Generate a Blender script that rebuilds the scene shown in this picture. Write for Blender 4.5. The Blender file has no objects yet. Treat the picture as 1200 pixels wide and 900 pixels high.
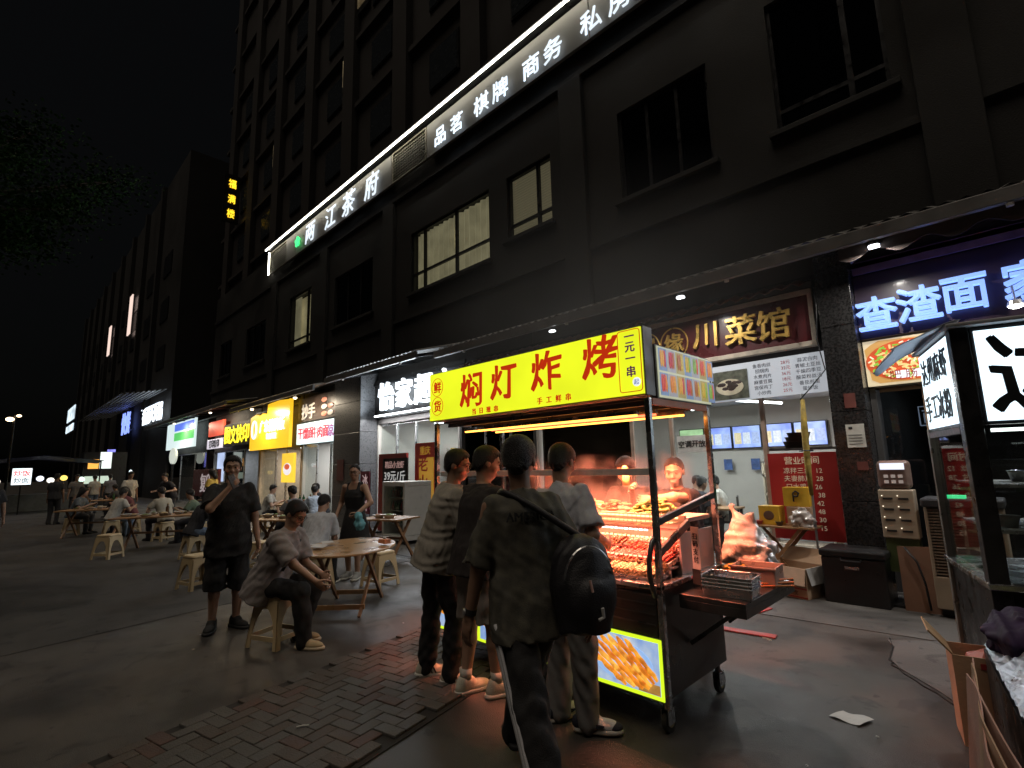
import bpy, bmesh, math, random
import numpy as np
from mathutils import Vector, Matrix
random.seed(7); np.random.seed(7)
SC = bpy.context.scene
COL = SC.collection
RAD = math.radians
# ------------------------------------------------------------------ camera
EYE = 1.62
def setup_camera(f_px=598.0, pitch=9.0, roll=1.5, yaw=44.7):
    a, p, r = RAD(yaw), RAD(pitch), RAD(roll)
    F = Vector((-math.sin(a)*math.cos(p), math.cos(a)*math.cos(p), math.sin(p)))
    Rt = Vector((math.cos(a), math.sin(a), 0)); U = Rt.cross(F)
    R2 = Rt*math.cos(r) - U*math.sin(r); U2 = Rt*math.sin(r) + U*math.cos(r)
    cam = bpy.data.cameras.new('camera'); ob = bpy.data.objects.new('camera', cam); COL.objects.link(ob)
    cam.sensor_width = 36; cam.sensor_fit = 'HORIZONTAL'; cam.lens = 36*f_px/1200
    cam.clip_start = .05; cam.clip_end = 2000
    m = Matrix((R2, U2, -F)).transposed().to_4x4(); m.translation = Vector((0, 0, EYE))
    ob.matrix_world = m; SC.camera = ob
setup_camera()
# ------------------------------------------------------------------ night sky, faint moon-like sun, exposure
W = bpy.data.worlds.new('World'); SC.world = W; W.use_nodes = True
nt = W.node_tree; bg = nt.nodes['Background']
sky = nt.nodes.new('ShaderNodeTexSky'); sky.sky_type = 'NISHITA'; sky.sun_disc = False
sky.sun_elevation = RAD(73); sky.sun_rotation = RAD(190); sky.air_density = 1.6; sky.dust_density = 4
hs = nt.nodes.new('ShaderNodeHueSaturation'); hs.inputs['Saturation'].default_value = .35
nt.links.new(sky.outputs[0], hs.inputs['Color']); nt.links.new(hs.outputs[0], bg.inputs[0])
bg.inputs[1].default_value = .00024
sl = bpy.data.lights.new('sun', 'SUN'); sl.energy = .28; sl.angle = RAD(40); sl.color = (1, .86, .70)
so = bpy.data.objects.new('sun', sl); COL.objects.link(so)
so.rotation_euler = (RAD(17), 0, RAD(10))
VS = SC.view_settings
VS.view_transform = 'Standard'; VS.look = 'None'; VS.gamma = 1; VS.exposure = 1.3; VS.use_curve_mapping = False
SC.cycles.use_denoising = True
SC.cycles.max_bounces = 6; SC.cycles.transparent_max_bounces = 16; SC.cycles.caustics_reflective = False; SC.cycles.caustics_refractive = False
SC.cycles.sample_clamp_indirect = 4
# ------------------------------------------------------------------ materials
MATS = {}
def lin(h):
    v = [int(h[i:i+2], 16)/255 for i in (0, 2, 4)]
    return tuple(((c+.055)/1.055)**2.4 if c > .04045 else c/12.92 for c in v)
def M(name, col, rough=.6, metal=0., var=.18, scale=9., bump=.0, bscale=60., coat=0., detail=4, col2=None, rvar=.15, trans=0.):
    if name in MATS: return MATS[name]
    if isinstance(col, str): col = lin(col)
    m = bpy.data.materials.new(name); m.use_nodes = True; MATS[name] = m
    n = m.node_tree.nodes; L = m.node_tree.links; b = n['Principled BSDF']
    tc = n.new('ShaderNodeTexCoord'); nz = n.new('ShaderNodeTexNoise')
    nz.inputs['Scale'].default_value = scale; nz.inputs['Detail'].default_value = detail
    L.new(tc.outputs['Object'], nz.inputs['Vector'])
    rp = n.new('ShaderNodeValToRGB'); rp.color_ramp.elements[0].position = .3; rp.color_ramp.elements[1].position = .72
    c2 = col2 if col2 is not None else tuple(min(1, c*(1+var)) for c in col)
    if isinstance(c2, str): c2 = lin(c2)
    c1 = tuple(c*(1-var) for c in col)
    rp.color_ramp.elements[0].color = (*c1, 1); rp.color_ramp.elements[1].color = (*c2, 1)
    L.new(nz.outputs['Fac'], rp.inputs['Fac']); L.new(rp.outputs['Color'], b.inputs['Base Color'])
    mr = n.new('ShaderNodeMapRange'); mr.inputs['From Min'].default_value = .3; mr.inputs['From Max'].default_value = .7
    mr.inputs['To Min'].default_value = max(.03, rough-rvar); mr.inputs['To Max'].default_value = min(1, rough+rvar)
    L.new(nz.outputs['Fac'], mr.inputs['Value']); L.new(mr.outputs[0], b.inputs['Roughness'])
    b.inputs['Metallic'].default_value = metal
    if coat: b.inputs['Coat Weight'].default_value = coat; b.inputs['Coat Roughness'].default_value = .12
    if trans: b.inputs['Transmission Weight'].default_value = trans
    if bump:
        n2 = n.new('ShaderNodeTexNoise'); n2.inputs['Scale'].default_value = bscale; n2.inputs['Detail'].default_value = 5
        L.new(tc.outputs['Object'], n2.inputs['Vector'])
        bp = n.new('ShaderNodeBump'); bp.inputs['Strength'].default_value = bump; bp.inputs['Distance'].default_value = .02
        L.new(n2.outputs['Fac'], bp.inputs['Height']); L.new(bp.outputs['Normal'], b.inputs['Normal'])
    return m
def EM(name, col, s=1., var=0., scale=6., col2=None):
    """a surface that gives off light: lamp, screen, back-lit sign, or light put into a colour"""
    if name in MATS: return MATS[name]
    if isinstance(col, str): col = lin(col)
    m = bpy.data.materials.new(name); m.use_nodes = True; MATS[name] = m
    n = m.node_tree.nodes; L = m.node_tree.links; b = n['Principled BSDF']
    b.inputs['Base Color'].default_value = (*[min(.7, c*.6) for c in col], 1); b.inputs['Roughness'].default_value = .35
    b.inputs['Emission Color'].default_value = (*col, 1); b.inputs['Emission Strength'].default_value = s*.51
    if var or col2:
        tc = n.new('ShaderNodeTexCoord'); nz = n.new('ShaderNodeTexNoise'); nz.inputs['Scale'].default_value = scale
        nz.inputs['Detail'].default_value = 3
        L.new(tc.outputs['Object'], nz.inputs['Vector'])
        rp = n.new('ShaderNodeValToRGB'); rp.color_ramp.elements[0].position = .35; rp.color_ramp.elements[1].position = .65
        c2 = col2 or tuple(c*(1-var) for c in col)
        if isinstance(c2, str): c2 = lin(c2)
        rp.color_ramp.elements[0].color = (*c2, 1); rp.color_ramp.elements[1].color = (*col, 1)
        L.new(nz.outputs['Fac'], rp.inputs['Fac']); L.new(rp.outputs['Color'], b.inputs['Emission Color'])
    return m
def GLASS(name, tint=(.9, .93, .92), gl=1.0, ior=1.45, dirt=.0):
    if name in MATS: return MATS[name]
    m = bpy.data.materials.new(name); m.use_nodes = True; MATS[name] = m
    n = m.node_tree.nodes; L = m.node_tree.links; n.remove(n['Principled BSDF'])
    out = [x for x in n if x.type == 'OUTPUT_MATERIAL'][0]
    t = n.new('ShaderNodeBsdfTransparent'); t.inputs[0].default_value = (*tint, 1)
    g = n.new('ShaderNodeBsdfGlossy'); g.inputs['Roughness'].default_value = .03; g.inputs[0].default_value = (gl, gl, gl, 1)
    fr = n.new('ShaderNodeFresnel'); fr.inputs[0].default_value = ior
    geo = n.new('ShaderNodeNewGeometry'); iv = n.new('ShaderNodeMath'); iv.operation = 'SUBTRACT'; iv.inputs[0].default_value = 1; L.new(geo.outputs['Backfacing'], iv.inputs[1])
    mu = n.new('ShaderNodeMath'); mu.operation = 'MULTIPLY'; L.new(fr.outputs[0], mu.inputs[0]); L.new(iv.outputs[0], mu.inputs[1])
    mx = n.new('ShaderNodeMixShader'); L.new(mu.outputs[0], mx.inputs[0]); L.new(t.outputs[0], mx.inputs[1]); L.new(g.outputs[0], mx.inputs[2])
    last = mx
    if dirt:
        d = n.new('ShaderNodeBsdfDiffuse'); d.inputs[0].default_value = (.5, .5, .48, 1)
        nz = n.new('ShaderNodeTexNoise'); nz.inputs['Scale'].default_value = 5; nz.inputs['Detail'].default_value = 6
        mm = n.new('ShaderNodeMath'); mm.operation = 'MULTIPLY'; mm.inputs[1].default_value = dirt
        L.new(nz.outputs['Fac'], mm.inputs[0])
        m2 = n.new('ShaderNodeMixShader'); L.new(mm.outputs[0], m2.inputs[0]); L.new(mx.outputs[0], m2.inputs[1]); L.new(d.outputs[0], m2.inputs[2]); last = m2
    L.new(last.outputs[0], out.inputs['Surface'])
    return m
# ------------------------------------------------------------------ mesh collector
class MB:
    def __init__(s): s.v = []; s.f = []; s.mi = []; s.cur = 0
    def add(s, vs, fs):
        k = len(s.v); s.v.extend([tuple(p) for p in vs]); s.f.extend([tuple(i+k for i in f) for f in fs]); s.mi.extend([s.cur]*len(fs)); return s
    def box(s, x0, x1, y0, y1, z0, z1, T=None):
        vs = [Vector((x, y, z)) for x in (x0, x1) for y in (y0, y1) for z in (z0, z1)]
        if T is not None: vs = [T @ p for p in vs]
        return s.add(vs, [(0, 1, 3, 2), (4, 6, 7, 5), (0, 4, 5, 1), (2, 3, 7, 6), (0, 2, 6, 4), (1, 5, 7, 3)])
    def bar(s, a, b, w, h=None, up=(0, 0, 1)):
        a, b = Vector(a), Vector(b); h = h or w; d = (b-a).normalized(); u = Vector(up)
        if abs(d.dot(u)) > .95: u = Vector((0, 1, 0))
        r = d.cross(u).normalized(); u = r.cross(d)
        vs = [p + r*(i*w/2) + u*(j*h/2) for p in (a, b) for i, j in ((-1, -1), (1, -1), (1, 1), (-1, 1))]
        return s.add(vs, [(0, 3, 2, 1), (4, 5, 6, 7), (0, 1, 5, 4), (1, 2, 6, 5), (2, 3, 7, 6), (3, 0, 4, 7)])
    def cyl(s, a, b, r0, r1=None, n=12, cap=True):
        a, b = Vector(a), Vector(b); r1 = r0 if r1 is None else r1; d = (b-a).normalized()
        u = d.orthogonal().normalized(); w = d.cross(u)
        vs = [p + (u*math.cos(t) + w*math.sin(t))*r for p, r in ((a, r0), (b, r1)) for t in [2*math.pi*i/n for i in range(n)]]
        fs = [(i, (i+1) % n, n+(i+1) % n, n+i) for i in range(n)]
        if cap: fs += [tuple(range(n-1, -1, -1)), tuple(range(n, 2*n))]
        return s.add(vs, fs)
    def tube(s, pts, r, n=8):
        pts = [Vector(p) for p in pts]; k = len(s.v); N = len(pts); vs = []
        rr = r if isinstance(r, (list, tuple)) else [r]*N
        for i, p in enumerate(pts):
            d = (pts[min(i+1, N-1)] - pts[max(i-1, 0)]).normalized()
            u = d.orthogonal().normalized() if i == 0 else (u - d*u.dot(d)).normalized()
            w = d.cross(u)
            vs += [p + (u*math.cos(2*math.pi*j/n) + w*math.sin(2*math.pi*j/n))*rr[i] for j in range(n)]
        fs = [(i*n+j, i*n+(j+1) % n, (i+1)*n+(j+1) % n, (i+1)*n+j) for i in range(N-1) for j in range(n)]
        fs += [tuple(range(n-1, -1, -1)), tuple(range((N-1)*n, N*n))]
        return s.add(vs, fs)
    def prism(s, poly, d):
        """poly: 3d points in order; d: extrusion vector"""
        d = Vector(d); poly = [Vector(p) for p in poly]; n = len(poly)
        return s.add(poly + [p+d for p in poly], [tuple(range(n-1, -1, -1)), tuple(range(n, 2*n))] + [(i, (i+1) % n, n+(i+1) % n, n+i) for i in range(n)])
    def lathe(s, prof, c, n=24):
        c = Vector(c); vs = [c + Vector((r*math.cos(2*math.pi*j/n), r*math.sin(2*math.pi*j/n), z)) for r, z in prof for j in range(n)]
        k = len(prof); fs = [(i*n+j, i*n+(j+1) % n, (i+1)*n+(j+1) % n, (i+1)*n+j) for i in range(k-1) for j in range(n)]
        fs += [tuple(range(n-1, -1, -1)), tuple(range((k-1)*n, k*n))]
        return s.add(vs, fs)
    def blob(s, c, r, n=6, jit=0., T=None):
        c = Vector(c); r = (r, r, r) if not hasattr(r, '__len__') else r; vs = []; fs = []; m = n*2
        for i in range(1, n):
            for j in range(m):
                t, p = math.pi*i/n, 2*math.pi*j/m; q = 1+random.uniform(-jit, jit)
                vs.append(Vector((r[0]*math.sin(t)*math.cos(p)*q, r[1]*math.sin(t)*math.sin(p)*q, r[2]*math.cos(t)*q)))
        vs += [Vector((0, 0, r[2])), Vector((0, 0, -r[2]))]
        for i in range(n-2):
            for j in range(m): fs.append((i*m+j, (i+1)*m+j, (i+1)*m+(j+1) % m, i*m+(j+1) % m))
        a = (n-1)*m
        for j in range(m): fs += [(a, j, (j+1) % m), (a+1, (n-2)*m+(j+1) % m, (n-2)*m+j)]
        if T is not None: vs = [T @ p for p in vs]
        return s.add([p+c for p in vs], fs)
    def grid(s, fn, nu, nv):
        vs = [fn(i/nu, j/nv) for i in range(nu+1) for j in range(nv+1)]
        return s.add(vs, [(i*(nv+1)+j, (i+1)*(nv+1)+j, (i+1)*(nv+1)+j+1, i*(nv+1)+j+1) for i in range(nu) for j in range(nv)])
    def build(s, name, mat, parent=None, local=False, smooth=False, bevel=0., seg=2, solid=0.):
        me = bpy.data.meshes.new(name)
        vs = s.v
        if parent is not None and not local:
            inv = parent.matrix_basis.inverted()
            g = parent.parent
            while g is not None: inv = inv @ g.matrix_basis.inverted(); g = g.parent
            vs = [tuple(inv @ Vector(p)) for p in vs]
        me.from_pydata(vs, [], s.f)
        for mm in (mat if isinstance(mat, (list, tuple)) else [mat]): me.materials.append(mm)
        if isinstance(mat, (list, tuple)): me.polygons.foreach_set('material_index', s.mi)
        if smooth: me.polygons.foreach_set('use_smooth', [True]*len(s.f))
        me.validate(); me.update()
        bm = bmesh.new(); bm.from_mesh(me); bmesh.ops.recalc_face_normals(bm, faces=bm.faces); bm.to_mesh(me); bm.free()
        o = bpy.data.objects.new(name, me); COL.objects.link(o)
        if parent is not None: o.parent = parent
        if solid: md = o.modifiers.new('solid', 'SOLIDIFY'); md.thickness = solid; md.offset = 0
        if bevel: md = o.modifiers.new('bevel', 'BEVEL'); md.width = bevel; md.segments = seg; md.limit_method = 'ANGLE'
        return o
def tag(o, label, cat=None, group=None, kind=None):
    if label: o['label'] = label
    if cat: o['category'] = cat
    if group: o['group'] = group
    if kind: o['kind'] = kind
    return o
def thing(name, label, cat, loc=(0, 0, 0), rz=0., group=None):
    o = bpy.data.objects.new(name, None); COL.objects.link(o); o.empty_display_size = .1
    o.location = loc; o.rotation_euler = (0, 0, RAD(rz))
    o.matrix_basis = Matrix.Translation(loc) @ Matrix.Rotation(RAD(rz), 4, 'Z')
    return tag(o, label, cat, group)
def struct(o): o['kind'] = 'structure'; return o
def copy_tree(o, parent=None):
    c = o.copy(); COL.objects.link(c)
    if parent is not None: c.parent = parent
    for ch in list(o.children): copy_tree(ch, c)
    return c
def B(name, mat, parent, *dims, bevel=0., **k):
    return MB().box(*dims).build(name, mat, parent, bevel=bevel, **k)
# ------------------------------------------------------------------ lettering (built-in font)
def TXT(body, size, mat, parent, c, right=(1, 0, 0), up=(0, 0, 1), ext=.004, off=0., name='lettering', sx=1., shear=0., jit=0., bold=0., space=1., line=1.0, align='CENTER', local=False):
    if len(body) > 1 and '\n' not in body and size >= .05 and not (.058 < size < .09) and body.strip() == body:
        # larger inscriptions: every character is a piece of its own
        adv = [size*space*(.98 if ord(q) > 255 else .56)*sx for q in body]; x = -sum(adv)/2
        for q, a_ in zip(body, adv):
            if q != ' ': last = TXT(q, size, mat, parent, tuple(Vector(c)+Vector(right).normalized()*(x+a_/2)), right, up, ext, off, 'letter' if name == 'lettering' else name, sx, shear, jit, 0, 1, 1, 'CENTER', local)
            x += a_
        return last
    if '\n' in body:
        # each line of a longer text is a piece of its own
        rows = body.split('\n'); n_ = len(rows)
        for i_, q in enumerate(rows): last = TXT(q, size, mat, parent, tuple(Vector(c)+Vector(up).normalized()*size*1.12*line*((n_-1)/2-i_)), right, up, ext, off, name if len(q) > 1 else 'letter', sx, shear, jit, 0, space, 1, 'CENTER', local)
        return last
    cu = bpy.data.curves.new('t', 'FONT'); cu.body = body; cu.size = size; cu.extrude = ext; cu.offset = 0
    cu.align_x = align; cu.align_y = 'CENTER'; cu.shear = shear; cu.space_character = space; cu.space_line = line; cu.resolution_u = 2
    ob = bpy.data.objects.new('t', cu); COL.objects.link(ob)
    dg = bpy.context.evaluated_depsgraph_get(); me = bpy.data.meshes.new_from_object(ob.evaluated_get(dg))
    bpy.data.objects.remove(ob); bpy.data.curves.remove(cu)
    r = Vector(right).normalized(); u = Vector(up).normalized(); nrm = r.cross(u)
    co = np.empty(len(me.vertices)*3, 'f4'); me.vertices.foreach_get('co', co); co = co.reshape(-1, 3)
    if len(co) and align == 'CENTER':
        co[:, 0] -= (co[:, 0].min()+co[:, 0].max())/2; co[:, 1] -= (co[:, 1].min()+co[:, 1].max())/2
    bw = off*size
    if jit:
        q = co/size*7
        co[:, 0] += jit*size*np.sin(q[:, 1]*1.7+np.sin(q[:, 0]*1.3)*2); co[:, 1] += jit*size*np.sin(q[:, 0]*1.9+1+np.sin(q[:, 1]*1.1)*2)
    R3 = np.array([r*sx, u, nrm]); w = co @ R3 + np.array(Vector(c))
    if parent is not None and not local:
        inv = parent.matrix_basis.inverted(); g = parent.parent
        while g is not None: inv = inv @ g.matrix_basis.inverted(); g = g.parent
        A = np.array(inv); w = w @ A[:3, :3].T + A[:3, 3]
    if bw and len(w):
        # heavier strokes: shifted copies of the glyphs, each a hair deeper
        fs = [tuple(p.vertices) for p in me.polygons]; n0 = len(w); W2 = []; F2 = []
        A3 = np.eye(3)
        if parent is not None and not local: A3 = A[:3, :3]
        for i, (dx, dy) in enumerate(((0, 0), (1, .6), (-1, .6), (.6, -1), (-.6, -1), (1, -.3), (-1, -.3))):
            sh = (np.array(r)*dx*bw+np.array(u)*dy*bw-np.array(nrm)*i*.0006) @ A3.T
            W2.append(w+sh); F2 += [tuple(j+i*n0 for j in f_) for f_ in fs]
        bpy.data.meshes.remove(me); me = bpy.data.meshes.new('t'); w = np.concatenate(W2); me.from_pydata([(0, 0, 0)]*len(w), [], F2)
    me.vertices.foreach_set('co', w.astype('f4').ravel()); me.materials.clear(); me.materials.append(mat); me.update()
    o = bpy.data.objects.new(name, me); COL.objects.link(o)
    if parent is not None: o.parent = parent
    return o
def LAMP(name, parent, loc, sx, sy, power, col, rot=(0, 0, 0), spread=180):
    """light-giving face of a modelled lamp"""
    l = bpy.data.lights.new(name, 'AREA'); l.shape = 'RECTANGLE'; l.size = sx; l.size_y = sy; l.energy = power; l.color = col; l.spread = RAD(spread)
    o = bpy.data.objects.new(name, l); COL.objects.link(o); o.parent = parent
    pm = parent.matrix_basis.inverted() if parent is not None else Matrix()
    o.matrix_basis = pm @ (Matrix.Translation(loc) @ Matrix.Rotation(rot[2], 4, 'Z') @ Matrix.Rotation(rot[1], 4, 'Y') @ Matrix.Rotation(rot[0], 4, 'X'))
    return o
# ------------------------------------------------------------------ people: smooth implicit bodies turned into one continuous mesh
def V3(*a): return np.array(a, float)
def nrm(v): v = np.asarray(v, float); return v/(np.linalg.norm(v)+1e-9)
class Vox:
    def __init__(s, lo, hi, h):
        s.lo = np.array(lo, float); s.h = h; s.n = np.ceil((np.array(hi)-s.lo)/h).astype(int)+1
        s.d = np.full(s.n, .5, 'f4')
    def sub(s, lo, hi):
        a = np.clip(np.floor((np.array(lo)-s.lo)/s.h).astype(int), 0, s.n-1); b = np.clip(np.ceil((np.array(hi)-s.lo)/s.h).astype(int)+1, 1, s.n)
        sl = tuple(slice(i, j) for i, j in zip(a, b))
        g = [(np.arange(i, j)*s.h+l).astype('f4') for i, j, l in zip(a, b, s.lo)]
        return sl, g[0][:, None, None], g[1][None, :, None], g[2][None, None, :]
    def mix(s, sl, d, k, op):
        o = s.d[sl]
        if op == 'u':
            if k: t = np.maximum(k-np.abs(o-d), 0)/k; s.d[sl] = np.minimum(o, d)-t*t*k*.25
            else: s.d[sl] = np.minimum(o, d)
        else:
            d = -d
            if k: t = np.maximum(k-np.abs(o-d), 0)/k; s.d[sl] = np.maximum(o, d)+t*t*k*.25
            else: s.d[sl] = np.maximum(o, d)
    def cone(s, a, b, ra, rb, k=.02, op='u', flat=None):
        a, b = np.array(a, float), np.array(b, float); m = max(ra, rb)+k+.03
        sl, X, Y, Z = s.sub(np.minimum(a, b)-m, np.maximum(a, b)+m)
        ab = b-a; L = ab@ab+1e-9
        t = np.clip(((X-a[0])*ab[0]+(Y-a[1])*ab[1]+(Z-a[2])*ab[2])/L, 0, 1)
        qx, qy, qz = X-a[0]-t*ab[0], Y-a[1]-t*ab[1], Z-a[2]-t*ab[2]
        if flat is not None:
            ax, sc = flat; ax = nrm(ax); w = (qx*ax[0]+qy*ax[1]+qz*ax[2])*(sc-1); qx, qy, qz = qx+w*ax[0], qy+w*ax[1], qz+w*ax[2]
        s.mix(sl, np.sqrt(qx*qx+qy*qy+qz*qz)-(ra+(rb-ra)*t), k, op)
    def ell(s, c, r, F=None, k=.02, op='u'):
        c = np.array(c, float); r = np.array(r, float); m = r.max()+k+.03
        sl, X, Y, Z = s.sub(c-m, c+m); x, y, z = X-c[0], Y-c[1], Z-c[2]
        if F is None: u, v, w = x, y, z
        else: u, v, w = [x*q[0]+y*q[1]+z*q[2] for q in F]
        k0 = np.sqrt((u/r[0])**2+(v/r[1])**2+(w/r[2])**2); k1 = np.sqrt((u/r[0]**2)**2+(v/r[1]**2)**2+(w/r[2]**2)**2)+1e-6
        s.mix(sl, k0*(k0-1)/k1, k, op)
    def loft(s, P, r, u, f, prof, k=.03, op='u'):
        """prof: rows (t along u, right offset, front offset, half width, half depth)"""
        P = np.array(P, float); pr = np.array(prof, float); m = pr[:, 3:].max()+np.abs(pr[:, 1:3]).max()+k+.04
        e0, e1 = P+np.array(u)*pr[0, 0], P+np.array(u)*pr[-1, 0]
        sl, X, Y, Z = s.sub(np.minimum(e0, e1)-m, np.maximum(e0, e1)+m)
        x, y, z = X-P[0], Y-P[1], Z-P[2]
        t = x*u[0]+y*u[1]+z*u[2]; R = x*r[0]+y*r[1]+z*r[2]; F = x*f[0]+y*f[1]+z*f[2]
        I = lambda c: np.interp(t.ravel(), pr[:, 0], pr[:, c]).reshape(t.shape)
        a, b = I(3), I(4); p = 2.4
        q = (np.abs((R-I(1))/a)**p+np.abs((F-I(2))/b)**p)**(1/p)
        d = (q-1)*np.minimum(a, b)
        d = np.maximum(d, np.maximum(pr[0, 0]-t, t-pr[-1, 0]))
        s.mix(sl, d.astype('f4'), k, op)
    def cut(s, p, n):
        """keep the side the normal points to"""
        n = nrm(n); g = [(np.arange(m)*s.h+l).astype('f4') for m, l in zip(s.n, s.lo)]
        d = (g[0]-p[0])[:, None, None]*n[0]+(g[1]-p[1])[None, :, None]*n[1]+(g[2]-p[2])[None, None, :]*n[2]
        s.d = np.maximum(s.d, -d).astype('f4')
    def wrinkle(s, amp, fr, seed=0, stretch=(1, 1, .6)):
        rng = np.random.RandomState(seed); g = [(np.arange(m)*s.h).astype('f4') for m in s.n]
        X, Y, Z = g[0][:, None, None]*stretch[0], g[1][None, :, None]*stretch[1], g[2][None, None, :]*stretch[2]
        for i in range(3):
            k1, k2 = rng.normal(size=3)*fr*(1+i*.5), rng.normal(size=3)*fr*.5; ph = rng.rand()*6
            s.d += (amp/(1+i*.6))*np.sin(X*k1[0]+Y*k1[1]+Z*k1[2]+ph+1.6*np.sin(X*k2[0]+Y*k2[1]+Z*k2[2]))
    def mesh(s, name, mat, parent=None, mat_world=None):
        d = s.d; ins = d < 0
        c = np.zeros(np.array(d.shape)-1, 'i1')
        for i in (0, 1):
            for j in (0, 1):
                for k in (0, 1): c += ins[i:i+c.shape[0], j:j+c.shape[1], k:k+c.shape[2]]
        act = np.argwhere((c > 0) & (c < 8)); N = len(act)
        idm = np.full(c.shape, -1, 'i4'); idm[tuple(act.T)] = np.arange(N)
        pos = np.zeros((N, 3)); cnt = np.zeros(N)
        val = {o: d[act[:, 0]+o[0], act[:, 1]+o[1], act[:, 2]+o[2]] for o in [(i, j, k) for i in (0, 1) for j in (0, 1) for k in (0, 1)]}
        for o in val:
            for ax in range(3):
                if o[ax]: continue
                q = list(o); q[ax] = 1; va, vb = val[o], val[tuple(q)]; m = (va < 0) != (vb < 0)
                t = va[m]/(va[m]-vb[m]); p = np.tile(np.array(o, float), (m.sum(), 1)); p[:, ax] += t
                pos[m] += p; cnt[m] += 1
        pos = (act+pos/np.maximum(cnt, 1)[:, None])*s.h+s.lo
        quads = []
        for ax in range(3):
            a = [slice(0, -1)]*3; b = [slice(0, -1)]*3; a[ax] = slice(0, -1); b[ax] = slice(1, None)
            o1, o2 = [x for x in range(3) if x != ax]
            lo_ = np.take(ins, range(0, d.shape[ax]-1), ax); hi_ = np.take(ins, range(1, d.shape[ax]), ax)
            e = np.argwhere(lo_ != hi_); e = e[(e[:, o1] > 0) & (e[:, o2] > 0) & (e[:, o1] < d.shape[o1]-1) & (e[:, o2] < d.shape[o2]-1)]
            if not len(e): continue
            fl = lo_[tuple(e.T)]
            def cell(i, j):
                q = e.copy(); q[:, o1] -= i; q[:, o2] -= j; return idm[tuple(q.T)]
            Q = np.stack([cell(0, 0), cell(1, 0), cell(1, 1), cell(0, 1)], 1)
            rev = fl if ax != 1 else ~fl
            Q[rev] = Q[rev][:, ::-1]; quads.append(Q)
        Q = np.concatenate(quads); Q = Q[(Q >= 0).all(1)]
        # two passes of gentle smoothing
        for _ in range(1):
            acc = np.zeros_like(pos); n2 = np.zeros(N)
            for i in range(4):
                j = (i+1) % 4; np.add.at(acc, Q[:, i], pos[Q[:, j]]); np.add.at(n2, Q[:, i], 1)
            pos = pos*.5+.5*acc/np.maximum(n2, 1)[:, None]
        me = bpy.data.meshes.new(name); me.vertices.add(N); me.vertices.foreach_set('co', pos.astype('f4').ravel())
        me.loops.add(len(Q)*4); me.loops.foreach_set('vertex_index', Q.astype('i4').ravel())
        me.polygons.add(len(Q)); me.polygons.foreach_set('loop_start', np.arange(len(Q), dtype='i4')*4)
        me.polygons.foreach_set('use_smooth', np.ones(len(Q), bool)); me.materials.append(mat); me.update(calc_edges=True); me.validate()
        o = bpy.data.objects.new(name, me); COL.objects.link(o)
        if parent is not None: o.parent = parent
        return o
def ik(a, b, l1, l2, pole):
    a, b = np.array(a, float), np.array(b, float); v = b-a; L = np.linalg.norm(v)
    if L > (l1+l2)*.999: b = a+v/L*(l1+l2)*.999; v = b-a; L = np.linalg.norm(v)
    d = v/L; x = (l1*l1-l2*l2+L*L)/(2*L); h = math.sqrt(max(l1*l1-x*x, 1e-6))
    p = np.array(pole, float); p = nrm(p-d*(p@d)); return a+d*x+p*h, b
def rotv(v, ax, ang):
    return np.array(Matrix.Rotation(ang, 3, Vector(ax)) @ Vector(v))
SKIN = {k: M('skin_'+k, c, .55, var=.08, scale=14, bump=.05, bscale=120) for k, c in dict(a=(.42, .25, .17), b=(.5, .31, .22), c=(.3, .17, .11)).items()}
HAIR = M('hair_black', (.014, .011, .010), .45, var=.6, scale=90, bump=1.0, bscale=260)
EYE_M = M('eye_dark', (.02, .015, .012), .2)
RIM_M = M('spectacle_rim', (.02, .02, .02), .3)
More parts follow.
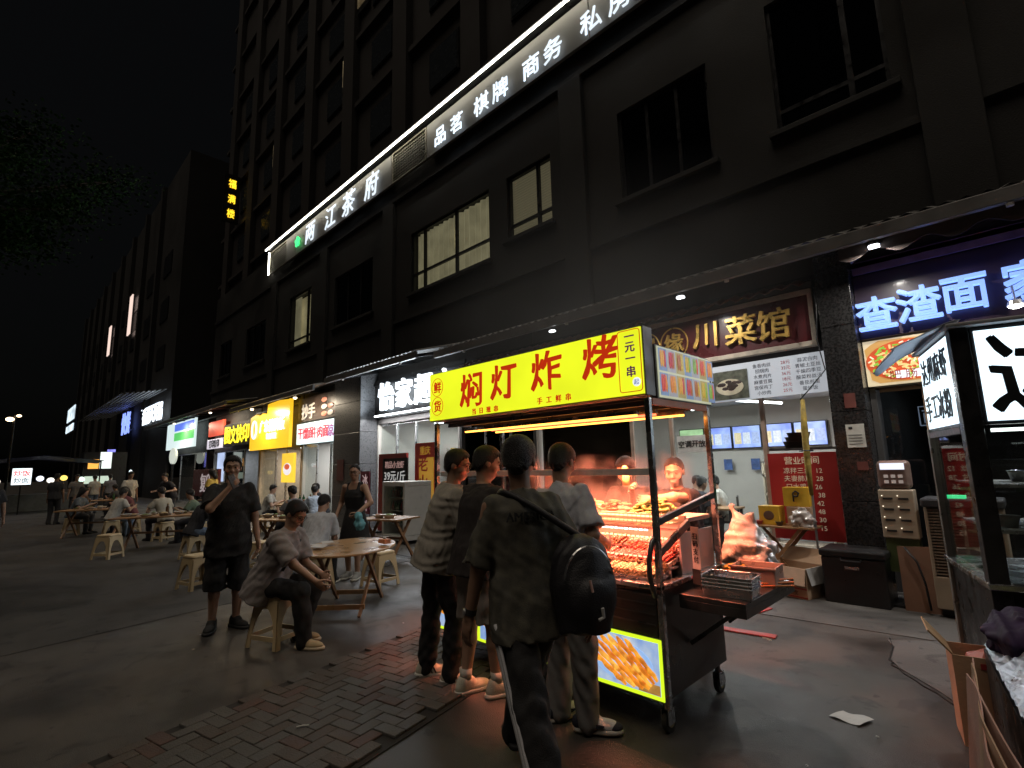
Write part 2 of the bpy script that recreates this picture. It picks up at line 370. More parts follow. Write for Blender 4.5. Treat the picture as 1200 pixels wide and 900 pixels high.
def person(label, pos, heading, h=1.74, lod=1, seated=False, pelvis=None, lean=4, side=0, twist=0, hyaw=0, hpitch=5, hroll=0,
           hands=None, hcurl=(.35, .35), feet=None, toes=None, shirt=None, sleeve=.55, hem=.0, sh_l=1., pants=None, pant_end='ankle', pant_w=1.,
           dress=None, shoes=None, sole=None, skin='a', hair='short', glasses=False, group=None, seed=0, build=1., cat='person', palm=None, poles=None, sleeves=True, foot_pitch=(0, 0)):
    s = h/1.75; hb = {0: .0075, 1: .011, 2: .02}[lod]; hc = {0: .0085, 1: .012, 2: .022}[lod]
    P = np.array(pelvis if pelvis is not None else ((0, 0, .95) if not seated else (0, 0, .56)), float)*s
    le, si, tw = RAD(lean), RAD(side), RAD(twist)
    u = nrm((math.sin(si), math.sin(le), math.cos(le)*math.cos(si)))
    r = nrm((math.cos(tw), math.sin(tw), 0)); r = nrm(r-u*(u@r)); f = np.cross(u, r)
    SCn = P+u*.475*s; NB = P+u*.53*s
    nd = nrm(u*.6+V3(0, .12, .7)); HC = NB+nd*.16*s
    # head frame
    hy = RAD(heading*0+hyaw)+tw
    hf = V3(-math.sin(hy), math.cos(hy), 0); hr = V3(math.cos(hy), math.sin(hy), 0); hu = V3(0, 0, 1)
    hp = RAD(hpitch); hf, hu = hf*math.cos(hp)-hu*math.sin(hp), hu*math.cos(hp)+hf*math.sin(hp)
    hl = RAD(hroll); hr, hu = hr*math.cos(hl)-hu*math.sin(hl), hu*math.cos(hl)+hr*math.sin(hl)
    H = lambda x, y, z: HC+(hr*x+hf*y+hu*z)*s
    FR = (hr, hf, hu)
    shl = {1: SCn+r*.172*s*build-u*.02*s, -1: SCn-r*.172*s*build-u*.02*s}
    hip = {1: P+V3(*r)*.088*s-V3(0, 0, .02)*s, -1: P-V3(*r)*.088*s-V3(0, 0, .02)*s}
    if feet is None: feet = {1: (.11, 0, 0), -1: (-.11, 0, 0)} if not seated else {1: (.12, .42, 0), -1: (-.12, .42, 0)}
    if hands is None: hands = {1: (.24, .06, .83), -1: (-.24, .06, .83)} if not seated else {1: (.14, .4, .6), -1: (-.14, .4, .6)}
    toes = toes or {1: 8, -1: -8}; poles = poles or {}
    jt = {}
    for q in (1, -1):
        T = np.array(hands[q], float)*s; el, wr = ik(shl[q], T, .29*s, .255*s, poles.get(q, V3(q*.5, -1, -.3)))
        A = np.array(feet[q], float)*s+V3(0, 0, .085*s); A = A
        kn, an = ik(hip[q], A, .425*s, .425*s, poles.get(q*2, V3(q*.15, 1, .3 if seated else .0)))
        jt[q] = (el, wr, kn, an)
    # ---- body
    pts = [H(0, 0, .15), H(0, 0, -.1), P-V3(.2, .2, .1)*s, P+V3(.2, .2, .1)*s] + [x for q in (1, -1) for x in (shl[q]+r*q*.08*s, *jt[q], jt[q][3]+V3(0, .2, -.1)*s, jt[q][3]-V3(0, .1, .1)*s, jt[q][1]+nrm(jt[q][1]-jt[q][0])*.2*s)]
    lo = np.min(pts, 0)-.16; hi = np.max(pts, 0)+.16
    b = Vox(lo, hi, hb)
    b.loft(P, r, u, f, [(-.1*s, 0, 0, .12*s, .09*s), (0, 0, 0, .135*s, .1*s), (.14*s, 0, 0, .125*s*build, .09*s*build), (.34*s, 0, 0, .15*s*build, .1*s*build), (.46*s, 0, -.01*s, .15*s*build, .08*s), (.52*s, 0, 0, .06*s, .055*s)], .03)
    b.cone(NB-u*.03*s, H(0, -.015, -.06), .056*s, .052*s, .03)
    for q in (1, -1):
        el, wr, kn, an = jt[q]
        b.cone(shl[q], el, .05*s*build, .04*s, .03); b.cone(el, wr, .041*s, .027*s, .02)
        b.cone(hip[q], kn, .075*s*build, .052*s, .03)
        cm = kn*.65+an*.35-nrm(np.cross(an-kn, V3(1, 0, 0)))*.0
        b.cone(kn, cm, .05*s, .052*s, .03); b.cone(cm, an, .052*s, .034*s, .02)
        ta = RAD(toes[q]); td = V3(math.sin(ta), math.cos(ta), 0); fp = RAD(foot_pitch[0 if q == 1 else 1]); tdd = td*math.cos(fp)-V3(0, 0, 1)*math.sin(fp)
        b.cone(an-V3(0, 0, .045)*s-td*.03*s, an+tdd*.135*s-V3(0, 0, .058)*s, .034*s, .022*s, .02); b.cone(an, an+tdd*.09*s-V3(0, 0, .05)*s, .034*s, .025*s, .02)
        # hand
        dd = nrm(wr-el); pn = np.array((palm or {}).get(q, V3(-q, .3, 0)), float); pn = nrm(pn-dd*(pn@dd)); sd = nrm(np.cross(dd, pn))*q
        if sd@V3(0, 1, 0.2) < 0 and not (palm or {}).get(q) is not None: sd = -sd
        b.ell(wr+dd*.048*s, (.040*s, .054*s, .019*s), (sd, dd, pn), .015)
        if lod < 2:
            cu = hcurl[0 if q == 1 else 1]
            for i, (Lf, w) in enumerate(((.070, .031), (.078, .0105), (.073, -.0095), (.058, -.028))):
                base = wr+dd*(.088-.004*abs(i-1))*s+sd*w*s; d0 = nrm(dd+sd*(.10-.075*i)); ax = np.cross(d0, pn)
                for j, (fr, rr) in enumerate(((.45, .0092), (.32, .0084), (.23, .0074))):
                    d0 = rotv(d0, ax, cu*(.7 if j == 0 else 1.1)); e2 = base+d0*Lf*fr*s; b.cone(base, e2, rr*s, (rr-.0007)*s, .006); base = e2
            base = wr+dd*.03*s+sd*.03*s; d0 = nrm(dd*.72+sd*.62+pn*.32)
            for Lf, rr in ((.04, .0125), (.034, .0105), (.026, .009)):
                e2 = base+d0*Lf*s; b.cone(base, e2, rr*s, (rr-.001)*s, .008); base = e2; d0 = nrm(d0+dd*.25-sd*.2+pn*.1)
        else: b.cone(wr+dd*.08*s, wr+dd*.15*s+pn*.03*s, .03*s, .02*s, .02, flat=(pn, 1.5))
    # head
    b.ell(H(0, -.008, .03), (.077*s, .098*s, .088*s), FR, .02)
    b.ell(H(0, .022, -.035), (.06*s, .07*s, .082*s), FR, .03)
    b.ell(H(0, .052, -.088), (.034*s, .034*s, .026*s), FR, .03)
    if lod < 2:
        for q in (1, -1):
            b.ell(H(q*.03, .096, .012), (.018*s, .016*s, .011*s), FR, .012, 's')
            b.ell(H(q*.03, .078, .010), (.015*s, .015*s, .012*s), FR, .004)
            b.cone(H(q*.012, .092, .03), H(q*.05, .08, .03), .009*s, .007*s, .014)
            b.ell(H(q*.047, .062, -.03), (.022*s, .024*s, .02*s), FR, .025)
            b.ell(H(q*.079, -.005, -.008), (.010*s, .022*s, .033*s), FR, .006)
        b.cone(H(0, .088, .012), H(0, .100, -.024), .007*s, .011*s, .012); b.ell(H(0, .097, -.030), (.017*s, .012*s, .009*s), FR, .008)
        b.ell(H(0, .088, -.062), (.026*s, .013*s, .007*s), FR, .008); b.ell(H(0, .087, -.075), (.021*s, .012*s, .008*s), FR, .008)
    o = b.mesh('person', SKIN[skin])
    o.location = pos; o.rotation_euler = (0, 0, RAD(heading-90)); o.matrix_basis = Matrix.Translation(pos) @ Matrix.Rotation(RAD(heading-90), 4, 'Z')
    tag(o, label, cat, group)
    def sm(mb, name, mat): return mb.build(name, mat, o, local=True, smooth=True)
    # ---- hair
    if hair:
        hh = {0: .0055, 1: .009, 2: .018}[lod]
        v = Vox(HC-.24*s, HC+.2*s, hh)
        v.ell(H(0, -.008, .03), (.077*s, .098*s, .088*s), FR, .02); v.ell(H(0, -.026, -.03), (.066*s, .074*s, .085*s), FR, .03)
        sl, X, Y, Z = v.sub(v.lo, v.lo+v.n*v.h); x0, y0, z0 = X-HC[0], Y-HC[1], Z-HC[2]
        lx, ly, lz = [(x0*q[0]+y0*q[1]+z0*q[2])/s for q in FR]
        nz = .007*np.sin(lx*95+2*np.sin(ly*60))*np.sin(ly*80+1.5*np.sin(lx*70)+seed)+.004*np.sin(lx*210+lz*130+seed)
        yk = [-.13, -.06, -.012, .018, .034, .05, .07, .09, .12]
        zk = {'buzz': [-.07, -.06, -.01, .0, .045, .06, .07, .085, .09], 'long': [-.2, -.2, -.2, -.2, -.1, .0, .05, .066, .07], 'bun': [-.06, -.05, .0, -.015, .02, .045, .062, .072, .075]}.get(hair, [-.085, -.072, -.014, -.03, -.01, .04, .056, .066, .07])
        line = np.interp(ly.ravel(), yk, zk).reshape(ly.shape)
        t = np.clip((lz-line+nz*1.5)/.035, 0, 1); top = {'buzz': .008, 'bun': .012}.get(hair, .019)
        side = np.clip((lz+.02)/.1, 0, 1)
        th = -.014+t*(.014+.008+(top-.008)*side)
        rough = .0022*np.sin(lx*330+3*np.sin(lz*90))*np.sin(ly*290+lz*120)
        v.d = (v.d-(th+rough*t)*s).astype('f4')
        if hair == 'bun': v.ell(H(0, -.12, .045), (.04*s, .038*s, .038*s), FR, .015)
        if hair == 'long': v.cone(H(0, -.07, .0), H(0, -.085, -.17), .075*s, .065*s, .04)
        v.mesh('hair', HAIR, o)
    if lod < 2:
        for q in (1, -1):
            sm(MB().blob(H(q*.03, .0885, .010), .0085*s, 5), 'eye', EYE_M)
            sm(MB().tube([H(q*.012, .101, .033), H(q*.03, .098, .038), H(q*.05, .085, .033)], [.003, .004, .002], 6), 'eyebrow', HAIR)
        sm(MB().tube([H(-.022, .095, -.068), H(0, .103, -.067), H(.022, .095, -.068)], [.002, .004, .002], 6), 'mouth', M('lip', (.33, .13, .1), .5))
        if glasses:
            g = MB()
            for q in (1, -1):
                g.tube([H(q*.033+.023*math.cos(t), .112-.02*abs(.033*q+.023*math.cos(t))/.05*.5, .010+.019*math.sin(t)) for t in np.linspace(0, 6.283, 15)], .0022, 5)
                g.tube([H(q*.056, .1, .014), H(q*.075, .06, .014), H(q*.082, -.01, .008)], .0022, 5)
            g.tube([H(-.01, .113, .012), H(.01, .113, .012)], .0022, 5); sm(g, 'glasses', RIM_M)
    # ---- shirt
    ls = sh_l
    if shirt is not None:
        v = Vox(lo, hi, hc); b2 = build
        bot = -.10-hem
        v.loft(P, r, u, f, [(bot*s, 0, .0, .192*s*b2*ls, .15*s*b2*ls), (.02*s, 0, .005*s, .187*s*b2*ls, .145*s*b2*ls), (.16*s, 0, .005*s, .172*s*b2*ls, .125*s*b2*ls), (.34*s, 0, .0, .188*s*b2, .13*s*b2), (.43*s, 0, -.005*s, .185*s*b2, .115*s), (.485*s, 0, -.005*s, .135*s*b2, .085*s), (.535*s, 0, 0, .065*s, .066*s)], .03)
        for q in (1, -1):
            el, wr = jt[q][:2]
            if not sleeves: break
            e = shl[q]+(el-shl[q])*min(1, sleeve*1.25); dd = nrm(e-shl[q]); t = Vox(lo, hi, hc)
            t.cone(shl[q]-r*q*.02*s, e, .07*s*b2, .078*s*ls, .03)
            if sleeve > .9: t.cone(el, el+(wr-el)*.95, .062*s, .047*s, .03)
            else: t.cut(e, -dd)
            k = .03; w = np.maximum(k-np.abs(v.d-t.d), 0)/k; v.d = np.minimum(v.d, t.d)-w*w*k*.25
        v.wrinkle(.0048*s, 17, seed+3, (1.1, 1.1, .4)); v.wrinkle(.0028*s, 48, seed+4, (1, 1, .7))
        v.mesh('shirt', shirt, o)
    if dress is not None:
        v = Vox(lo, hi, hc)
        v.loft(P, r, u, f, [(-.42*s, 0, .0, .25*s, .19*s), (-.1*s, 0, 0, .19*s, .15*s), (.12*s, 0, 0, .14*s, .11*s), (.3*s, 0, .012*s, .168*s, .132*s), (.38*s, 0, .005*s, .15*s, .122*s), (.42*s, 0, .0, .11*s, .105*s)], .02)
        for q in (1, -1):
            for w in (.085, -.095): v.cone(P+u*.36*s+r*q*.09*s+f*w*s, SCn+r*q*.095*s+u*.035*s+f*w*.3*s, .03*s, .022*s, .02)
        v.wrinkle(.005*s, 22, seed+5, (1, 1, .25)); v.mesh('dress', dress, o)
    if pants is not None:
        v = Vox(lo, hi, hc)
        v.loft(P, r, nrm(u*.3+V3(0, 0, .7)), f, [(-.1*s, 0, 0, .15*s*build, .115*s*build), (.0, 0, 0, .155*s*build, .12*s*build), (.07*s, 0, 0, .148*s*build, .112*s*build)], .03)
        for q in (1, -1):
            el, wr, kn, an = jt[q]; t = Vox(lo, hi, hc)
            t.cone(hip[q], kn, .094*s*build, (.076 if pant_end == 'ankle' else .094)*s*pant_w, .03)
            if pant_end == 'ankle':
                e = an-V3(0, 0, .03)*s if an[2] < .2 else an
                t.cone(kn, e, .076*s*pant_w, .064*s*pant_w, .02)
            else:
                if pant_end == 'calf': t.cone(kn, kn+(an-kn)*.3, .094*s*pant_w, .096*s*pant_w, .02)
                e = kn+(an-kn)*(.25 if pant_end == 'calf' else -.02); t.cut(e, kn-an if pant_end == 'calf' else hip[q]-kn)
            k = .02; w = np.maximum(k-np.abs(v.d-t.d), 0)/k; v.d = np.minimum(v.d, t.d)-w*w*k*.25
        v.wrinkle(.0055*s, 20, seed+8, (1, 1, .9)); v.wrinkle(.0028*s, 50, seed+9)
        v.mesh('shorts' if pant_end != 'ankle' else 'trousers', pants, o)
    # ---- shoes
    for q in (1, -1):
        if shoes is None: break
        an = jt[q][3]; ta = RAD(toes[q]); td = V3(math.sin(ta), math.cos(ta), 0); rt = V3(math.cos(ta), -math.sin(ta), 0)
        fp = RAD(foot_pitch[0 if q == 1 else 1]); td2 = td*math.cos(fp)-V3(0, 0, 1)*math.sin(fp); up = np.cross(rt, td2); F = (rt, td2, up)
        g = an-V3(0, 0, .085)*s if not fp else an-up*.085*s
        pt = lambda x, y, z: g+(rt*x+td2*y+up*z)*s
        v = Vox(pt(0, .05, .05)-.27*s, pt(0, .05, .05)+.27*s, {0: .007, 1: .01, 2: .02}[lod])
        if shoes != 'sandal':
            v.ell(pt(0, -.025, .045), (.042*s, .06*s, .052*s), F, .02); v.ell(pt(0, .09, .035), (.049*s, .105*s, .042*s), F, .03); v.cone(pt(0, .03, .075), pt(0, -.02, .09), .04*s, .043*s, .03)
            v.cut(pt(0, 0, .022), up); v.cut(pt(0, -.02, .118), -up)
            so = v.mesh('shoe', shoes, o)
        else:
            v.cone(pt(-.05, .07, .03), pt(0, .085, .065), .014*s, .014*s, .02); v.cone(pt(.05, .07, .03), pt(0, .085, .065), .014*s, .014*s, .02)
            so = v.mesh('sandal', M('sandal_strap', (.03, .028, .027), .6), o)
        w = Vox(pt(0, .05, .02)-.25*s, pt(0, .05, .02)+.25*s, {0: .007, 1: .01, 2: .02}[lod])
        w.cone(pt(0, -.05, .015), pt(0, .1, .015), .044*s, .054*s, .02); w.ell(pt(0, .14, .015), (.05*s, .07*s, .04*s), F, .02)
        w.cut(pt(0, 0, .001), up); w.cut(pt(0, 0, .03), -up)
        w.mesh('sole', sole or M('sole_white', (.6, .58, .52), .6), so)
        if lod == 0 and shoes != 'sandal':
            m = MB()
            for i in range(4): m.tube([pt(-.022, .05+.018*i, .083-.009*i), pt(0, .052+.018*i, .09-.009*i), pt(.022, .05+.018*i, .083-.009*i)], .0035*s, 5)
            m.build('lace', sole or MATS['sole_white'], so, local=True, smooth=True)
    o['_j'] = 0; del o['_j']
    JT[label] = dict(jt=jt, shl=shl, hip=hip, P=P, u=u, r=r, f=f, s=s, H=H, o=o, SC=SCn)
    return o
JT = {}
# ------------------------------------------------------------------ ground
ASPH = M('asphalt', (.066, .059, .052), .52, var=.45, scale=1.3, bump=.35, bscale=140, detail=9, rvar=.22)
def stain(m, lo=.5, sc=.7, gum=True):
    n = m.node_tree.nodes; L = m.node_tree.links; b = n['Principled BSDF']; src = b.inputs['Base Color'].links[0].from_socket; tc = [q for q in n if q.type == 'TEX_COORD'][0]
    def layer(src, scale, p0, p1, dark, det, dist=1.2):
        z = n.new('ShaderNodeTexNoise'); z.inputs['Scale'].default_value = scale; z.inputs['Detail'].default_value = det; z.inputs['Distortion'].default_value = dist; L.new(tc.outputs['Object'], z.inputs['Vector'])
        r = n.new('ShaderNodeValToRGB'); r.color_ramp.elements[0].position = p0; r.color_ramp.elements[1].position = p1; r.color_ramp.elements[0].color = (dark, dark, dark, 1); r.color_ramp.elements[1].color = (1, 1, 1, 1); L.new(z.outputs['Fac'], r.inputs['Fac'])
        x = n.new('ShaderNodeMix'); x.data_type = 'RGBA'; x.blend_type = 'MULTIPLY'; x.inputs['Factor'].default_value = 1; L.new(src, x.inputs['A']); L.new(r.outputs['Color'], x.inputs['B']); return x.outputs['Result']
    src = layer(src, sc, .40, .52, lo, 9); src = layer(src, sc*4.3, .36, .42, .6, 6)
    if gum: src = layer(src, 9, .27, .29, .45, 1, 0)
    L.new(src, b.inputs['Base Color'])
stain(ASPH)
MB().box(-260, 120, -120, 160, -.5, 0).build('ground', ASPH)['kind'] = 'structure'
JOINT = M('joint_sand', (.022, .02, .018), .95)
PA, PC = RAD(12.5), Vector((-3.52, 1.6, 0))
def pw(u, v, z=0): return (PC.x+u*math.cos(PA)-v*math.sin(PA), PC.y+u*math.sin(PA)+v*math.cos(PA), z)
pv = struct(MB().prism([pw(-.71, -2, .003), pw(.69, -2, .003), pw(.69, 3.6, .003), pw(-.71, 3.6, .003)], (0, 0, .003)).build('brick_pavement', JOINT))
PAV = [M('paver_grey', (.085, .08, .073), .68, var=.3, scale=14, bump=.5, bscale=120, rvar=.18), M('paver_brown', (.078, .064, .054), .7, var=.3, scale=14, bump=.5, bscale=120, rvar=.18), M('paver_red', (.085, .054, .045), .7, var=.3, scale=14, bump=.5, bscale=120, rvar=.18)]
def paver_mesh(mat):
    return MB().box(-.0945, .0945, -.046, .046, 0, .022).build('brick', mat, pv, bevel=.005, seg=2)
protos = [paver_mesh(m) for m in PAV]; cells = []
W_ = .0965
for i in range(-20, 80):
    for j in range(-10, 80):
        # herringbone: each cell pair
        for kind in (0, 1):
            a = (i+j) % 4
            if kind == 0 and a == 0: c = (i+1.0, j+.5, 0)
            elif kind == 1 and a == 2: c = (i+.5, j+1.0, 90)
            else: continue
            lu = -3.4+c[0]*W_; lv = -2.2+c[1]*W_; hw, hv = (.0965, .048) if c[2] == 0 else (.048, .0965)
            if lu-hw < -.72 or lu+hw > .70 or lv < -1.95 or lv > 3.5: continue
            x, y, _ = pw(lu, lv)
            if y < .2: continue
            cells.append((x, y, c[2]))
cells.sort(key=lambda c: (c[0]**2+(c[1])**2)); used = [0, 0, 0]; rest = MB()
for n_, (x, y, a) in enumerate(cells):
    red = random.random() < (.7 if x+.2*y < -3.45 else .12); k = (2 if random.random() < .35 else 1) if red else (0 if random.random() < .85 else 1)
    z = .002+random.uniform(-.003, .003); ra = a+12.5+random.uniform(-1.2, 1.2)
    if n_ < 300:
        o = protos[k] if not used[k] else protos[k].copy()
        if used[k]: COL.objects.link(o)
        used[k] = 1; o.location = (x, y, z); o.rotation_euler = (random.uniform(-.012, .012), random.uniform(-.012, .012), RAD(ra))
    else:
        T = Matrix.Translation((x, y, z)) @ Matrix.Rotation(RAD(ra), 4, 'Z'); rest.box(-.0945, .0945, -.046, .046, 0, .022, T)
if rest.v: rest.build('brick_field', PAV[1], pv)['kind'] = 'stuff'
# worn concrete patch with a cracked edge, wider concrete apron by the shops
PATCH = M('concrete_patch', (.11, .104, .098), .7, var=.25, scale=2.2, bump=.3, bscale=90, detail=8)
def patch(pts, z, name, mat):
    return struct(MB().prism([(x, y, z) for x, y in pts], (0, 0, .004)).build(name, mat))
patch([(-1.08, 5.72), (-1.0, 5.55), (-.97, 5.2), (-.9, 5.05), (-.62, 4.72), (-.42, 4.44), (-.2, 4.2), (.6, 4.0), (.9, 5.6), (.2, 6.2), (-.6, 6.05)], .004, 'concrete_patch', PATCH)
patch([(-30, 5.4), (-6, 5.55), (-1.4, 5.9), (3, 6.3), (3, 7.9), (-30, 7.9)], .002, 'shop_apron', M('apron_concrete', (.085, .079, .073), .6, var=.3, scale=1.7, bump=.3, bscale=90, detail=8))
stain(MATS['apron_concrete']); stain(PATCH, .7); crk = MB(); pts = [(-1.09, 5.78), (-1.02, 5.55), (-.985, 5.2), (-.915, 5.03), (-.63, 4.70), (-.43, 4.42), (-.2, 4.18)]
crk.tube([(x+random.uniform(-.02, .02), y+random.uniform(-.02, .02), .004) for (x0, y0), (x1, y1) in zip(pts, pts[1:]) for x, y in [(x0+(x1-x0)*t, y0+(y1-y0)*t) for t in (0, .25, .5, .75)]], .006, 5); struct(crk.build('pavement_crack', M('crack_black', (.012, .011, .01), .95)))
# road side of the pavement: a low kerb line and slabs joint
struct(MB().box(-60, 6, -6.2, -6.05, 0, .12).build('kerb', M('kerb_stone', (.12, .115, .11), .8, bump=.3), bevel=.01))
road = struct(MB().prism([(-60, -6, .002), (-60, 5.3, .002), (-7.9, 5.3, .002), (-7.35, 2.57, .002), (-6.9, .2, .002), (-6.5, -2, .002), (-6, -6, .002)], (0, 0, .003)).build('side_lane', M('lane_asphalt', (.048, .044, .041), .7, var=.3, scale=1.1, bump=.35, bscale=150, detail=8)))
stain(MATS['lane_asphalt'], .6)
# litter
pm = M('litter_paper', (.55, .54, .52), .8, var=.06)
lp = MB().grid(lambda u, v: (-1.09+.17*u+.05*v, 3.86-.02*u+.13*v, .008+.006*math.sin(7*u+3*v)+.01*u*v), 6, 5).build('paper_sheet', pm, solid=.001)
tag(lp, 'crumpled white paper sheet lying on the bare ground', 'paper')
for (x, y, l, a, mt, lb) in ((-3.43, 1.52, .075, 60, pm, 'thin pale cigarette end lying on the brick paving'), (-1.86, 5.05, .09, -20, M('litter_stick', (.6, .5, .38), .7), 'short pale stick lying by the red plastic strip')):
    o = MB().tube([(-l/2, 0, .012), (0, .006, .014), (l/2, 0, .012)], .006, 6).build('litter_stick', mt); o.location = (x, y, .022 if x < -3 else .004); o.rotation_euler = (0, 0, RAD(a)); tag(o, lb, 'litter')
RED = M('red_plastic', (.35, .035, .03), .5)
for lb, x0, x1, y0, y1, rz in (('long red plastic strip lying flat beside the cart wheel', -.24, .24, -.05, .05, 8), ('short red plastic mat under the cardboard box corner', -.16, .16, -.12, .12, -12)):
    o = MB().box(x0, x1, y0, y1, 0, .012).build('plastic_strip', RED, bevel=.004); o.location = (-2.06, 5.15, .003) if 'long' in lb else (-2.33, 6.0, .007); o.rotation_euler = (0, 0, RAD(rz)); tag(o, lb, 'plastic strip')
for i in range(26):
    x, y = random.uniform(-8, -.4), random.uniform(.8, 6.8)
    if -4.1 < x < -1.5 and 2.6 < y < 4.6: continue
    o = MB().blob((0, 0, .004), (random.uniform(.006, .018), random.uniform(.005, .012), .004), 4, .3).build('litter_scrap', random.choice([pm, JOINT, MATS['litter_stick']])); o.location = (x, y, .005)
    tag(o, 'tiny scrap of litter trodden into the ground', 'litter', 'litter scraps strewn over the ground')
# ------------------------------------------------------------------ podium building
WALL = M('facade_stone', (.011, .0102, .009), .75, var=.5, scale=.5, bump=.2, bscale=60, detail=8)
FRAME = M('window_frame_dark', (.03, .03, .032), .4, metal=.6)
DARKGL = GLASS('dark_glass', (.12, .13, .14)); CLEAR = GLASS('clear_glass', (.9, .93, .92), dirt=.03)
bd = thing('podium_building', 'long dark stone podium building with shop row and upper windows', 'building', (-12, 7.6, 0))
def wall_open(mb, x0, x1, z0, z1, ops, y0, y1):
    xs = sorted({x0, x1, *[o[0] for o in ops], *[o[1] for o in ops]}); zs = sorted({z0, z1, *[o[2] for o in ops], *[o[3] for o in ops]})
    for a, b in zip(xs, xs[1:]):
        run = None
        for c, d in zip(zs, zs[1:]):
            mid = ((a+b)/2, (c+d)/2); hole = any(o[0] < mid[0] < o[1] and o[2] < mid[1] < o[3] for o in ops)
            if hole:
                if run: mb.box(a, b, y0, y1, *run); run = None
            else: run = (run[0], d) if run else (c, d)
        if run: mb.box(a, b, y0, y1, *run)
wins = [(-11.35, -8.15, 6.3, 8.05, 'curtain'), (-7.55, -6.25, 6.55, 8.05, 'blind'), (-19.7, -17.75, 6.2, 8.3, 'lit'), (-4.6, -2.9, 6.3, 8.05, 'dark'), (-1.95, -.6, 6.3, 8.4, 'dim'), (1.2, 3.2, 6.3, 8.05, 'dark'), (-15.9, -13.4, 6.3, 8.05, 'dark'), (-24.6, -22.2, 6.3, 8.05, 'dark'), (-28.4, -26.6, 6.3, 8.05, 'dark')]
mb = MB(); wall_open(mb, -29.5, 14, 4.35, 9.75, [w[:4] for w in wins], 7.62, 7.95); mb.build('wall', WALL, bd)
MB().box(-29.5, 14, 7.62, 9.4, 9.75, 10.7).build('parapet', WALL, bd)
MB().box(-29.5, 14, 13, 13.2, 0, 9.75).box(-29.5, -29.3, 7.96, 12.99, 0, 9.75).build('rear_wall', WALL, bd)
for z in (5.6, 9.3): MB().box(-29.5, 14, 7.55, 7.62, z, z+.12).build('string_course', WALL, bd)
for x in (-21.2, -16.6, -12.4, -5.6, -.1, 4.4): MB().box(x-.28, x+.28, 7.5, 7.62, 4.4, 9.28).build('pilaster', WALL, bd, bevel=.01)
CURT = EM('lit_curtain', (.55, .47, .28), .26, var=.3, scale=3); BLND = EM('lit_blind', (.5, .42, .26), .12); ROOMLIT = EM('lit_room', (.6, .5, .28), .32, var=.5, scale=1.2); DIM = EM('dim_room', (.3, .26, .22), .02)  # room lamplight put into curtain, blind and room colours as glow
ROOMDK = M('room_dark', (.03, .03, .03), .8)
for (a, b, c, d, kind) in wins:
    wn = MB(); t = .05
    wn.box(a, b, 7.68, 7.76, c, c+t).box(a, b, 7.68, 7.76, d-t, d).box(a, a+t, 7.68, 7.76, c+t, d-t).box(b-t, b, 7.68, 7.76, c+t, d-t)
    if kind == 'curtain':
        ms = [a+.55, a+1.9]; tr = c+.55
        for x in ms: wn.box(x-.035, x+.035, 7.685, 7.755, c+t, d-t)
        wn.box(a+t, b-t, 7.69, 7.75, tr-.03, tr+.03)
    elif kind in ('blind', 'lit', 'dim'):
        x = b-.42; wn.box(x-.035, x+.035, 7.685, 7.755, c+t, d-t); wn.box(a+t, b-t, 7.69, 7.75, c+.3, c+.36)
    else:
        for k in (1, 2): x = a+(b-a)*k/3; wn.box(x-.03, x+.03, 7.685, 7.755, c+t, d-t)
    w = wn.build('window', FRAME, bd)
    MB().box(a+.02, b-.02, 7.715, 7.722, c+.02, d-.02).build('pane', CLEAR if kind in ('curtain', 'blind', 'lit') else DARKGL, w)
    MB().box(a-.1, b+.1, 7.52, 7.62, c-.09, c-.005).build('sill', WALL, w, bevel=.008)
    if kind == 'curtain':
        MB().grid(lambda u, v: (a+(b-a)*u, 7.86+.025*math.sin(u*95)+.012*math.sin(u*41+1), c+(d-c)*v), 200, 1).build('curtain', CURT, w, smooth=True)
        B('reveal_lamp', EM('curtain_lamp', (1, .85, .55), 2.2), w, -9.62, -9.57, 7.80, 7.82, 7.15, 7.7)
    elif kind == 'blind':
        m2 = MB()
        for k in range(24): z = c+(d-c)*(k+.5)/24; m2.box(a, b, 7.82, 7.86, z-.022, z+.022, None)
        m2.build('blind', BLND, w); B('backing', EM('blind_glow', (.5, .42, .26), .05), w, a, b, 7.88, 7.9, c, d)
    elif kind == 'lit': B('room', ROOMLIT, w, a, b, 8.0, 8.02, c, d); B('curtain', CURT, w, a, a+.5, 7.86, 7.9, c, d)
    elif kind == 'dim':
        B('room', DIM, w, a, b, 8.2, 8.22, c, d); B('ceiling_tube', EM('dim_tube', (.7, 1, .85), .55), w, a+.85, b-.05, 8.05, 8.08, c+.2, c+.23); B('curtain', M('dim_curtain', (.35, .32, .28), .9), w, a+.6, a+.95, 7.84, 7.88, c+.55, d)
    else: B('room', ROOMDK, w, a, b, 8.1, 8.12, c, d)
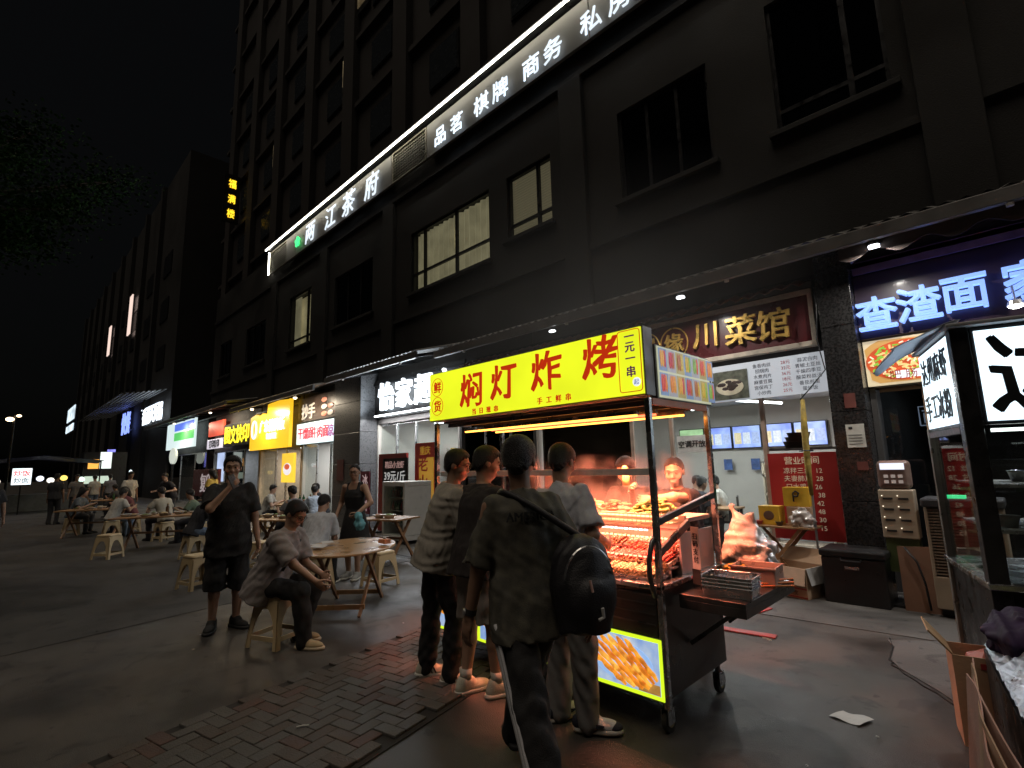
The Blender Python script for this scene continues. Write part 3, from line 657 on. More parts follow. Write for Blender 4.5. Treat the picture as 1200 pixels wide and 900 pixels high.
# ------------------------------------------------------------------ roof-edge sign of the tea house
ts = thing('rooftop_sign', 'long white tea-house letter sign with bright strip along podium roof edge', 'sign', (-10, 7.4, 9.8))
PAN = M('sign_panel_grey', (.20, .19, .17), .6, var=.1, scale=2); WHT = EM('white_letter', (.80, .90, 1), .85); STRIP = EM('sign_strip', (1, .95, .8), 13)
for (x0, x1) in ((-19.85, -18.98), (-18.96, -12.15), (-10.38, -5.0), (-4.98, 2.6)): MB().box(x0, x1, 7.46, 7.54, 9.82, 10.78).build('panel', PAN, ts, bevel=.006)
for (x0, x1) in ((-21.65, -19.87), (-12.12, -10.41)):
    g = MB(); z = 9.83
    g.box(x0, x0+.05, 7.46, 7.52, 9.82, 10.78).box(x1-.05, x1, 7.46, 7.52, 9.82, 10.78).box(x0+.05, x1-.05, 7.46, 7.52, 9.82, 9.86).box(x0+.05, x1-.05, 7.46, 7.52, 10.74, 10.78)
    for k in range(1, 18): g.bar((x0+.05+(x1-x0-.1)*k/18, 7.5, 9.86), (x0+.05+(x1-x0-.1)*k/18, 7.5, 10.74), .012)
    for k in range(1, 10): g.bar((x0+.05, 7.485, 9.86+.88*k/10), (x1-.05, 7.485, 9.86+.88*k/10), .012)
    g.build('lattice', M('lattice_metal', (.22, .2, .15), .5, metal=.5), ts)
for k in range(9):
    x0 = -21.65+k*2.7; MB().box(x0, x0+2.68, 7.26, 7.30, 10.82, 10.85).build('light_strip', STRIP, ts)
    MB().box(x0, x0+2.68, 7.24, 7.6, 10.86, 10.90).build('coping', FRAME, ts)
B('end_strip', STRIP, ts, -21.70, -21.67, 7.42, 7.46, 9.8, 10.8)
for k in range(12): MB().bar((-21.4+k*2.15, 7.54, 10.3), (-21.4+k*2.15, 7.62, 10.3), .06).build('bracket', FRAME, ts)
for ch, x, sz in (('两', -17.5, .82), ('江', -15.9, .84), ('茶', -14.6, .88), ('府', -13.15, .84), ('品', -9.7, .52), ('茗', -9.03, .52), ('棋', -8.1, .54), ('牌', -7.45, .54), ('商', -6.49, .54), ('务', -5.87, .54), ('私', -4.9, .54), ('房', -4.25, .54), ('菜', -3.55, .54)):
    TXT(ch, sz, WHT, ts, (x, 7.38, 10.22 if sz > .6 else 10.12), ext=.012, off=.003 if sz < .6 else .007, jit=.008 if sz > .6 else 0, name='letter', shear=.12 if sz > .6 else 0)
TXT('❀', .5, EM('logo_green', (.05, .8, .2), 1.4), ts, (-18.62, 7.38, 10.25), ext=.02, name='emblem', off=.02)
# ------------------------------------------------------------------ tower above the podium
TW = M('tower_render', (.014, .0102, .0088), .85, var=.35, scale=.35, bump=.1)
tw = thing('apartment_tower', 'tall dark apartment tower rising behind the rooftop letters', 'building', (-10, 9.5, 10.7))
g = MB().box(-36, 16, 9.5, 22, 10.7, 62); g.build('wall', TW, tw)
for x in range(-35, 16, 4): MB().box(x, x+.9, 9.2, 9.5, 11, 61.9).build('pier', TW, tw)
for k in range(13): MB().box(-36.1, 16.1, 9.3, 9.5, 13.4+k*3.2, 13.6+k*3.2).build('floor_band', TW, tw)
lit = {(-19.3, 18.1): .35, (-27.4, 18.0): .25, (-18.2, 21.2): .08}
for x in range(-33, 4, 4):
    for k in range(4):
        z = 14.4+k*3.2
        w = MB().box(x, x+1.6, 9.44, 9.5, z, z+1.5).build('window', FRAME, tw); B('pane', M('tower_pane', (.03, .035, .04), .15), w, x+.06, x+1.54, 9.42, 9.44, z+.06, z+1.44)
for (x, z), s_ in lit.items():
    w = MB().box(x-.1, x+1.0, 9.36, 9.42, z-.1, z+1.7).build('window', FRAME, tw); B('pane', EM('tower_lit%d' % int(s_*100), (.9, .7, .4), s_, var=.8, scale=1.1), w, x, x+.8, 9.33, 9.36, z+.2, z+1.5)
    B('ceiling_light', EM('tower_lamp', (1, .9, .7), 1.2), w, x+.35, x+.7, 9.31, 9.33, z+1.2, z+1.27)
vs = thing('vertical_sign', 'narrow vertical sign of glowing yellow characters high on tower corner', 'sign', (-32.4, 8.75, 16.6))
B('backing', FRAME, vs, -32.5, -32.36, 8.3, 9.2, 16.6, 19.7)
for ch, z in (('福', 19.1), ('满', 18.1), ('楼', 17.15)): TXT(ch, .6, EM('neon_yellow', (1, .66, .03), 1.2), vs, (-32.33, 8.75, z), right=(0, 1, 0), ext=.02, off=.006, name='letter', sx=.75)

# ------------------------------------------------------------------ far block at the end of the row
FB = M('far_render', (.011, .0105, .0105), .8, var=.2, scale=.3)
fb = thing('far_block', 'dark far building at the end of the shop row with bluish canopy', 'building', (-50, 7.6, 0))
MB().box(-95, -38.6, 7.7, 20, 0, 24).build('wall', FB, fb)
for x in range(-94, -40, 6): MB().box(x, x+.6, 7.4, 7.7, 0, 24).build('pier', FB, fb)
for k, x in enumerate(range(-92, -40, 6)):
    for z in (9, 12.5, 16): MB().box(x, x+2.4, 7.64, 7.7, z, z+1.6).build('window', FRAME, fb)
cn = MB()
for k in range(9): y = 5.2+k*.28; cn.bar((-62, y, 6.6+k*.06), (-39, y, 6.6+k*.06), .1, .05)
cn.build('canopy', M('canopy_steel', (.4, .42, .44), .5, metal=.4), fb)
B('canopy_lamp', EM('canopy_lamp', (.75, .85, 1), 1.4), fb, -47, -41, 7.5, 7.56, 6.35, 6.45)
for (a, b, z0, z1) in ((-55.6, -54.4, 13.9, 17.5), (-67.2, -66.0, 14.0, 17.1)): B('light_strip', EM('strip_pink', (1, .75, .65), .8), fb, a, b, 7.3, 7.39, z0, z1)
for body, x, z, sz, mt, lb in (('香满天火锅', -42, 5.7, 1.25, EM('far_white', (.85, .93, 1), 1.6), 'five white glowing characters under the bluish far canopy'), ('快餐', -51.8, 5.8, 1.9, EM('far_blue', (.25, .35, 1), 1.2), 'small glowing blue letter sign beyond the white characters')):
    s_ = thing('letter_sign', lb, 'sign', (x, 7.3, z)); B('rail', FRAME, s_, x-3, x+3, 7.36, 7.4, z-.7, z-.6); TXT(body, sz, mt, s_, (x, 7.3, z), ext=.03, off=.02, name='letter')
s_ = thing('hanging_sign', 'tilted white box sign hanging alone over far dark lane', 'sign', (-61, 4.5, 5.6))
B('box', FRAME, s_, -64.5, -57.5, 4.55, 4.7, 5.5, 8.0); B('upper_face', EM('far_face', (.75, .9, 1), 1.3, var=.6, scale=.9), s_, -64, -58, 4.5, 4.55, 6.6, 7.8); B('lower_face', MATS['far_face'], s_, -64, -58, 4.5, 4.55, 5.6, 6.2)
# ------------------------------------------------------------------ shops
TILE_F = M('shop_floor', (.2, .19, .18), .3, var=.15, scale=3); WHITEW = M('shop_wall_white', (.44, .41, .37), .7, var=.08, scale=2)
CEIL = M('shop_ceiling', (.55, .55, .54), .8, var=.05); DKW = M('shop_wall_dark', (.05, .045, .042), .7)
ALU = M('aluminium', (.5, .5, .5), .35, metal=.8, var=.08); WOODF = M('door_wood', (.30, .19, .12), .5, var=.25, scale=5, bump=.15)
TUBE_W = EM('white_tube', (.9, .96, 1), 9)
CHROME = M('steel', (.55, .55, .55), .25, metal=1, var=.1, scale=12, rvar=.1); DSTEEL = M('dark_steel', (.16, .155, .15), .35, metal=.9, var=.2, scale=6)
def shop(label, x0, x1, depth, ztop, wall, posts=(), glass=None, power=0, tubes=(), col=(.92, .97, 1), floor=TILE_F, frame=ALU, door=None, yf=7.72, rail=True):
    s = thing('shop', label, 'shop', ((x0+x1)/2, 7.7, 0)); yb = 7.7+depth
    B('floor', floor, s, x0, x1, 7.62, yb, .002, .03); B('ceiling', CEIL, s, x0, x1, 7.98, yb, ztop+.32, ztop+.4)
    B('rear_wall', wall, s, x0, x1, yb, yb+.1, 0, ztop+.4)
    for x in (x0, x1-.06): B('side_wall', wall, s, x, x+.06, 7.63, yb-.002, .031, ztop+.318)
    B('lintel', DKW, s, x0, x1, 7.63, 7.96, ztop, 4.34)
    for x in posts: MB().box(x-.03, x+.03, yf-.03, yf+.03, .03, ztop).build('post', frame, s, bevel=.004)
    ps = sorted([x0+.06, *posts, x1-.06])
    for i, (a, b) in enumerate(zip(ps, ps[1:])):
        if glass is not None and i in glass:
            MB().box(a+.031, b-.031, yf-.004, yf+.004, .1, ztop-.05).build('pane', glass[i], s)
            B('rail', frame, s, a+.031, b-.031, yf-.025, yf+.025, .03, .1); B('rail', frame, s, a+.031, b-.031, yf-.025, yf+.025, ztop-.05, ztop)
    for (xa, ya, xb, yb2, z) in tubes:
        t = MB().tube([(xa, ya, z), (xb, yb2, z)], .018, 8).build('tube_lamp', TUBE_W, s); MB().bar((xa, ya, z+.04), (xb, yb2, z+.04), .07, .04).build('housing', WHITEW, t)
        L = math.hypot(xb-xa, yb2-ya)
        if power: LAMP('tube_light', s, ((xa+xb)/2, (ya+yb2)/2, z-.025), L, .04, power, col, (0, 0, math.atan2(yb2-ya, xb-xa)))
    return s
R_ = shop('bright restaurant behind the food cart, white walls, seated diners and wall screens', -6.9, -1.66, 4.2, 2.52, WHITEW, posts=(-4.75, -4.02, -2.6), glass={0: GLASS('brown_film', (.10, .085, .07)), 1: GLASS('frosted', (.8, .82, .8), dirt=.5), 2: CLEAR}, power=19,
         tubes=((-4.9, 8.6, -3.9, 8.6, 2.62), (-3.7, 8.9, -3.2, 10.6, 2.66), (-5.6, 10.2, -4.6, 10.2, 2.66)), frame=M('post_painted', (.45, .33, .26), .5))
SCR = EM('screen_blue', (.42, .55, 1), .75, var=.75, scale=5, col2=(.1, .16, .75)); SCRB = FRAME
for k in range(5):
    x0 = -5.95+k*.64; w = B('wall_screen', SCRB, R_, x0, x0+.62, 11.80, 11.84, 1.85, 2.36); B('display', SCR if k else EM('screen_green', (.55, .85, .45), .7, var=.6, scale=6), w, x0+.02, x0+.6, 11.79, 11.80, 1.87, 2.34)
    for j in range(3): B('picture_tile', EM('dish%d' % j, ((.9, .75, .45), (.8, .85, .95), (.5, .6, .95))[j], .7, var=.6, scale=25), w, x0+.05+.19*j, x0+.2+.19*j, 11.782, 11.79, 1.95, 2.2)
for k, x in enumerate((-4.9, -4.3)): B('wall_poster', M('poster_blue', (.04, .08, .22), .6, var=.5, scale=8), R_, x, x+.18, 11.76, 11.79, 1.38, 1.62)
sgn = thing('notice_board', 'white notice reading air-conditioning on, fixed to restaurant glass behind vendor', 'notice', (-3.66, 7.66, 1.7))
B('board', M('notice_white', (.75, .75, .73), .6), sgn, -3.9, -3.42, 7.64, 7.68, 1.74, 2.0); TXT('空调开放', .115, M('ink_black', (.015, .015, .015), .6), sgn, (-3.66, 7.635, 1.87), off=.01, ext=.001)
# big maroon name board
nb = thing('restaurant_sign', 'maroon restaurant name board with gold characters in pale frame', 'sign', (-3.0, 7.5, 3.08))
MAR = M('maroon_board', (.085, .015, .018), .35, var=.12, scale=2, coat=.3); FRM = M('pale_frame', (.5, .44, .36), .5, var=.2, scale=10, bump=.2)
B('board', MAR, nb, -4.72, -1.80, 7.50, 7.56, 3.14, 3.78)
for a in ((-4.78, -1.74, 3.78, 3.85), (-4.78, -1.74, 3.07, 3.14), (-1.80, -1.74, 3.14, 3.78), (-4.78, -4.72, 3.14, 3.78)): B('frame', FRM, nb, a[0], a[1], 7.46, 7.57, a[2], a[3], bevel=.006)
for k_, x_ in enumerate((-5.6, -3.2, -.9, 1.6)):
    o_ = thing('canopy_spot', ('small white lamp under the canopy above the dark window', 'small white lamp under the canopy above the maroon board', 'small white lamp under the canopy above the blue letters', 'small white lamp under the canopy end beyond the blue letters')[k_], 'lamp', (x_, 6.7, 3.95))
    MB().cyl((x_, 6.7, 3.97), (x_, 6.7, 3.93), .045, .06, n=14).build('shade', ALU, o_); B('bulb', EM('spot_bulb', (.9, .95, 1), 6), o_, x_-.05, x_+.05, 6.67, 6.73, 3.905, 3.925); LAMP('spot_light', o_, (x_, 6.7, 3.89), .1, .06, 12, (1, .95, .88), (RAD(-12), 0, 0))
GOLD = M('gold_leaf', (.85, .55, .14), .35, metal=.55, var=.1)
for ch, x, z, sz in (('川', -3.22, 3.49, .42), ('菜', -2.70, 3.47, .46), ('馆', -2.25, 3.46, .46)): TXT(ch, sz, GOLD, nb, (x, 7.46, z), ext=.02, off=.016, jit=.012, shear=.06, name='letter')
for ch, x in (('缘', -3.74), ('蜀', -4.22)):
    m = MB().tube([(x+.23*math.cos(t), 7.47, 3.46+.25*math.sin(t)) for t in np.linspace(0, 2*math.pi, 37)], .012, 6); m.build('ring', GOLD, nb); TXT(ch, .34, GOLD, nb, (x, 7.46, 3.46), ext=.015, off=.016, jit=.012, name='letter')
mn = thing('menu_board', 'pale lit menu board with dish photograph under maroon name board', 'menu', (-2.4, 7.5, 2.44))
B('board', EM('menu_pale', (.62, .66, .72), .42, var=.12, scale=2), mn, -3.22, -1.69, 7.52, 7.57, 2.46, 2.99)
DP = B('dish_photo', M('photo_dark', (.12, .13, .1), .5, var=.5, scale=12), mn, -3.2, -2.68, 7.50, 7.52, 2.48, 2.9)
MB().prism([(-2.94+.2*math.cos(t), 7.498, 2.66+.12*math.sin(t)) for t in np.linspace(0, 6.2, 24)], (0, -.004, 0)).build('plate_print', M('plate_print', (.7, .66, .5), .5), DP)
m = MB()
for k in range(16): m.blob((-2.94+random.uniform(-.14, .14), 7.492, 2.67+random.uniform(-.07, .07)), (.05, .003, .025), 4)
m.build('meat_print', M('meat_print', (.06, .045, .04), .5, var=.4), DP)
INK = MATS['ink_black']; REDINK = M('ink_red', (.4, .03, .03), .6)
TXT('鱼香肉丝\n回锅肉\n水煮肉片\n麻婆豆腐\n宫保鸡丁\n小炒肉', .062, INK, mn, (-2.48, 7.517, 2.72), ext=.0008, line=1.12); TXT('28元\n32元\n36元\n18元\n26元\n25元', .06, REDINK, mn, (-2.17, 7.517, 2.72), ext=.0008, line=1.15); TXT('蒜泥白肉\n青椒土豆丝\n干煸四季豆\n酸菜粉丝汤\n番茄煎蛋\n蛋炒饭', .062, INK, mn, (-1.9, 7.517, 2.72), ext=.0008, line=1.12)
# column between the shops
STONE = M('black_granite', (.022, .021, .021), .28, var=.5, scale=40, coat=.2)
cl_ = thing('stone_column', 'black granite column with white notice between restaurant and noodle shop', 'column', (-1.46, 7.6, 0))
for k in range(4): MB().box(-1.655, -1.285, 7.33, 7.98, .0+k*1.08+.004, k*1.08+1.076).build('slab', STONE, cl_, bevel=.004)
for (x0, x1, z0, z1, mt) in ((-1.52, -1.28-.05, 1.72, 2.0, M('notice_paper', (.6, .57, .5), .8)), (-1.5, -1.38, 2.2, 2.38, M('sticker_brown', (.16, .05, .04), .5)), (-1.45, -1.34, 1.45, 1.55, MATS['sticker_brown'])): B('notice', mt, cl_, x0, x1, 7.322, 7.33, z0, z1)
B('notice_print', INK, cl_, -1.49, -1.45, 7.319, 7.322, 1.94, 1.97)
for k in range(4): B('notice_line', M('ink_grey', (.25, .24, .22), .8), cl_, -1.5, -1.36, 7.319, 7.322, 1.76+.035*k, 1.77+.035*k)
# noodle shop on the other side of the column
N_ = shop('dim noodle shop with glass front beside the black granite column', -1.28, 3.4, 4.5, 2.44, DKW, posts=(-.75, .9), glass={0: GLASS('smoke_glass', (.45, .48, .5)), 1: GLASS('smoke_glass'), 2: GLASS('smoke_glass')}, power=3.0, tubes=((-.6, 9.6, .6, 9.6, 2.6),), frame=WOODF)
fs = thing('noodle_sign', 'purple-brown fascia board with big pale blue glowing characters', 'sign', (0, 7.5, 3.05))
B('board', M('fascia_purple', (.045, .022, .032), .45, var=.15, scale=1.5, coat=.2), fs, -1.28, 3.4, 7.52, 7.60, 3.05, 3.86)
BLUEL = EM('blue_letter', (.25, .42, 1), .95)
for ch, x, z in (('查', -1.07, 3.34), ('渣', -.66, 3.36), ('面', -.25, 3.38), ('家', .26, 3.40), ('常', .75, 3.40), ('菜', 1.2, 3.4)): TXT(ch, .44, BLUEL, fs, (x, 7.44, z), ext=.045, off=.013, name='letter', sx=.98)
fp_ = thing('food_picture', 'lit picture panel of a chilli noodle bowl beneath blue characters', 'picture', (-1.0, 7.5, 2.46))
B('panel', EM('bowl_bg', (.75, .62, .4), .6), fp_, -1.27, -.35, 7.54, 7.60, 2.46, 3.02)
MB().prism([(-.84+.5*math.cos(t), 7.538, 2.74+.32*math.sin(t)) for t in np.linspace(0, 6.2, 30) if abs(.32*math.sin(t)) <= .40 and -1.26 < -.84+.5*math.cos(t) < -.36 and 2.47 < 2.74+.32*math.sin(t) < 3.01], (0, -.004, 0)).build('bowl_rim', EM('bowl_rim', (.62, .34, .1), .6), fp_)
MB().prism([(-.84+.42*math.cos(t), 7.532, 2.74+.245*math.sin(t)) for t in np.linspace(0, 6.2, 30)], (0, -.004, 0)).build('soup', EM('soup_red', (.65, .1, .03), .7, var=.4, scale=14), fp_)
for nm, c, n, sz in (('noodle_bits', (.85, .62, .25), 90, .032), ('green_bits', (.25, .55, .06), 70, .026), ('pale_bits', (.95, .85, .6), 40, .024), ('chilli_bits', (.75, .06, .03), 40, .022)):
    m = MB()
    for k in range(n):
        t, q = random.uniform(0, 6.28), math.sqrt(random.random()); x, z = -.84+.39*q*math.cos(t), 2.74+.22*q*math.sin(t)
        if -1.26 < x < -.37 and 2.48 < z < 3: T = Matrix.Rotation(random.uniform(0, 3), 4, 'Y'); m.box(-sz*random.uniform(.6, 1.6), sz, 0, .003, -sz*.35, sz*.35, Matrix.Translation((x, 7.522-random.random()*.004, z)) @ T)
    o_ = m.build(nm, EM('print_'+nm, c, .8, var=.3, scale=30), fp_); o_['kind'] = 'stuff'
for k in range(3): B('caption_tile', EM('caption', (.85, .85, .9), .8), fp_, -.98+.17*k, -.84+.17*k, 7.50, 7.512, 2.52, 2.61)
TXT('肥肠鸡', .12, REDINK, fp_, (-.825, 7.498, 2.565), ext=.001, space=1.3)
gs = thing('neon_reflection', 'reflected neon character modelled as glowing strokes behind the noodle shop glass', 'sign', (-.6, 8.3, 1.9))  # neon reflection in the pane, built as glowing strokes behind it
TXT('南', .2, EM('reflection_pale', (.6, .68, .85), .55), gs, (-.78, 8.3, 2.1), ext=.004, name='letter')
MB().tube([(-.90, 8.3, 1.98), (-.90, 8.3, 2.22), (-.66, 8.3, 2.22), (-.66, 8.3, 1.98), (-.90, 8.3, 1.98)], .008, 6).build('outline', MATS['reflection_pale'], gs)
cs = thing('glass_counter', 'steel kitchen counter with shelves behind noodle shop glass', 'counter', (0, 8.8, 0))
for z in (.75, 1.1, 1.5): B('shelf', DSTEEL, cs, -.9, 2.5, 8.6, 9.1, z, z+.03)
for x in (-.88, .8, 2.46): B('upright', DSTEEL, cs, x, x+.04, 8.62, 8.66, 0, 1.9)
for k in range(7):
    x = -.75+k*.33; jr = MB().lathe([(.05, 0), (.055, .02), (.055, .15), (.03, .18), (.03, .2)], (x, 8.8, 1.13), 14).build('jar', random.choice([M('jar_white', (.5, .5, .48), .3), M('jar_dark', (.06, .04, .03), .3), M('jar_green', (.1, .2, .1), .3)]), smooth=True)
    tag(jr, 'seasoning jar standing on the shelf behind the noodle shop glass', 'jar', 'jars on the noodle shop shelf')
# ------------------------------------------------------------------ dark shop and supermarket to the west
D_ = shop('dark unlit shop front between supermarket and restaurant, behind the customers', -9.3, -6.92, 3, 2.52, DKW, posts=(-8.5, -7.7), glass={0: DARKGL, 1: DARKGL, 2: DARKGL}, frame=ALU)
S_ = shop('supermarket with glowing white name letters and glass front', -13.0, -9.32, 4, 2.85, WHITEW, posts=(-12.1, -11.2, -10.3), glass={0: CLEAR, 1: CLEAR, 2: CLEAR, 3: CLEAR}, power=16, tubes=((-12.4, 9.2, -10.2, 9.2, 2.9), (-12.4, 10.6, -10.2, 10.6, 2.9)))
for k in range(5):
    x = -12.7+k*.68; sf = thing('goods_shelf', 'stocked supermarket shelf seen through the shop glass', 'shelf', (x, 10, 0), group='supermarket shelves behind the glass')
    for j in range(5): B('board', WHITEW, sf, x, x+.62, 9.9, 10.3, .2+.42*j, .23+.42*j)
    for q in (x-.02, x+.6): B('upright', ALU, sf, q, q+.02, 9.9, 10.3, .01, 2.2)
    for j in range(5):
        m = MB(); m.cur = 0
        for i in range(6): m.cur = random.randrange(4); a_ = x+.02+i*.1; m.box(a_, a_+.085, 9.93, 10.1, .23+.42*j, .23+.42*j+random.uniform(.15, .3))
        m.build('goods', [M('goods_red', (.4, .05, .04), .5), M('goods_white', (.6, .6, .55), .5), M('goods_blue', (.08, .12, .4), .5), M('goods_yellow', (.6, .4, .06), .5)], sf)
ss = thing('supermarket_sign', 'glowing white supermarket characters over a white tube lamp', 'sign', (-11, 7.5, 3.1))
B('board', M('fascia_dark', (.03, .028, .027), .4), ss, -13.0, -9.0, 7.54, 7.60, 3.0, 4.1)
WL = EM('super_letter', (.85, .93, 1), 2.4)
for ch, x in (('怡', -12.25), ('家', -11.38), ('超', -10.5), ('市', -9.62)): TXT(ch, .82, WL, ss, (x, 7.44, 3.58), ext=.04, off=.006, name='letter', sx=.95)
MB().tube([(-12.75, 7.4, 3.05), (-9.6, 7.4, 3.05)], .025, 8).build('tube_lamp', EM('tube_strong', (.9, .96, 1), 6), ss); LAMP('tube_light', ss, (-11.2, 7.38, 3.0), 3.1, .05, 40, (.95, .97, 1)); LAMP('tube_uplight', ss, (-11.2, 7.2, 3.1), 3.1, .05, 30, (.85, .94, 1), (RAD(-150), 0, 0))
ps = thing('poster_stand', 'black crayfish price board reading 39 per jin, in front of supermarket', 'board', (-11.4, 7.1, 0))
B('frame', M('poster_red', (.3, .03, .025), .5, var=.2, scale=3), ps, -12.05, -10.75, 7.12, 7.18, .05, 1.98); PB = B('face', M('poster_black', (.012, .012, .012), .4), ps, -11.78, -10.66, 7.08, 7.12, .98, 1.86)
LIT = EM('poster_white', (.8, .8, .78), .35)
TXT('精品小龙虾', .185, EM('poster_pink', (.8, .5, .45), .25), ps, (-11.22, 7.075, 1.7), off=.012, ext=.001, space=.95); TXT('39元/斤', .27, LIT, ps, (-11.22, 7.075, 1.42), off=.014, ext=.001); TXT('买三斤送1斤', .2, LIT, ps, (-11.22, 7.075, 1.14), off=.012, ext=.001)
cray = B('crayfish_print', M('crayfish_print', (.35, .06, .03), .5, var=.5, scale=9), ps, -11.95, -10.8, 7.10, 7.12, .15, .95)
for k in range(2): B('foot', FRAME, ps, -11.9+k*.95, -11.8+k*.95, 6.95, 7.35, 0, .05)
gb = thing('gold_banner', 'tall red banner with gold panel and characters beside supermarket door', 'banner', (-10.1, 7.3, 0))
B('cloth', M('banner_red', (.45, .04, .03), .6), gb, -10.62, -9.75, 7.28, 7.30, .5, 2.2); B('gold_panel', EM('banner_gold', (.85, .45, .06), .22, var=.2), gb, -10.42, -9.85, 7.26, 7.28, .6, 1.85)
TXT('老\n火\n锅', .42, REDINK, gb, (-10.25, 7.255, 1.25), off=.015, ext=.001, jit=.01); TXT('重庆', .22, MATS['banner_gold'], gb, (-10.2, 7.275, 2.02), off=.015, ext=.001)
for x in (-10.62, -9.77): B('pole', FRAME, gb, x, x+.02, 7.301, 7.32, 0, 2.25)
dk = thing('drinks_banner', 'narrow dark red cold-drinks banner with vertical pale characters', 'banner', (-12.5, 7.0, 0))
B('cloth', M('banner_plum', (.16, .02, .04), .6), dk, -12.72, -12.25, 6.98, 7.0, .45, 1.55); TXT('冰\n饮\n料', .3, EM('pale_pink', (.85, .6, .6), .3), dk, (-12.48, 6.975, 1.0), off=.012, ext=.001)
for x in (-12.72, -12.27): B('pole', FRAME, dk, x, x+.02, 7.001, 7.02, 0, 1.6)
fz = thing('drinks_freezer', 'white chest freezer with glass front standing by supermarket posters', 'freezer', (-9.95, 6.5, 0))
FW = M('freezer_white', (.55, .54, .5), .4, var=.06)
for a in ((-10.4, -9.5, 6.25, 6.95, .08, .18), (-10.4, -9.5, 6.25, 6.95, 1.22, 1.32), (-10.4, -10.33, 6.25, 6.95, .18, 1.22), (-9.57, -9.5, 6.25, 6.95, .18, 1.22), (-10.33, -9.57, 6.88, 6.95, .18, 1.22)): B('panel', FW, fz, *a, bevel=.012)
B('glass_door', CLEAR, fz, -10.33, -9.57, 6.27, 6.275, .18, 1.22)
for j in range(3):
    B('shelf', ALU, fz, -10.32, -9.58, 6.35, 6.87, .4+.28*j, .41+.28*j)
    for i in range(6): MB().lathe([(.035, 0), (.035, .13), (.015, .18), (.015, .2)], (-10.25+.12*i, 6.45, .412+.28*j), 8).build('bottle', random.choice([MATS['goods_red'], MATS['goods_white'], MATS['jar_green']]), fz, smooth=True)
for k in range(4): B('foot', FRAME, fz, (-10.38, -9.57)[k % 2], (-10.33, -9.52)[k % 2], (6.28, 6.87)[k//2], (6.33, 6.92)[k//2], 0, .08)
pc = thing('grey_pillar', 'broad grey stone pillar between supermarket and white-signed shop', 'column', (-13.8, 7.6, 0))
for k in range(5): MB().box(-14.6, -13.02, 7.1, 7.98, k*.88+.003, k*.88+.877).build('slab', M('grey_granite', (.085, .085, .088), .35, var=.3, scale=30), pc, bevel=.006)
B('poster', M('pillar_poster', (.1, .03, .03), .5, var=.4, scale=6), pc, -14.3, -13.9, 7.08, 7.1, 1.3, 1.9)
# ------------------------------------------------------------------ smaller shops further along
def small_sign(name, label, x0, x1, z0, z1, y, board, texts, loc=None):
    s = thing(name, label, 'sign', ((x0+x1)/2, y, z0)); B('board', board, s, x0, x1, y, y+.1, z0, z1, bevel=.01)
    for (t, x, z, sz, mt, off) in texts: TXT(t, sz, mt, s, (x, y-.015, z), ext=.008, off=off, name='lettering')
    return s
Q1 = shop('bright noodle stall under white sign with red characters', -18.0, -14.62, 3, 2.5, WHITEW, posts=(-17.0, -16.0), glass={0: CLEAR, 2: CLEAR}, power=34, tubes=((-17.3, 9, -15.4, 9, 2.6),))
small_sign('stall_sign', 'white lit sign with three groups of red characters above noodle stall', -17.9, -14.75, 2.5, 3.2, 7.35, EM('sign_cyan', (.72, .92, .95), .95), [('干馏面', -17.15, 2.85, .42, EM('redtxt', (.75, .05, .08), .6), .008), ('牛肉面', -16.05, 2.85, .42, MATS['redtxt'], .008), ('凉风', -15.12, 2.85, .42, EM('bluetxt', (.45, .1, .35), .6), .008)])
ds_ = small_sign('photo_sign', 'dark photo board of dishes above the white noodle stall sign', -17.95, -14.7, 3.26, 4.1, 7.4, M('dark_photo', (.04, .025, .02), .4, var=.6, scale=3), [('抄手', -17.1, 3.6, .55, EM('cream_txt', (.8, .72, .6), .35), .02)])
for k in range(7): MB().blob((-15.9+.45*(k % 3), 7.38, 3.42+.23*(k//3)), (.2, .012, .085), 5).build('dish_print', EM('dish_print%d' % (k % 2), ((.8, .3, .2), (.85, .75, .65))[k % 2], .3, var=.5, scale=9), ds_)
Q2 = shop('rice shop with aluminium doors under big yellow sign', -22.1, -18.1, 3, 2.45, M('shop_wall_beige', (.4, .3, .2), .7), posts=(-20.6, -19.6), glass={0: CLEAR}, power=30, tubes=((-21.4, 9, -19.2, 9, 2.55),))
ys = thing('yellow_sign', 'big yellow cut-out sign with white characters above rice shop', 'sign', (-19.8, 7.2, 2.45))
MB().prism([(-22.1, 7.2, 2.45), (-18.2, 7.2, 2.45), (-18.2, 7.2, 4.15), (-18.5, 7.2, 4.2), (-18.6, 7.2, 4.12), (-18.9, 7.2, 4.2), (-20.3, 7.2, 4.15), (-20.3, 7.2, 3.75), (-20.8, 7.2, 3.85), (-21.1, 7.2, 3.76), (-21.5, 7.2, 3.86), (-22.1, 7.2, 3.76)], (0, .12, 0)).build('board', EM('yellow_board', (.95, .52, .02), .85), ys)
TXT('广东猪脚饭', .5, EM('ywhite', (.75, .8, 1), 1.2), ys, (-19.8, 7.18, 3.32), ext=.01, off=.008); TXT('现卤现做', .26, EM('ycream', (1, .95, .7), 1), ys, (-19.8, 7.18, 2.92), ext=.01, off=.015)
MB().tube([(-21.6+.24*math.cos(t), 7.18, 3.25+.34*math.sin(t)) for t in np.linspace(0, 6.28, 25)], .035, 6).build('emblem', MATS['ywhite'], ys)
bp_ = small_sign('bowl_poster', 'small yellow lit poster of a bowl beside rice shop door', -19.5, -18.45, 1.2, 2.25, 7.5, EM('poster_yellow', (.95, .6, .05), .8), [])
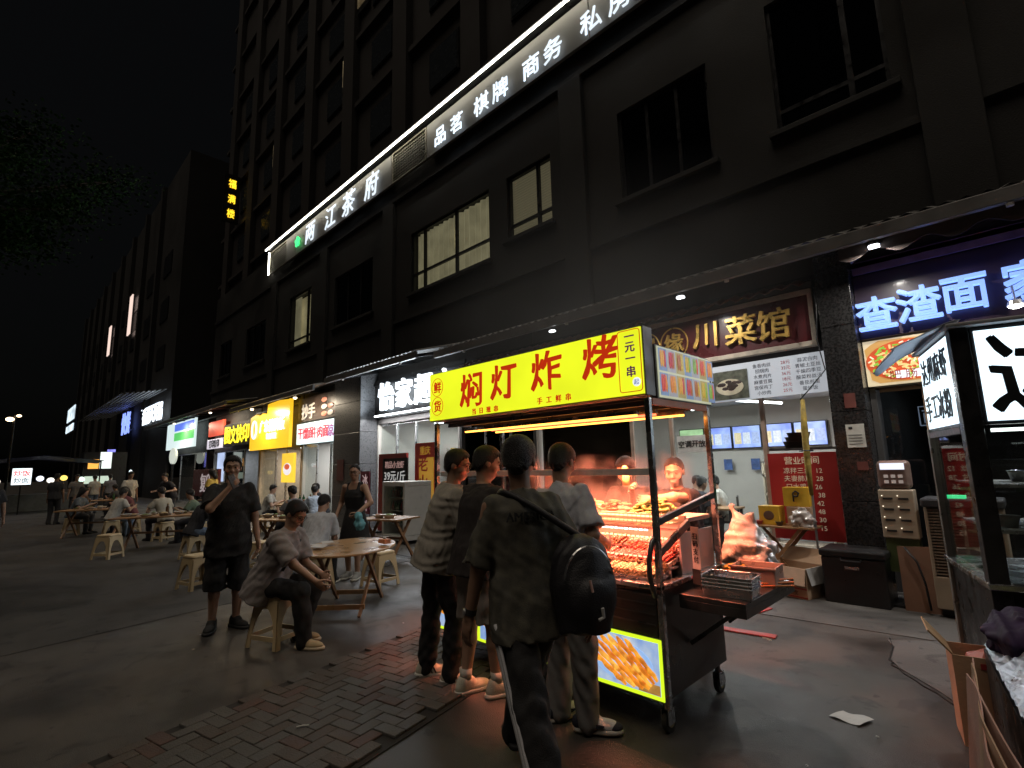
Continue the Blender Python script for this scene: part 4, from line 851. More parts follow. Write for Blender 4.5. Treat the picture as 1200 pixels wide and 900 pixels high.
MB().prism([(-18.97+.36*math.cos(t), 7.498, 1.68+.22*math.sin(t)) for t in np.linspace(0, 6.2, 20)], (0, -.008, 0)).build('bowl_print', EM('bowl_white', (.8, .78, .85), .7), bp_); MB().prism([(-18.97+.22*math.cos(t), 7.488, 1.76+.1*math.sin(t)) for t in np.linspace(0, 6.2, 20)], (0, -.008, 0)).build('food_print', EM('food_red', (.7, .12, .05), .6), bp_)
Q3 = shop('print shop with bluish window under yellow letter sign', -28.4, -22.2, 3, 2.6, M('shop_wall_grey', (.2, .2, .2), .7), posts=(-26.8, -24.2), glass={0: CLEAR, 1: DARKGL}, power=20, tubes=((-27.6, 9, -26, 9, 2.7),))
small_sign('print_sign', 'dark board with glowing yellow printing-shop characters', -25.9, -22.3, 2.75, 3.75, 7.3, FRAME, [('图文快印', -24.1, 3.25, .82, EM('yellow_txt', (1, .8, .03), 1.5), .01)])
small_sign('red_sign', 'small red lit sign above white strip, beside yellow print letters', -28.3, -26.0, 3.35, 4.05, 7.3, EM('red_face', (.85, .1, .05), .8, var=.4, scale=2), [])
small_sign('strip_sign', 'white strip sign with dark characters below small red sign', -28.35, -25.95, 2.75, 3.2, 7.28, EM('strip_face', (.75, .7, .8), .7), [('打印复印', -27.15, 2.97, .4, INK, .01)])
B('blue_window', EM('window_blue', (.55, .68, 1), .75, var=.3, scale=1.5), Q3, -27.9, -26.9, 7.66, 7.68, 1.2, 2.55)
lb_ = small_sign('banner_board', 'dark red board with white copy-shop characters among far tables', -23.4, -20.2, .75, 1.75, 5.6, M('board_darkred', (.14, .015, .02), .5), [('复印', -21.6, 1.25, .72, EM('dim_white', (.6, .5, .5), .35), .015)])
for x in (-23.2, -20.4): B('leg', FRAME, lb_, x, x+.05, 5.62, 5.67, 0, .75)
Q4 = shop('dim far shop under white green and blue sign', -38.4, -29.6, 3, 2.7, DKW, posts=(-35, -32), glass={0: DARKGL, 1: CLEAR, 2: DARKGL}, power=14, tubes=((-35, 9, -32, 9, 2.8),))
gsn = small_sign('striped_sign', 'rounded white lit sign with blue and green stripes over far shop', -36.5, -30.4, 3.0, 4.5, 7.2, EM('white_face', (.75, .9, .9), .75), [])
B('blue_stripe', EM('stripe_blue', (.12, .2, .8), .8), gsn, -34.6, -30.6, 7.18, 7.199, 4.0, 4.4); B('green_stripe', EM('stripe_green', (.12, .6, .15), .8), gsn, -34.6, -30.5, 7.18, 7.199, 3.45, 3.9)
ov = thing('oval_sign', 'small pale oval sign on a thin post under striped sign', 'sign', (-33.8, 7, 0)); MB().prism([(-33.8+.75*math.cos(t), 7.0, 2.6+.45*math.sin(t)) for t in np.linspace(0, 6.2, 22)], (0, .1, 0)).build('face', EM('oval_face', (.7, .75, .65), .6), ov); MB().cyl((-33.8, 7.05, 0), (-33.8, 7.05, 2.2), .06, n=10).build('post', FRAME, ov)
fl = thing('shop_lamp', 'bare white lamp glowing low in dark far doorway', 'lamp', (-44.5, 6.8, 0)); MB().cyl((-44.5, 6.8, 0), (-44.5, 6.8, 1.5), .05).build('post', FRAME, fl); MB().blob((-44.5, 6.8, 1.7), (.12, .12, .28), 6).build('bulb', EM('bulb_white', (.8, .95, 1), 1.5), fl)
# ------------------------------------------------------------------ metal canopy along the shop row
RIBM = M('canopy_metal', (.17, .165, .16), .5, metal=.35, var=.2, scale=4)
def canopy(label, x0, x1, yf, zf, zb=4.42):
    c = thing('metal_canopy', label, 'canopy', ((x0+x1)/2, 7.5, zf)); n = int((x1-x0)/.16)
    MB().grid(lambda u, v: (x0+(x1-x0)*u, yf+(7.6-yf)*v, zf+.1+(zb-zf)*v+(.016 if int(u*n*2+.5) % 2 else -.016)), n*2, 1).build('roof_sheet', RIBM, c, solid=.004)
    B('front_beam', RIBM, c, x0, x1, yf-.05, yf+.03, zf-.08, zf+.07, bevel=.008)
    B('rear_rail', FRAME, c, x0, x1, 7.5, 7.54, zf-.08, zf-.02)
    k = x0+.3
    while k < x1: MB().bar((k, yf+.04, zf), (k, 7.6, zb-.05), .05, .07).build('bracket', FRAME, c); k += 1.9
    for i, x in enumerate(np.arange(x0+1.0, x1, 2.7)): MB().cyl((x, yf-.02, zf-.09), (x, yf-.02, zf-.12), .03, n=10).build('lamp_holder', WHITEW, c)
    return c
for k_, (x_, lb_) in enumerate(((-20.2, 'added warm fill lamp under the canopy above the yellow sign'), (-16.3, 'added warm fill lamp under the canopy above the white noodle sign'), (-25.5, 'added warm fill lamp under the far canopy by the print shop'), (-32.0, 'added warm fill lamp under the far canopy by the striped sign'))):
    o_ = thing('eave_fill_lamp', lb_, 'lamp', (x_, 6.6, 3.9)); z_ = 3.93 if x_ > -22.5 else 4.28
    MB().cyl((x_, 6.6, z_+.04), (x_, 6.6, z_), .05, .07, n=14).build('shade', ALU, o_); MB().blob((x_, 6.6, z_-.02), (.06, .06, .04), 5).build('bulb', EM('eave_fill_bulb', (1, .85, .6), 5), o_); LAMP('eave_fill_light', o_, (x_, 6.6, z_-.07), .12, .12, 30, (1, .84, .62), (RAD(18), 0, 0))  # eave lamps added to brighten the tables along the left shops
canopy('dark ribbed canopy over restaurant and noodle shop', -8.9, 5.0, 6.62, 4.05)
canopy('pale lit ribbed canopy over the supermarket letters', -13.3, -9.0, 6.2, 4.02)
canopy('low dark canopy edge over the yellow and white signs', -22.4, -14.7, 6.5, 4.05, 4.3)
canopy('far dark canopy over print shop and striped sign', -38.5, -22.6, 6.4, 4.4, 4.6)
aw = thing('scalloped_awning', 'dark purple awning with scalloped valance above blue noodle characters', 'awning', (.7, 7.2, 3.8))
AWM = M('awning_cloth', (.10, .06, .07), .85, var=.15)
MB().grid(lambda u, v: (-1.25+4.6*u, 6.75+.8*v, 4.0+.22*v), 20, 4).build('roof_cloth', AWM, aw, solid=.006)
MB().grid(lambda u, v: (-1.25+4.6*u, 6.75, 4.0-(.13+.045*math.sin(u*4.6*2*math.pi/.46))*v), 160, 3).build('valance', M('valance_cloth', (.06, .045, .04), .85, var=.2), aw, solid=.006)
B('wall_flashing', M('flash_purple', (.22, .13, .19), .6), aw, -1.27, 3.38, 7.5, 7.519, 3.88, 4.04)
MB().tube([(-1.3, 6.72, 4.02), (3.4, 6.72, 4.02)], .02, 8).build('roller', ALU, aw)
for x in (-1.2, .45, 2.2): MB().tube([(x, 6.75, 4.0), (x, 7.15, 3.95), (x, 7.55, 4.1)], .015, 6).build('arm', ALU, aw)
sl_ = thing('spot_lamp', 'small bright white lamp under the awning beside pale letters', 'lamp', (.05, 6.4, 3.0)); MB().lathe([(.02, .06), (.05, .05), (.07, 0), (.065, 0)], (.12, 6.9, 3.03), 16).build('shade', ALU, sl_); MB().blob((.12, 6.9, 3.03), (.06, .06, .03), 6).build('bulb', EM('bulb_hot', (1, 1, .95), 14), sl_); MB().tube([(.12, 6.9, 3.09), (.12, 7.2, 3.3), (.12, 7.52, 3.3)], .01, 6).build('arm', ALU, sl_)
LAMP('lamp_light', sl_, (.12, 6.9, 2.98), .08, .08, 8, (.95, .98, 1))
# dangling cable on the column edge
cb = MB().tube([(-1.68, 7.28, 3.9), (-1.66, 7.27, 3.5), (-1.7, 7.26, 3.1), (-1.65, 7.28, 2.7), (-1.85, 7.2, 2.45), (-1.95, 7.2, 2.35)], .008, 6).build('cable', RIM_M, smooth=True); tag(cb, 'thin black cable hanging down beside the maroon name board', 'cable')

# ------------------------------------------------------------------ little tiled eave above the maroon board
te = thing('tiled_eave', 'short reddish tiled eave running above the maroon name board', 'eave', (-5, 7.4, 3.9))
TLM = M('eave_tile', (.16, .055, .035), .6, var=.35, scale=3, bump=.2)
t0 = MB().grid(lambda u, v: (-.1+.2*u, -.34*v, .05*math.sin(u*math.pi)-.15*v), 6, 2).build('tile', TLM, te, local=True, solid=.012, smooth=True)
for k in range(34):
    o_ = t0 if k == 0 else t0.copy()
    if k: COL.objects.link(o_)
    o_.location = (-3.75+k*.207, .16+random.uniform(-.008, .008), .07+random.uniform(-.006, .006)); o_.rotation_euler = (random.uniform(-.03, .03), 0, random.uniform(-.03, .03))
B('batten', DKW, te, -8.85, -1.72, 7.52, 7.6, 3.88, 3.95)
# ------------------------------------------------------------------ the yellow-signed skewer cart
ct = thing('food_cart', 'steel grilled-skewer cart with glowing yellow sign and orange lamps', 'food cart', (-2.83, 3.4, 0))
CX0, CX1, CY0, CY1 = -3.98, -1.68, 2.95, 3.85
BODY = M('cart_body_steel', (.10, .092, .085), .38, metal=.75, var=.2, scale=3, bump=.05, bscale=30)
B('cabinet', BODY, ct, CX0+.02, CX1-.02, CY0+.035, CY1-.02, .2, .83, bevel=.006)
B('front_panel', BODY, ct, CX0+.03, CX1-.05, CY0+.008, CY0+.034, .555, .80, bevel=.003)
for k in range(3): MB().box(CX0+.04, CX1-.06, CY0+.002, CY0+.008, .62+.06*k, .628+.06*k).build('panel_groove', DSTEEL, ct)
B('counter', CHROME, ct, CX0, CX1, CY0, CY1, .831, .862, bevel=.006)
for x in (CX0+.018, CX1-.018):
    for y in (CY0+.018, CY1-.018):
        MB().box(x-.018, x+.018, y-.018, y+.018, .16 if y < 3.3 else .863, 2.03).build('post', CHROME, ct, bevel=.003)
for x in (CX0+.1, CX1-.06):
    for y in (CY0+.07, CY1-.1):
        c = MB().tube([(x, y, .2), (x, y, .15), (x+.015, y+.02, .13)], .02, 8).build('caster', DSTEEL, ct)
        MB().box(x-.026, x-.020, y-.03, y+.05, .05, .14).box(x+.020, x+.026, y-.03, y+.05, .05, .14).build('fork', CHROME, c, bevel=.002)
        MB().cyl((x-.016, y+.02, .066), (x+.016, y+.02, .066), .066, n=24).build('wheel', M('rubber', (.03, .03, .028), .7), c, bevel=.005); MB().cyl((x-.0195, y+.02, .066), (x+.0195, y+.02, .066), .036, n=18).build('hub', M('hub_brass', (.5, .42, .2), .35, metal=.8), c)
# yellow sign box
YEL = EM('sign_yellow', (.74, .82, .018), .97, var=.13, scale=2.2); BOXM = M('sign_box_grey', (.16, .16, .15), .5, metal=.4)
B('sign_box', BOXM, ct, CX0-.04, CX1, CY0-.02, CY0+.10, 2.045, 2.51, bevel=.004)
sf = B('sign_face', YEL, ct, CX0-.03, CX1-.01, CY0-.032, CY0-.0205, 2.055, 2.50)
REDB = EM('sign_red', (.6, .035, .006), .6); y0 = CY0-.037
for ch, x, z in (('焖', -3.40, 2.265), ('灯', -2.99, 2.285), ('炸', -2.52, 2.305), ('烤', -2.02, 2.325)): TXT(ch, .315, REDB, ct, (x, y0, z+.02), ext=.002, off=.017, jit=.02, name='letter', shear=.05)
for ch, z in (('鲜', 2.365), ('货', 2.185)):
    TXT(ch, .115, REDB, ct, (-3.885, y0, z), ext=.002, off=.016, jit=.01, name='letter'); MB().tube([(-3.885+.085*math.cos(t), y0, z+.085*math.sin(t)) for t in np.linspace(0, 6.2832, 33)], .003, 5).build('ring', REDB, ct)
TXT('当日现串', .056, REDB, ct, (-3.22, y0, 2.088), ext=.002, off=.012, space=1.7, name='lettering'); TXT('手工鲜串', .056, REDB, ct, (-2.45, y0, 2.10), ext=.002, off=.012, space=1.7, name='lettering')
for ch, z in (('一', 2.45), ('元', 2.375), ('一', 2.30), ('串', 2.21)): TXT(ch, .078, EM('sign_purple', (.12, .02, .1), .5), ct, (-1.775, y0, z), ext=.002, off=.016, name='letter')
MB().prism([(-1.735+.03*math.cos(t), y0-.001, 2.135+.03*math.sin(t)) for t in np.linspace(0, 6.1, 20)], (0, -.003, 0)).build('badge', EM('badge_white', (.8, .85, .9), .8), ct); TXT('起', .038, EM('badge_blue', (.05, .1, .4), .5), ct, (-1.735, y0-.006, 2.135), ext=.001)
fr = []
for cx, cz, a0 in ((-1.715, 2.47, 0), (-1.845, 2.47, 90), (-1.845, 2.095, 180), (-1.715, 2.095, 270)): fr += [(cx+.02*math.cos(RAD(a0+t)), y0, cz+.02*math.sin(RAD(a0+t))) for t in (0, 30, 60, 90)]
MB().tube(fr+[fr[0]], .003, 5).build('border', REDB, ct)
# picture panel on the end
B('end_box', BOXM, ct, CX1-.09, CX1+.005, CY0+.11, CY1+.03, 2.03, 2.40, bevel=.004)
ef = B('end_face', EM('end_pale', (.6, .62, .42), .55, var=.15, scale=4), ct, CX1+.0055, CX1+.012, CY0+.13, CY1+.02, 2.04, 2.39)
FOODC = [(.55, .06, .04), (.6, .2, .03), (.62, .3, .05), (.45, .05, .06), (.35, .12, .03), (.5, .35, .04), (.2, .35, .06)]
cols = 7
for r_ in range(2):
    for c_ in range(cols):
        ya = CY0+.145+c_*.122; za = 2.055+.17*r_
        tl = B('photo_tile', EM('tile_bg%d' % ((r_*3+c_) % 3), ((.2, .3, .5), (.4, .4, .45), (.45, .36, .12))[(r_*3+c_) % 3], .5, var=.3, scale=20), ct, CX1+.0122, CX1+.014, ya, ya+.112, za, za+.155)
        for q in range(3): MB().blob((CX1+.0145, ya+.03+.026*q, za+.085), (.003, .0165, .062), 5, .15).build('skewer_print', EM('skp%d' % ((r_*2+c_+q//2) % 7), FOODC[(r_*2+c_+q//2) % 7], .8, var=.5, scale=60), tl)
# roof with orange lamps
B('roof', DSTEEL, ct, CX0, CX1-.1, CY0+.11, CY1+.03, 2.031, 2.06); 
for y in (3.1, 3.4, 3.72): B('roof_rib', DSTEEL, ct, CX0+.02, CX1-.1, y, y+.03, 1.995, 2.03)
B('eave', M('eave_orange', (.35, .13, .07), .5, metal=.4), ct, CX1-.02, CX1, CY0+.05, CY1-.04, 1.985, 2.03)
LEDY = EM('led_orange', (1, .36, .05), 4.5); LEDR = EM('led_red', (1, .13, .05), 3.2)
for (y, z, mt, p, col, a, b) in ((3.24, 1.955, LEDY, 19, (1, .27, .12), CX0+.12, -1.95), (3.42, 1.965, LEDR, 21, (1, .17, .10), CX0+.3, -1.9), (3.62, 1.96, LEDY, 31, (1, .26, .12), CX0+.15, -1.78)):
    t = B('heat_lamp', mt, ct, a, b, y-.011, y+.011, z-.012, z); B('housing', CHROME, t, a-.01, b+.01, y-.02, y+.02, z+.001, z+.03)
    LAMP('heat_light', ct, ((a+b)/2, y, z-.015), b-a, .02, p, col, (RAD(13), 0, 0), spread=95)
# sneeze guard
B('guard_rail', M('rail_white', (.75, .7, .66), .35), ct, CX0+.04, CX1-.04, CY0+.035, CY0+.06, 1.53, 1.575, bevel=.004)
MB().grid(lambda u, v: (CX0+.05+(CX1-CX0-.1)*u, CY0+.05-.045*math.sin(v*math.pi*.8), 1.53-.64*v), 1, 10).build('guard_glass', GLASS('guard_glass', (.96, .96, .96)), ct, smooth=True)
prof = [(CX1-.035, CY0+.03, 1.16), (CX1-.035, CY0-.02, 1.12), (CX1-.035, CY0-.065, 1.02), (CX1-.035, CY0-.07, .93), (CX1-.035, CY0-.045, .85), (CX1-.035, CY0-.02, .80)]
MB().tube(prof, .016, 8).build('guard_bracket', DSTEEL, ct, smooth=True)
MB().bar((CX1-.018, CY1-.03, 1.36), (CX1-.018, CY0+.036, 1.24), .03, .045).build('side_bar', DSTEEL, ct, bevel=.004); MB().bar((CX1-.018, CY1-.45, 1.20), (CX1-.018, CY0+.036, 1.05), .025, .05).build('side_bar', DSTEEL, ct, bevel=.004)
# display tiers
DISP = M('display_steel', (.62, .50, .44), .45, metal=.35, var=.1)
for y_, z_ in ((3.185, .93), (3.325, 1.0)): B('tier', DISP, ct, CX0+.05, CX1-.06, y_, y_+.012, .863, z_-.004); B('tier_shelf', DISP, ct, CX0+.05, CX1-.06, y_+.0125, y_+.11, z_-.016, z_-.004)
B('grill_deck', DISP, ct, CX0+.05, CX1-.06, 3.46, 3.83, 1.19, 1.22, bevel=.004); B('rear_lining', DISP, ct, CX0+.05, CX1-.06, 3.445, 3.455, .863, 1.139); B('deck_front', DISP, ct, CX0+.05, CX1-.06, 3.44, 3.459, 1.14, 1.24, bevel=.003)
B('end_wall', DISP, ct, CX1-.058, CX1-.046, 3.32, 3.82, .863, 1.13)
MB().box(CX0+.06, CX1-.07, 3.02, 3.43, 1.195, 1.203).build('shelf_glass', GLASS('shelf_glass', (.93, .95, .93)), ct)
for (y, z, c, s_) in ((3.435, 1.225, (1, .55, .2), 5), (3.025, 1.185, (1, .93, .85), 6), (3.345, 1.09, (1, .5, .22), 4), (3.18, .985, (1, .35, .2), 3)):
    g = MB(); n = 56
    for k in range(n): xx = CX0+.1+(CX1-CX0-.2)*k/n; g.box(xx, xx+.024, y-.006, y, z-.008, z)
    g.build('led_strip', EM('ledstrip_%d' % int(z*1000), c, s_), ct)
LAMP('strip_light', ct, (-2.83, 3.06, 1.175), 2.1, .015, 6.5, (1, .25, .17), (RAD(22), 0, 0), spread=120); LAMP('deck_light', ct, (-2.83, 3.42, 1.19), 2.1, .015, 4.5, (1, .27, .16), (RAD(-25), 0, 0), spread=120)
# light band of pictures at the foot
B('band_box', BOXM, ct, CX0+.03, CX1-.012, CY0+.004, CY0+.034, .19, .55)
LIME = EM('band_lime', (.68, .95, .02), .85)
for k in range(4):
    a = CX0+.05+k*.557; b = a+.552
    bp = B('picture_band', LIME, ct, a, b, CY0-.004, CY0+.0035, .20, .545)
    B('print', EM('print_blue', (.22, .36, .68), .75, var=.5, scale=9, col2=(.5, .6, .72)), bp, a+.02, b-.02, CY0-.008, CY0-.0045, .225, .525)
    pl = [(a+.27+.22*math.cos(t), CY0-.0085, .37+.12*math.sin(t)) for t in np.linspace(0, 6.1, 24)]
    MB().prism(pl, (0, -.003, 0)).build('plate_print', EM('plate_blue', (.3, .5, .85), .75), bp)
    B('tray_print', EM('tray_brown', (.5, .26, .06), .7, var=.4, scale=15), bp, b-.17, b-.022, CY0-.010, CY0-.0085, .228, .285)
    for q in range(7):
        # fried rolls threaded on sticks, side by side across the plate
        a0 = RAD(-36+2*(q-3)); o_ = (q-3)*.036; cx_, cz_ = a+.29-o_*math.sin(a0)*-1, .375-o_*math.cos(a0); t1 = (.508-cz_)/-math.sin(a0); t0_ = max(-.22, -abs(t1)); t2 = min(.21, (cz_-.245)/-math.sin(a0))
        pts = [(cx_+math.cos(a0)*(t0_+(t2-t0_)*i/9), CY0-.016-.0012*q, cz_+math.sin(a0)*(t0_+(t2-t0_)*i/9)+.005*math.sin(i*2.6+q)) for i in range(10)]
        pts = [(min(b-.03, max(a+.03, x)), y, min(.512, max(.238, z))) for x, y, z in pts]
        MB().tube(pts, [.007]+[.0155+.003*math.sin(i*2.3+q) for i in range(8)]+[.008], 7).build('skewer_print', EM('fried_%d' % (q % 3), ((.88, .36, .03), (.8, .26, .02), (.92, .48, .07))[q % 3], .9, col2=(.4, .1, .01), scale=22), bp, smooth=True)
        MB().tube([pts[0], (pts[0][0]-.022, pts[0][1], min(.521, pts[0][2]+.018))], .0025, 5).build('stick_print', EM('stick_print', (.75, .6, .3), .7), bp)
# ------------------------------------------------------------------ trays of skewers
MEATS = [M('meat_red', (.5, .07, .05), .35, var=.4, scale=40), M('meat_pink', (.55, .17, .13), .35, var=.35, scale=40), M('sausage_red', (.5, .06, .035), .25, var=.25, scale=30), M('tofu_tan', (.6, .42, .2), .5, var=.3, scale=40), M('bean_curd', (.52, .3, .12), .5, var=.3, scale=40), M('meat_dark', (.2, .07, .04), .35, var=.4, scale=40)]
STICK = M('bamboo', (.55, .38, .18), .6, var=.15)
def skewer_mesh(kind, L=.2):
    m = MB(); m.cur = 1; m.tube([(0, -L*.5-.03, 0), (0, L*.5, 0)], .002, 5); m.cur = 0
    if kind == 2: m.tube([(0, -L*.5+L*i/6, .002*math.sin(i*2)) for i in range(7)], [.006, .011, .0115, .011, .0115, .011, .006], 7)
    else:
        for i in range(5):
            T = Matrix.Rotation(random.uniform(-.5, .5), 4, 'Y') @ Matrix.Rotation(random.uniform(-.3, .3), 4, 'Z'); m.blob((random.uniform(-.003, .003), -L*.42+L*.2*i+.01, 0), (.014, L*.11, .012) if kind != 3 else (.015, L*.1, .008), 4, .12, T)
    return m
SKM = {}
def tray(label, x, y, z, w, d, kind, n, group='trays of skewers in the cart display', tilt=0., rz=0., rows=1):
    t = thing('food_tray', label, 'tray', (x, y, z), rz, group)
    m = MB().box(-w/2, w/2, -d/2, d/2, 0, .004)
    for a in ((-w/2, -w/2+.005, -d/2, d/2), (w/2-.005, w/2, -d/2, d/2), (-w/2+.005, w/2-.005, -d/2, -d/2+.005), (-w/2+.005, w/2-.005, d/2-.005, d/2)): m.box(*a, .004, .032)
    m.build('pan', CHROME, t, local=True)
    if tilt: t.rotation_euler = (tilt, 0, RAD(rz)); t.matrix_basis = Matrix.Translation((x, y, z)) @ Matrix.Rotation(tilt, 4, 'X')
    for r_ in range(rows):
        for i in range(n):
            key = (kind, i % 3, round(d, 2))
            if key not in SKM:
                o = skewer_mesh(kind, d*.8).build('skewer', [MEATS[kind], STICK], t, local=True, smooth=True); SKM[key] = o
            else: o = SKM[key].copy(); COL.objects.link(o); o.parent = t
            o.location = (-w/2+.02+(w-.04)*(i+.5*(r_ % 2)+.25)/n, random.uniform(-.012, .012), .018+.016*r_+random.uniform(0, .006)); o.rotation_euler = (random.uniform(-.06, .06), random.uniform(-.6, .6), random.uniform(-.14, .14))
    return t
names = {0: 'red meat skewers', 1: 'pale pink meat skewers', 2: 'red sausage skewers', 3: 'flat tan tofu skewers', 4: 'brown bean-curd skewers', 5: 'dark meat skewers'}
plan = [(3, 4, 1, 4, 3), (0, 1, 0, 1, 0), (0, 5, 2, 5, 1)]
posn = ('far west end of', 'second from west in', 'middle of', 'second from east in', 'east end of')
for r_, kinds in enumerate(plan):
    for k, kd in enumerate(kinds):
        x = CX0+.28+k*.435
        tray('steel tray of %s, %s the %s display row' % (names[kd], posn[k], ('front', 'middle', 'raised rear')[r_]), x, (3.105, 3.255, 3.395)[r_], (.866, .936, 1.006)[r_], .425, .155, kd, 17, rows=3 if k > 1 else 1, tilt=RAD(10))
# heaps on the grill deck
VEG = [M('leaf_green', (.10, .2, .03), .5, var=.4, scale=30), M('sprout_tan', (.55, .4, .18), .5, var=.3, scale=30), M('rib_brown', (.3, .12, .05), .45, var=.4, scale=30), M('lettuce_pale', (.3, .38, .1), .5, var=.35, scale=25)]
def heap(label, x, y, z, rx, ry, h, mt, n, sz, cat='food'):
    t = thing('food_heap', label, cat, (x, y, z)); m = MB()
    for k in range(n):
        a, q = random.uniform(0, 6.28), math.sqrt(random.random()); hh = h*(1-q*q)*random.random()
        T = Matrix.Rotation(random.uniform(0, 6), 4, 'Z') @ Matrix.Rotation(random.uniform(-.9, .9), 4, 'X'); s_ = sz*random.uniform(.6, 1.3)
        m.blob((x+rx*q*math.cos(a), y+ry*q*math.sin(a), z+.008+hh), (s_*1.7, s_*.8, s_*.35), 4, .2, T)
    o = m.build('pieces', mt, t, smooth=True); o['kind'] = 'stuff'; return t
heap('heap of fried tan sprouts on the grill behind the rail', -2.72, 3.63, 1.22, .2, .14, .11, VEG[1], 130, .022)
heap('heap of brown meat ribs on the grill deck', -2.42, 3.62, 1.22, .17, .14, .09, VEG[2], 90, .026)
heap('heap of green leaves on the grill nearest the vendor', -2.08, 3.64, 1.22, .2, .14, .11, VEG[3], 120, .026)
heap('heap of dark green vegetables at the west grill end', -3.3, 3.63, 1.22, .3, .14, .1, VEG[0], 120, .026)
# ------------------------------------------------------------------ side shelf and what stands on it
sh = MB().box(CX1+.004, -1.26, 3.15, 4.02, .755, .785).box(CX1+.004, -1.26, 3.15, 3.17, .70, .755).box(-1.28, -1.26, 3.17, 4.02, .70, .755).build('side_shelf', DSTEEL, ct, bevel=.003)
MB().bar((CX1-.01, 3.3, .45), (-1.32, 3.3, .74), .025).build('shelf_brace', DSTEEL, ct); MB().bar((CX1-.01, 3.9, .45), (-1.32, 3.9, .74), .025).build('shelf_brace', DSTEEL, ct)
tray('steel tray of bright red sausage skewers on the fold-out side shelf', -1.575, 3.50, .786, .17, .36, 2, 7, group=None, rows=2)
def pan(label, x, y, z):
    t = thing('steel_pan', label, 'pan', (x, y, z), 6); m = MB(); w, d, h = .15, .105, .058
    out = [(-w, -d), (w, -d), (w, d), (-w, d)]
    def ring(s_, zz): return [(px*s_, py*s_, zz) for px, py in out]
    v = ring(.92, 0)+ring(1, h)+ring(1.05, h)+ring(.97, h-.002)+ring(.89, .004); f = [(3, 2, 1, 0), (16, 17, 18, 19)]
    for r_ in range(4):
        for i in range(4): f.append((r_*4+i, r_*4+(i+1) % 4, r_*4+4+(i+1) % 4, r_*4+4+i))
    m.add(v, f).build('bowl', CHROME, t, local=True, bevel=.006); return t
for k, wd in enumerate(('bottom', 'second', 'third', 'top')): pan('rectangular steel pan on side shelf, %s of its stack' % wd, -1.41, 3.33, .787+k*.021)
o = thing('plastic_tub', 'translucent pinkish plastic tub on the side shelf beside corn', 'tub', (-1.40, 3.74, .786), 5)
TUBM = M('tub_plastic', (.62, .45, .38), .35, var=.08, trans=.25)
for a in ((-.14, .14, -.11, .11, 0, .006), (-.14, -.134, -.11, .11, .006, .12), (.134, .14, -.11, .11, .006, .12), (-.134, .134, -.11, -.104, .006, .12), (-.134, .134, .104, .11, .006, .12), (-.15, .15, -.12, -.111, .108, .122), (-.15, .15, .111, .12, .108, .122)): MB().box(*a).build('wall', TUBM, o, local=True, bevel=.002)
CORN = M('corn_yellow', (.75, .42, .04), .4, var=.2, scale=60, bump=.6, bscale=300)
for k in range(6):
    T = Matrix.Translation((-1.60+.035*(k % 3), 3.80+.05*(k % 2), .815+.04*(k//3))) @ Matrix.Rotation(.5+.25*k, 4, 'Z')
    o = MB().tube([(-.1+.2*i/7, 0, 0) for i in range(8)], [.012, .02, .023, .024, .024, .023, .021, .01], 10).build('corn_cob', CORN, smooth=True); o.matrix_basis = T; tag(o, 'yellow corn cob lying in the pile on the side shelf', 'corn', 'corn cobs piled on the side shelf')
for k in range(3): 
    o = MB().tube([(0, 0, 0), (.22, .02, .0)], .007, 6).build('skewer_stick', M('orange_stick', (.65, .22, .06), .5)); o.location = (-1.33, 3.58+.03*k, .80+.012*k); o.rotation_euler = (0, 0, RAD(38+6*k)); tag(o, 'orange stick jutting past the edge of the side shelf', 'stick', 'orange sticks on the side shelf')
pb = thing('plastic_bag', 'rumpled white plastic carrier bag tied by cart rear post', 'bag', (-1.60, 4.12, .786))
v = Vox((-.32, -.26, -.06), (.32, .26, .62), .01); v.loft((0, 0, 0), (1, 0, 0), (0, 0, 1), (0, 1, 0), [(0, 0, 0, .14, .11), (.06, .01, 0, .19, .14), (.2, .02, 0, .17, .13), (.30, 0, 0, .10, .08), (.35, -.01, 0, .06, .05)], .03)
v.cone((-.03, 0, .33), (-.09, .02, .45), .04, .025, .03, flat=((0, 1, 0), 2)); v.cone((.02, 0, .33), (.08, -.01, .43), .04, .022, .03, flat=((0, 1, 0), 2)); v.wrinkle(.013, 42, 4, (1, 1, .35)); v.wrinkle(.006, 95, 9, (1, 1, .5))
v.mesh('sack', M('bag_plastic', (.72, .66, .62), .3, var=.06, trans=.3), pb)
B('bag_stand', DSTEEL, ct, -1.74, -1.44, 4.021, 4.24, .755, .784)
pt_ = thing('price_card', 'narrow white price card standing on the cart end', 'card', (-1.62, 3.3, .9)); T = Matrix.Translation((-1.63, 3.34, 1.03)) @ Matrix.Rotation(RAD(-20), 4, 'Z')
MB().box(-.035, .035, -.002, .002, -.12, .15, T).build('card', M('card_white', (.7, .66, .6), .6), pt_); MB().box(-.035, .035, -.012, -.003, -.245, -.121, T).build('clip', DSTEEL, pt_)
r_ = Vector((math.cos(RAD(-20)), math.sin(RAD(-20)), 0)); nn = Vector((-math.sin(RAD(-20))*-1, -math.cos(RAD(-20)), 0))
TXT('扫\n码\n支\n付', .045, INK, pt_, (-1.63-.005*math.sin(RAD(20)), 3.34-.0055, 1.045), right=r_, ext=.0008, off=.01)

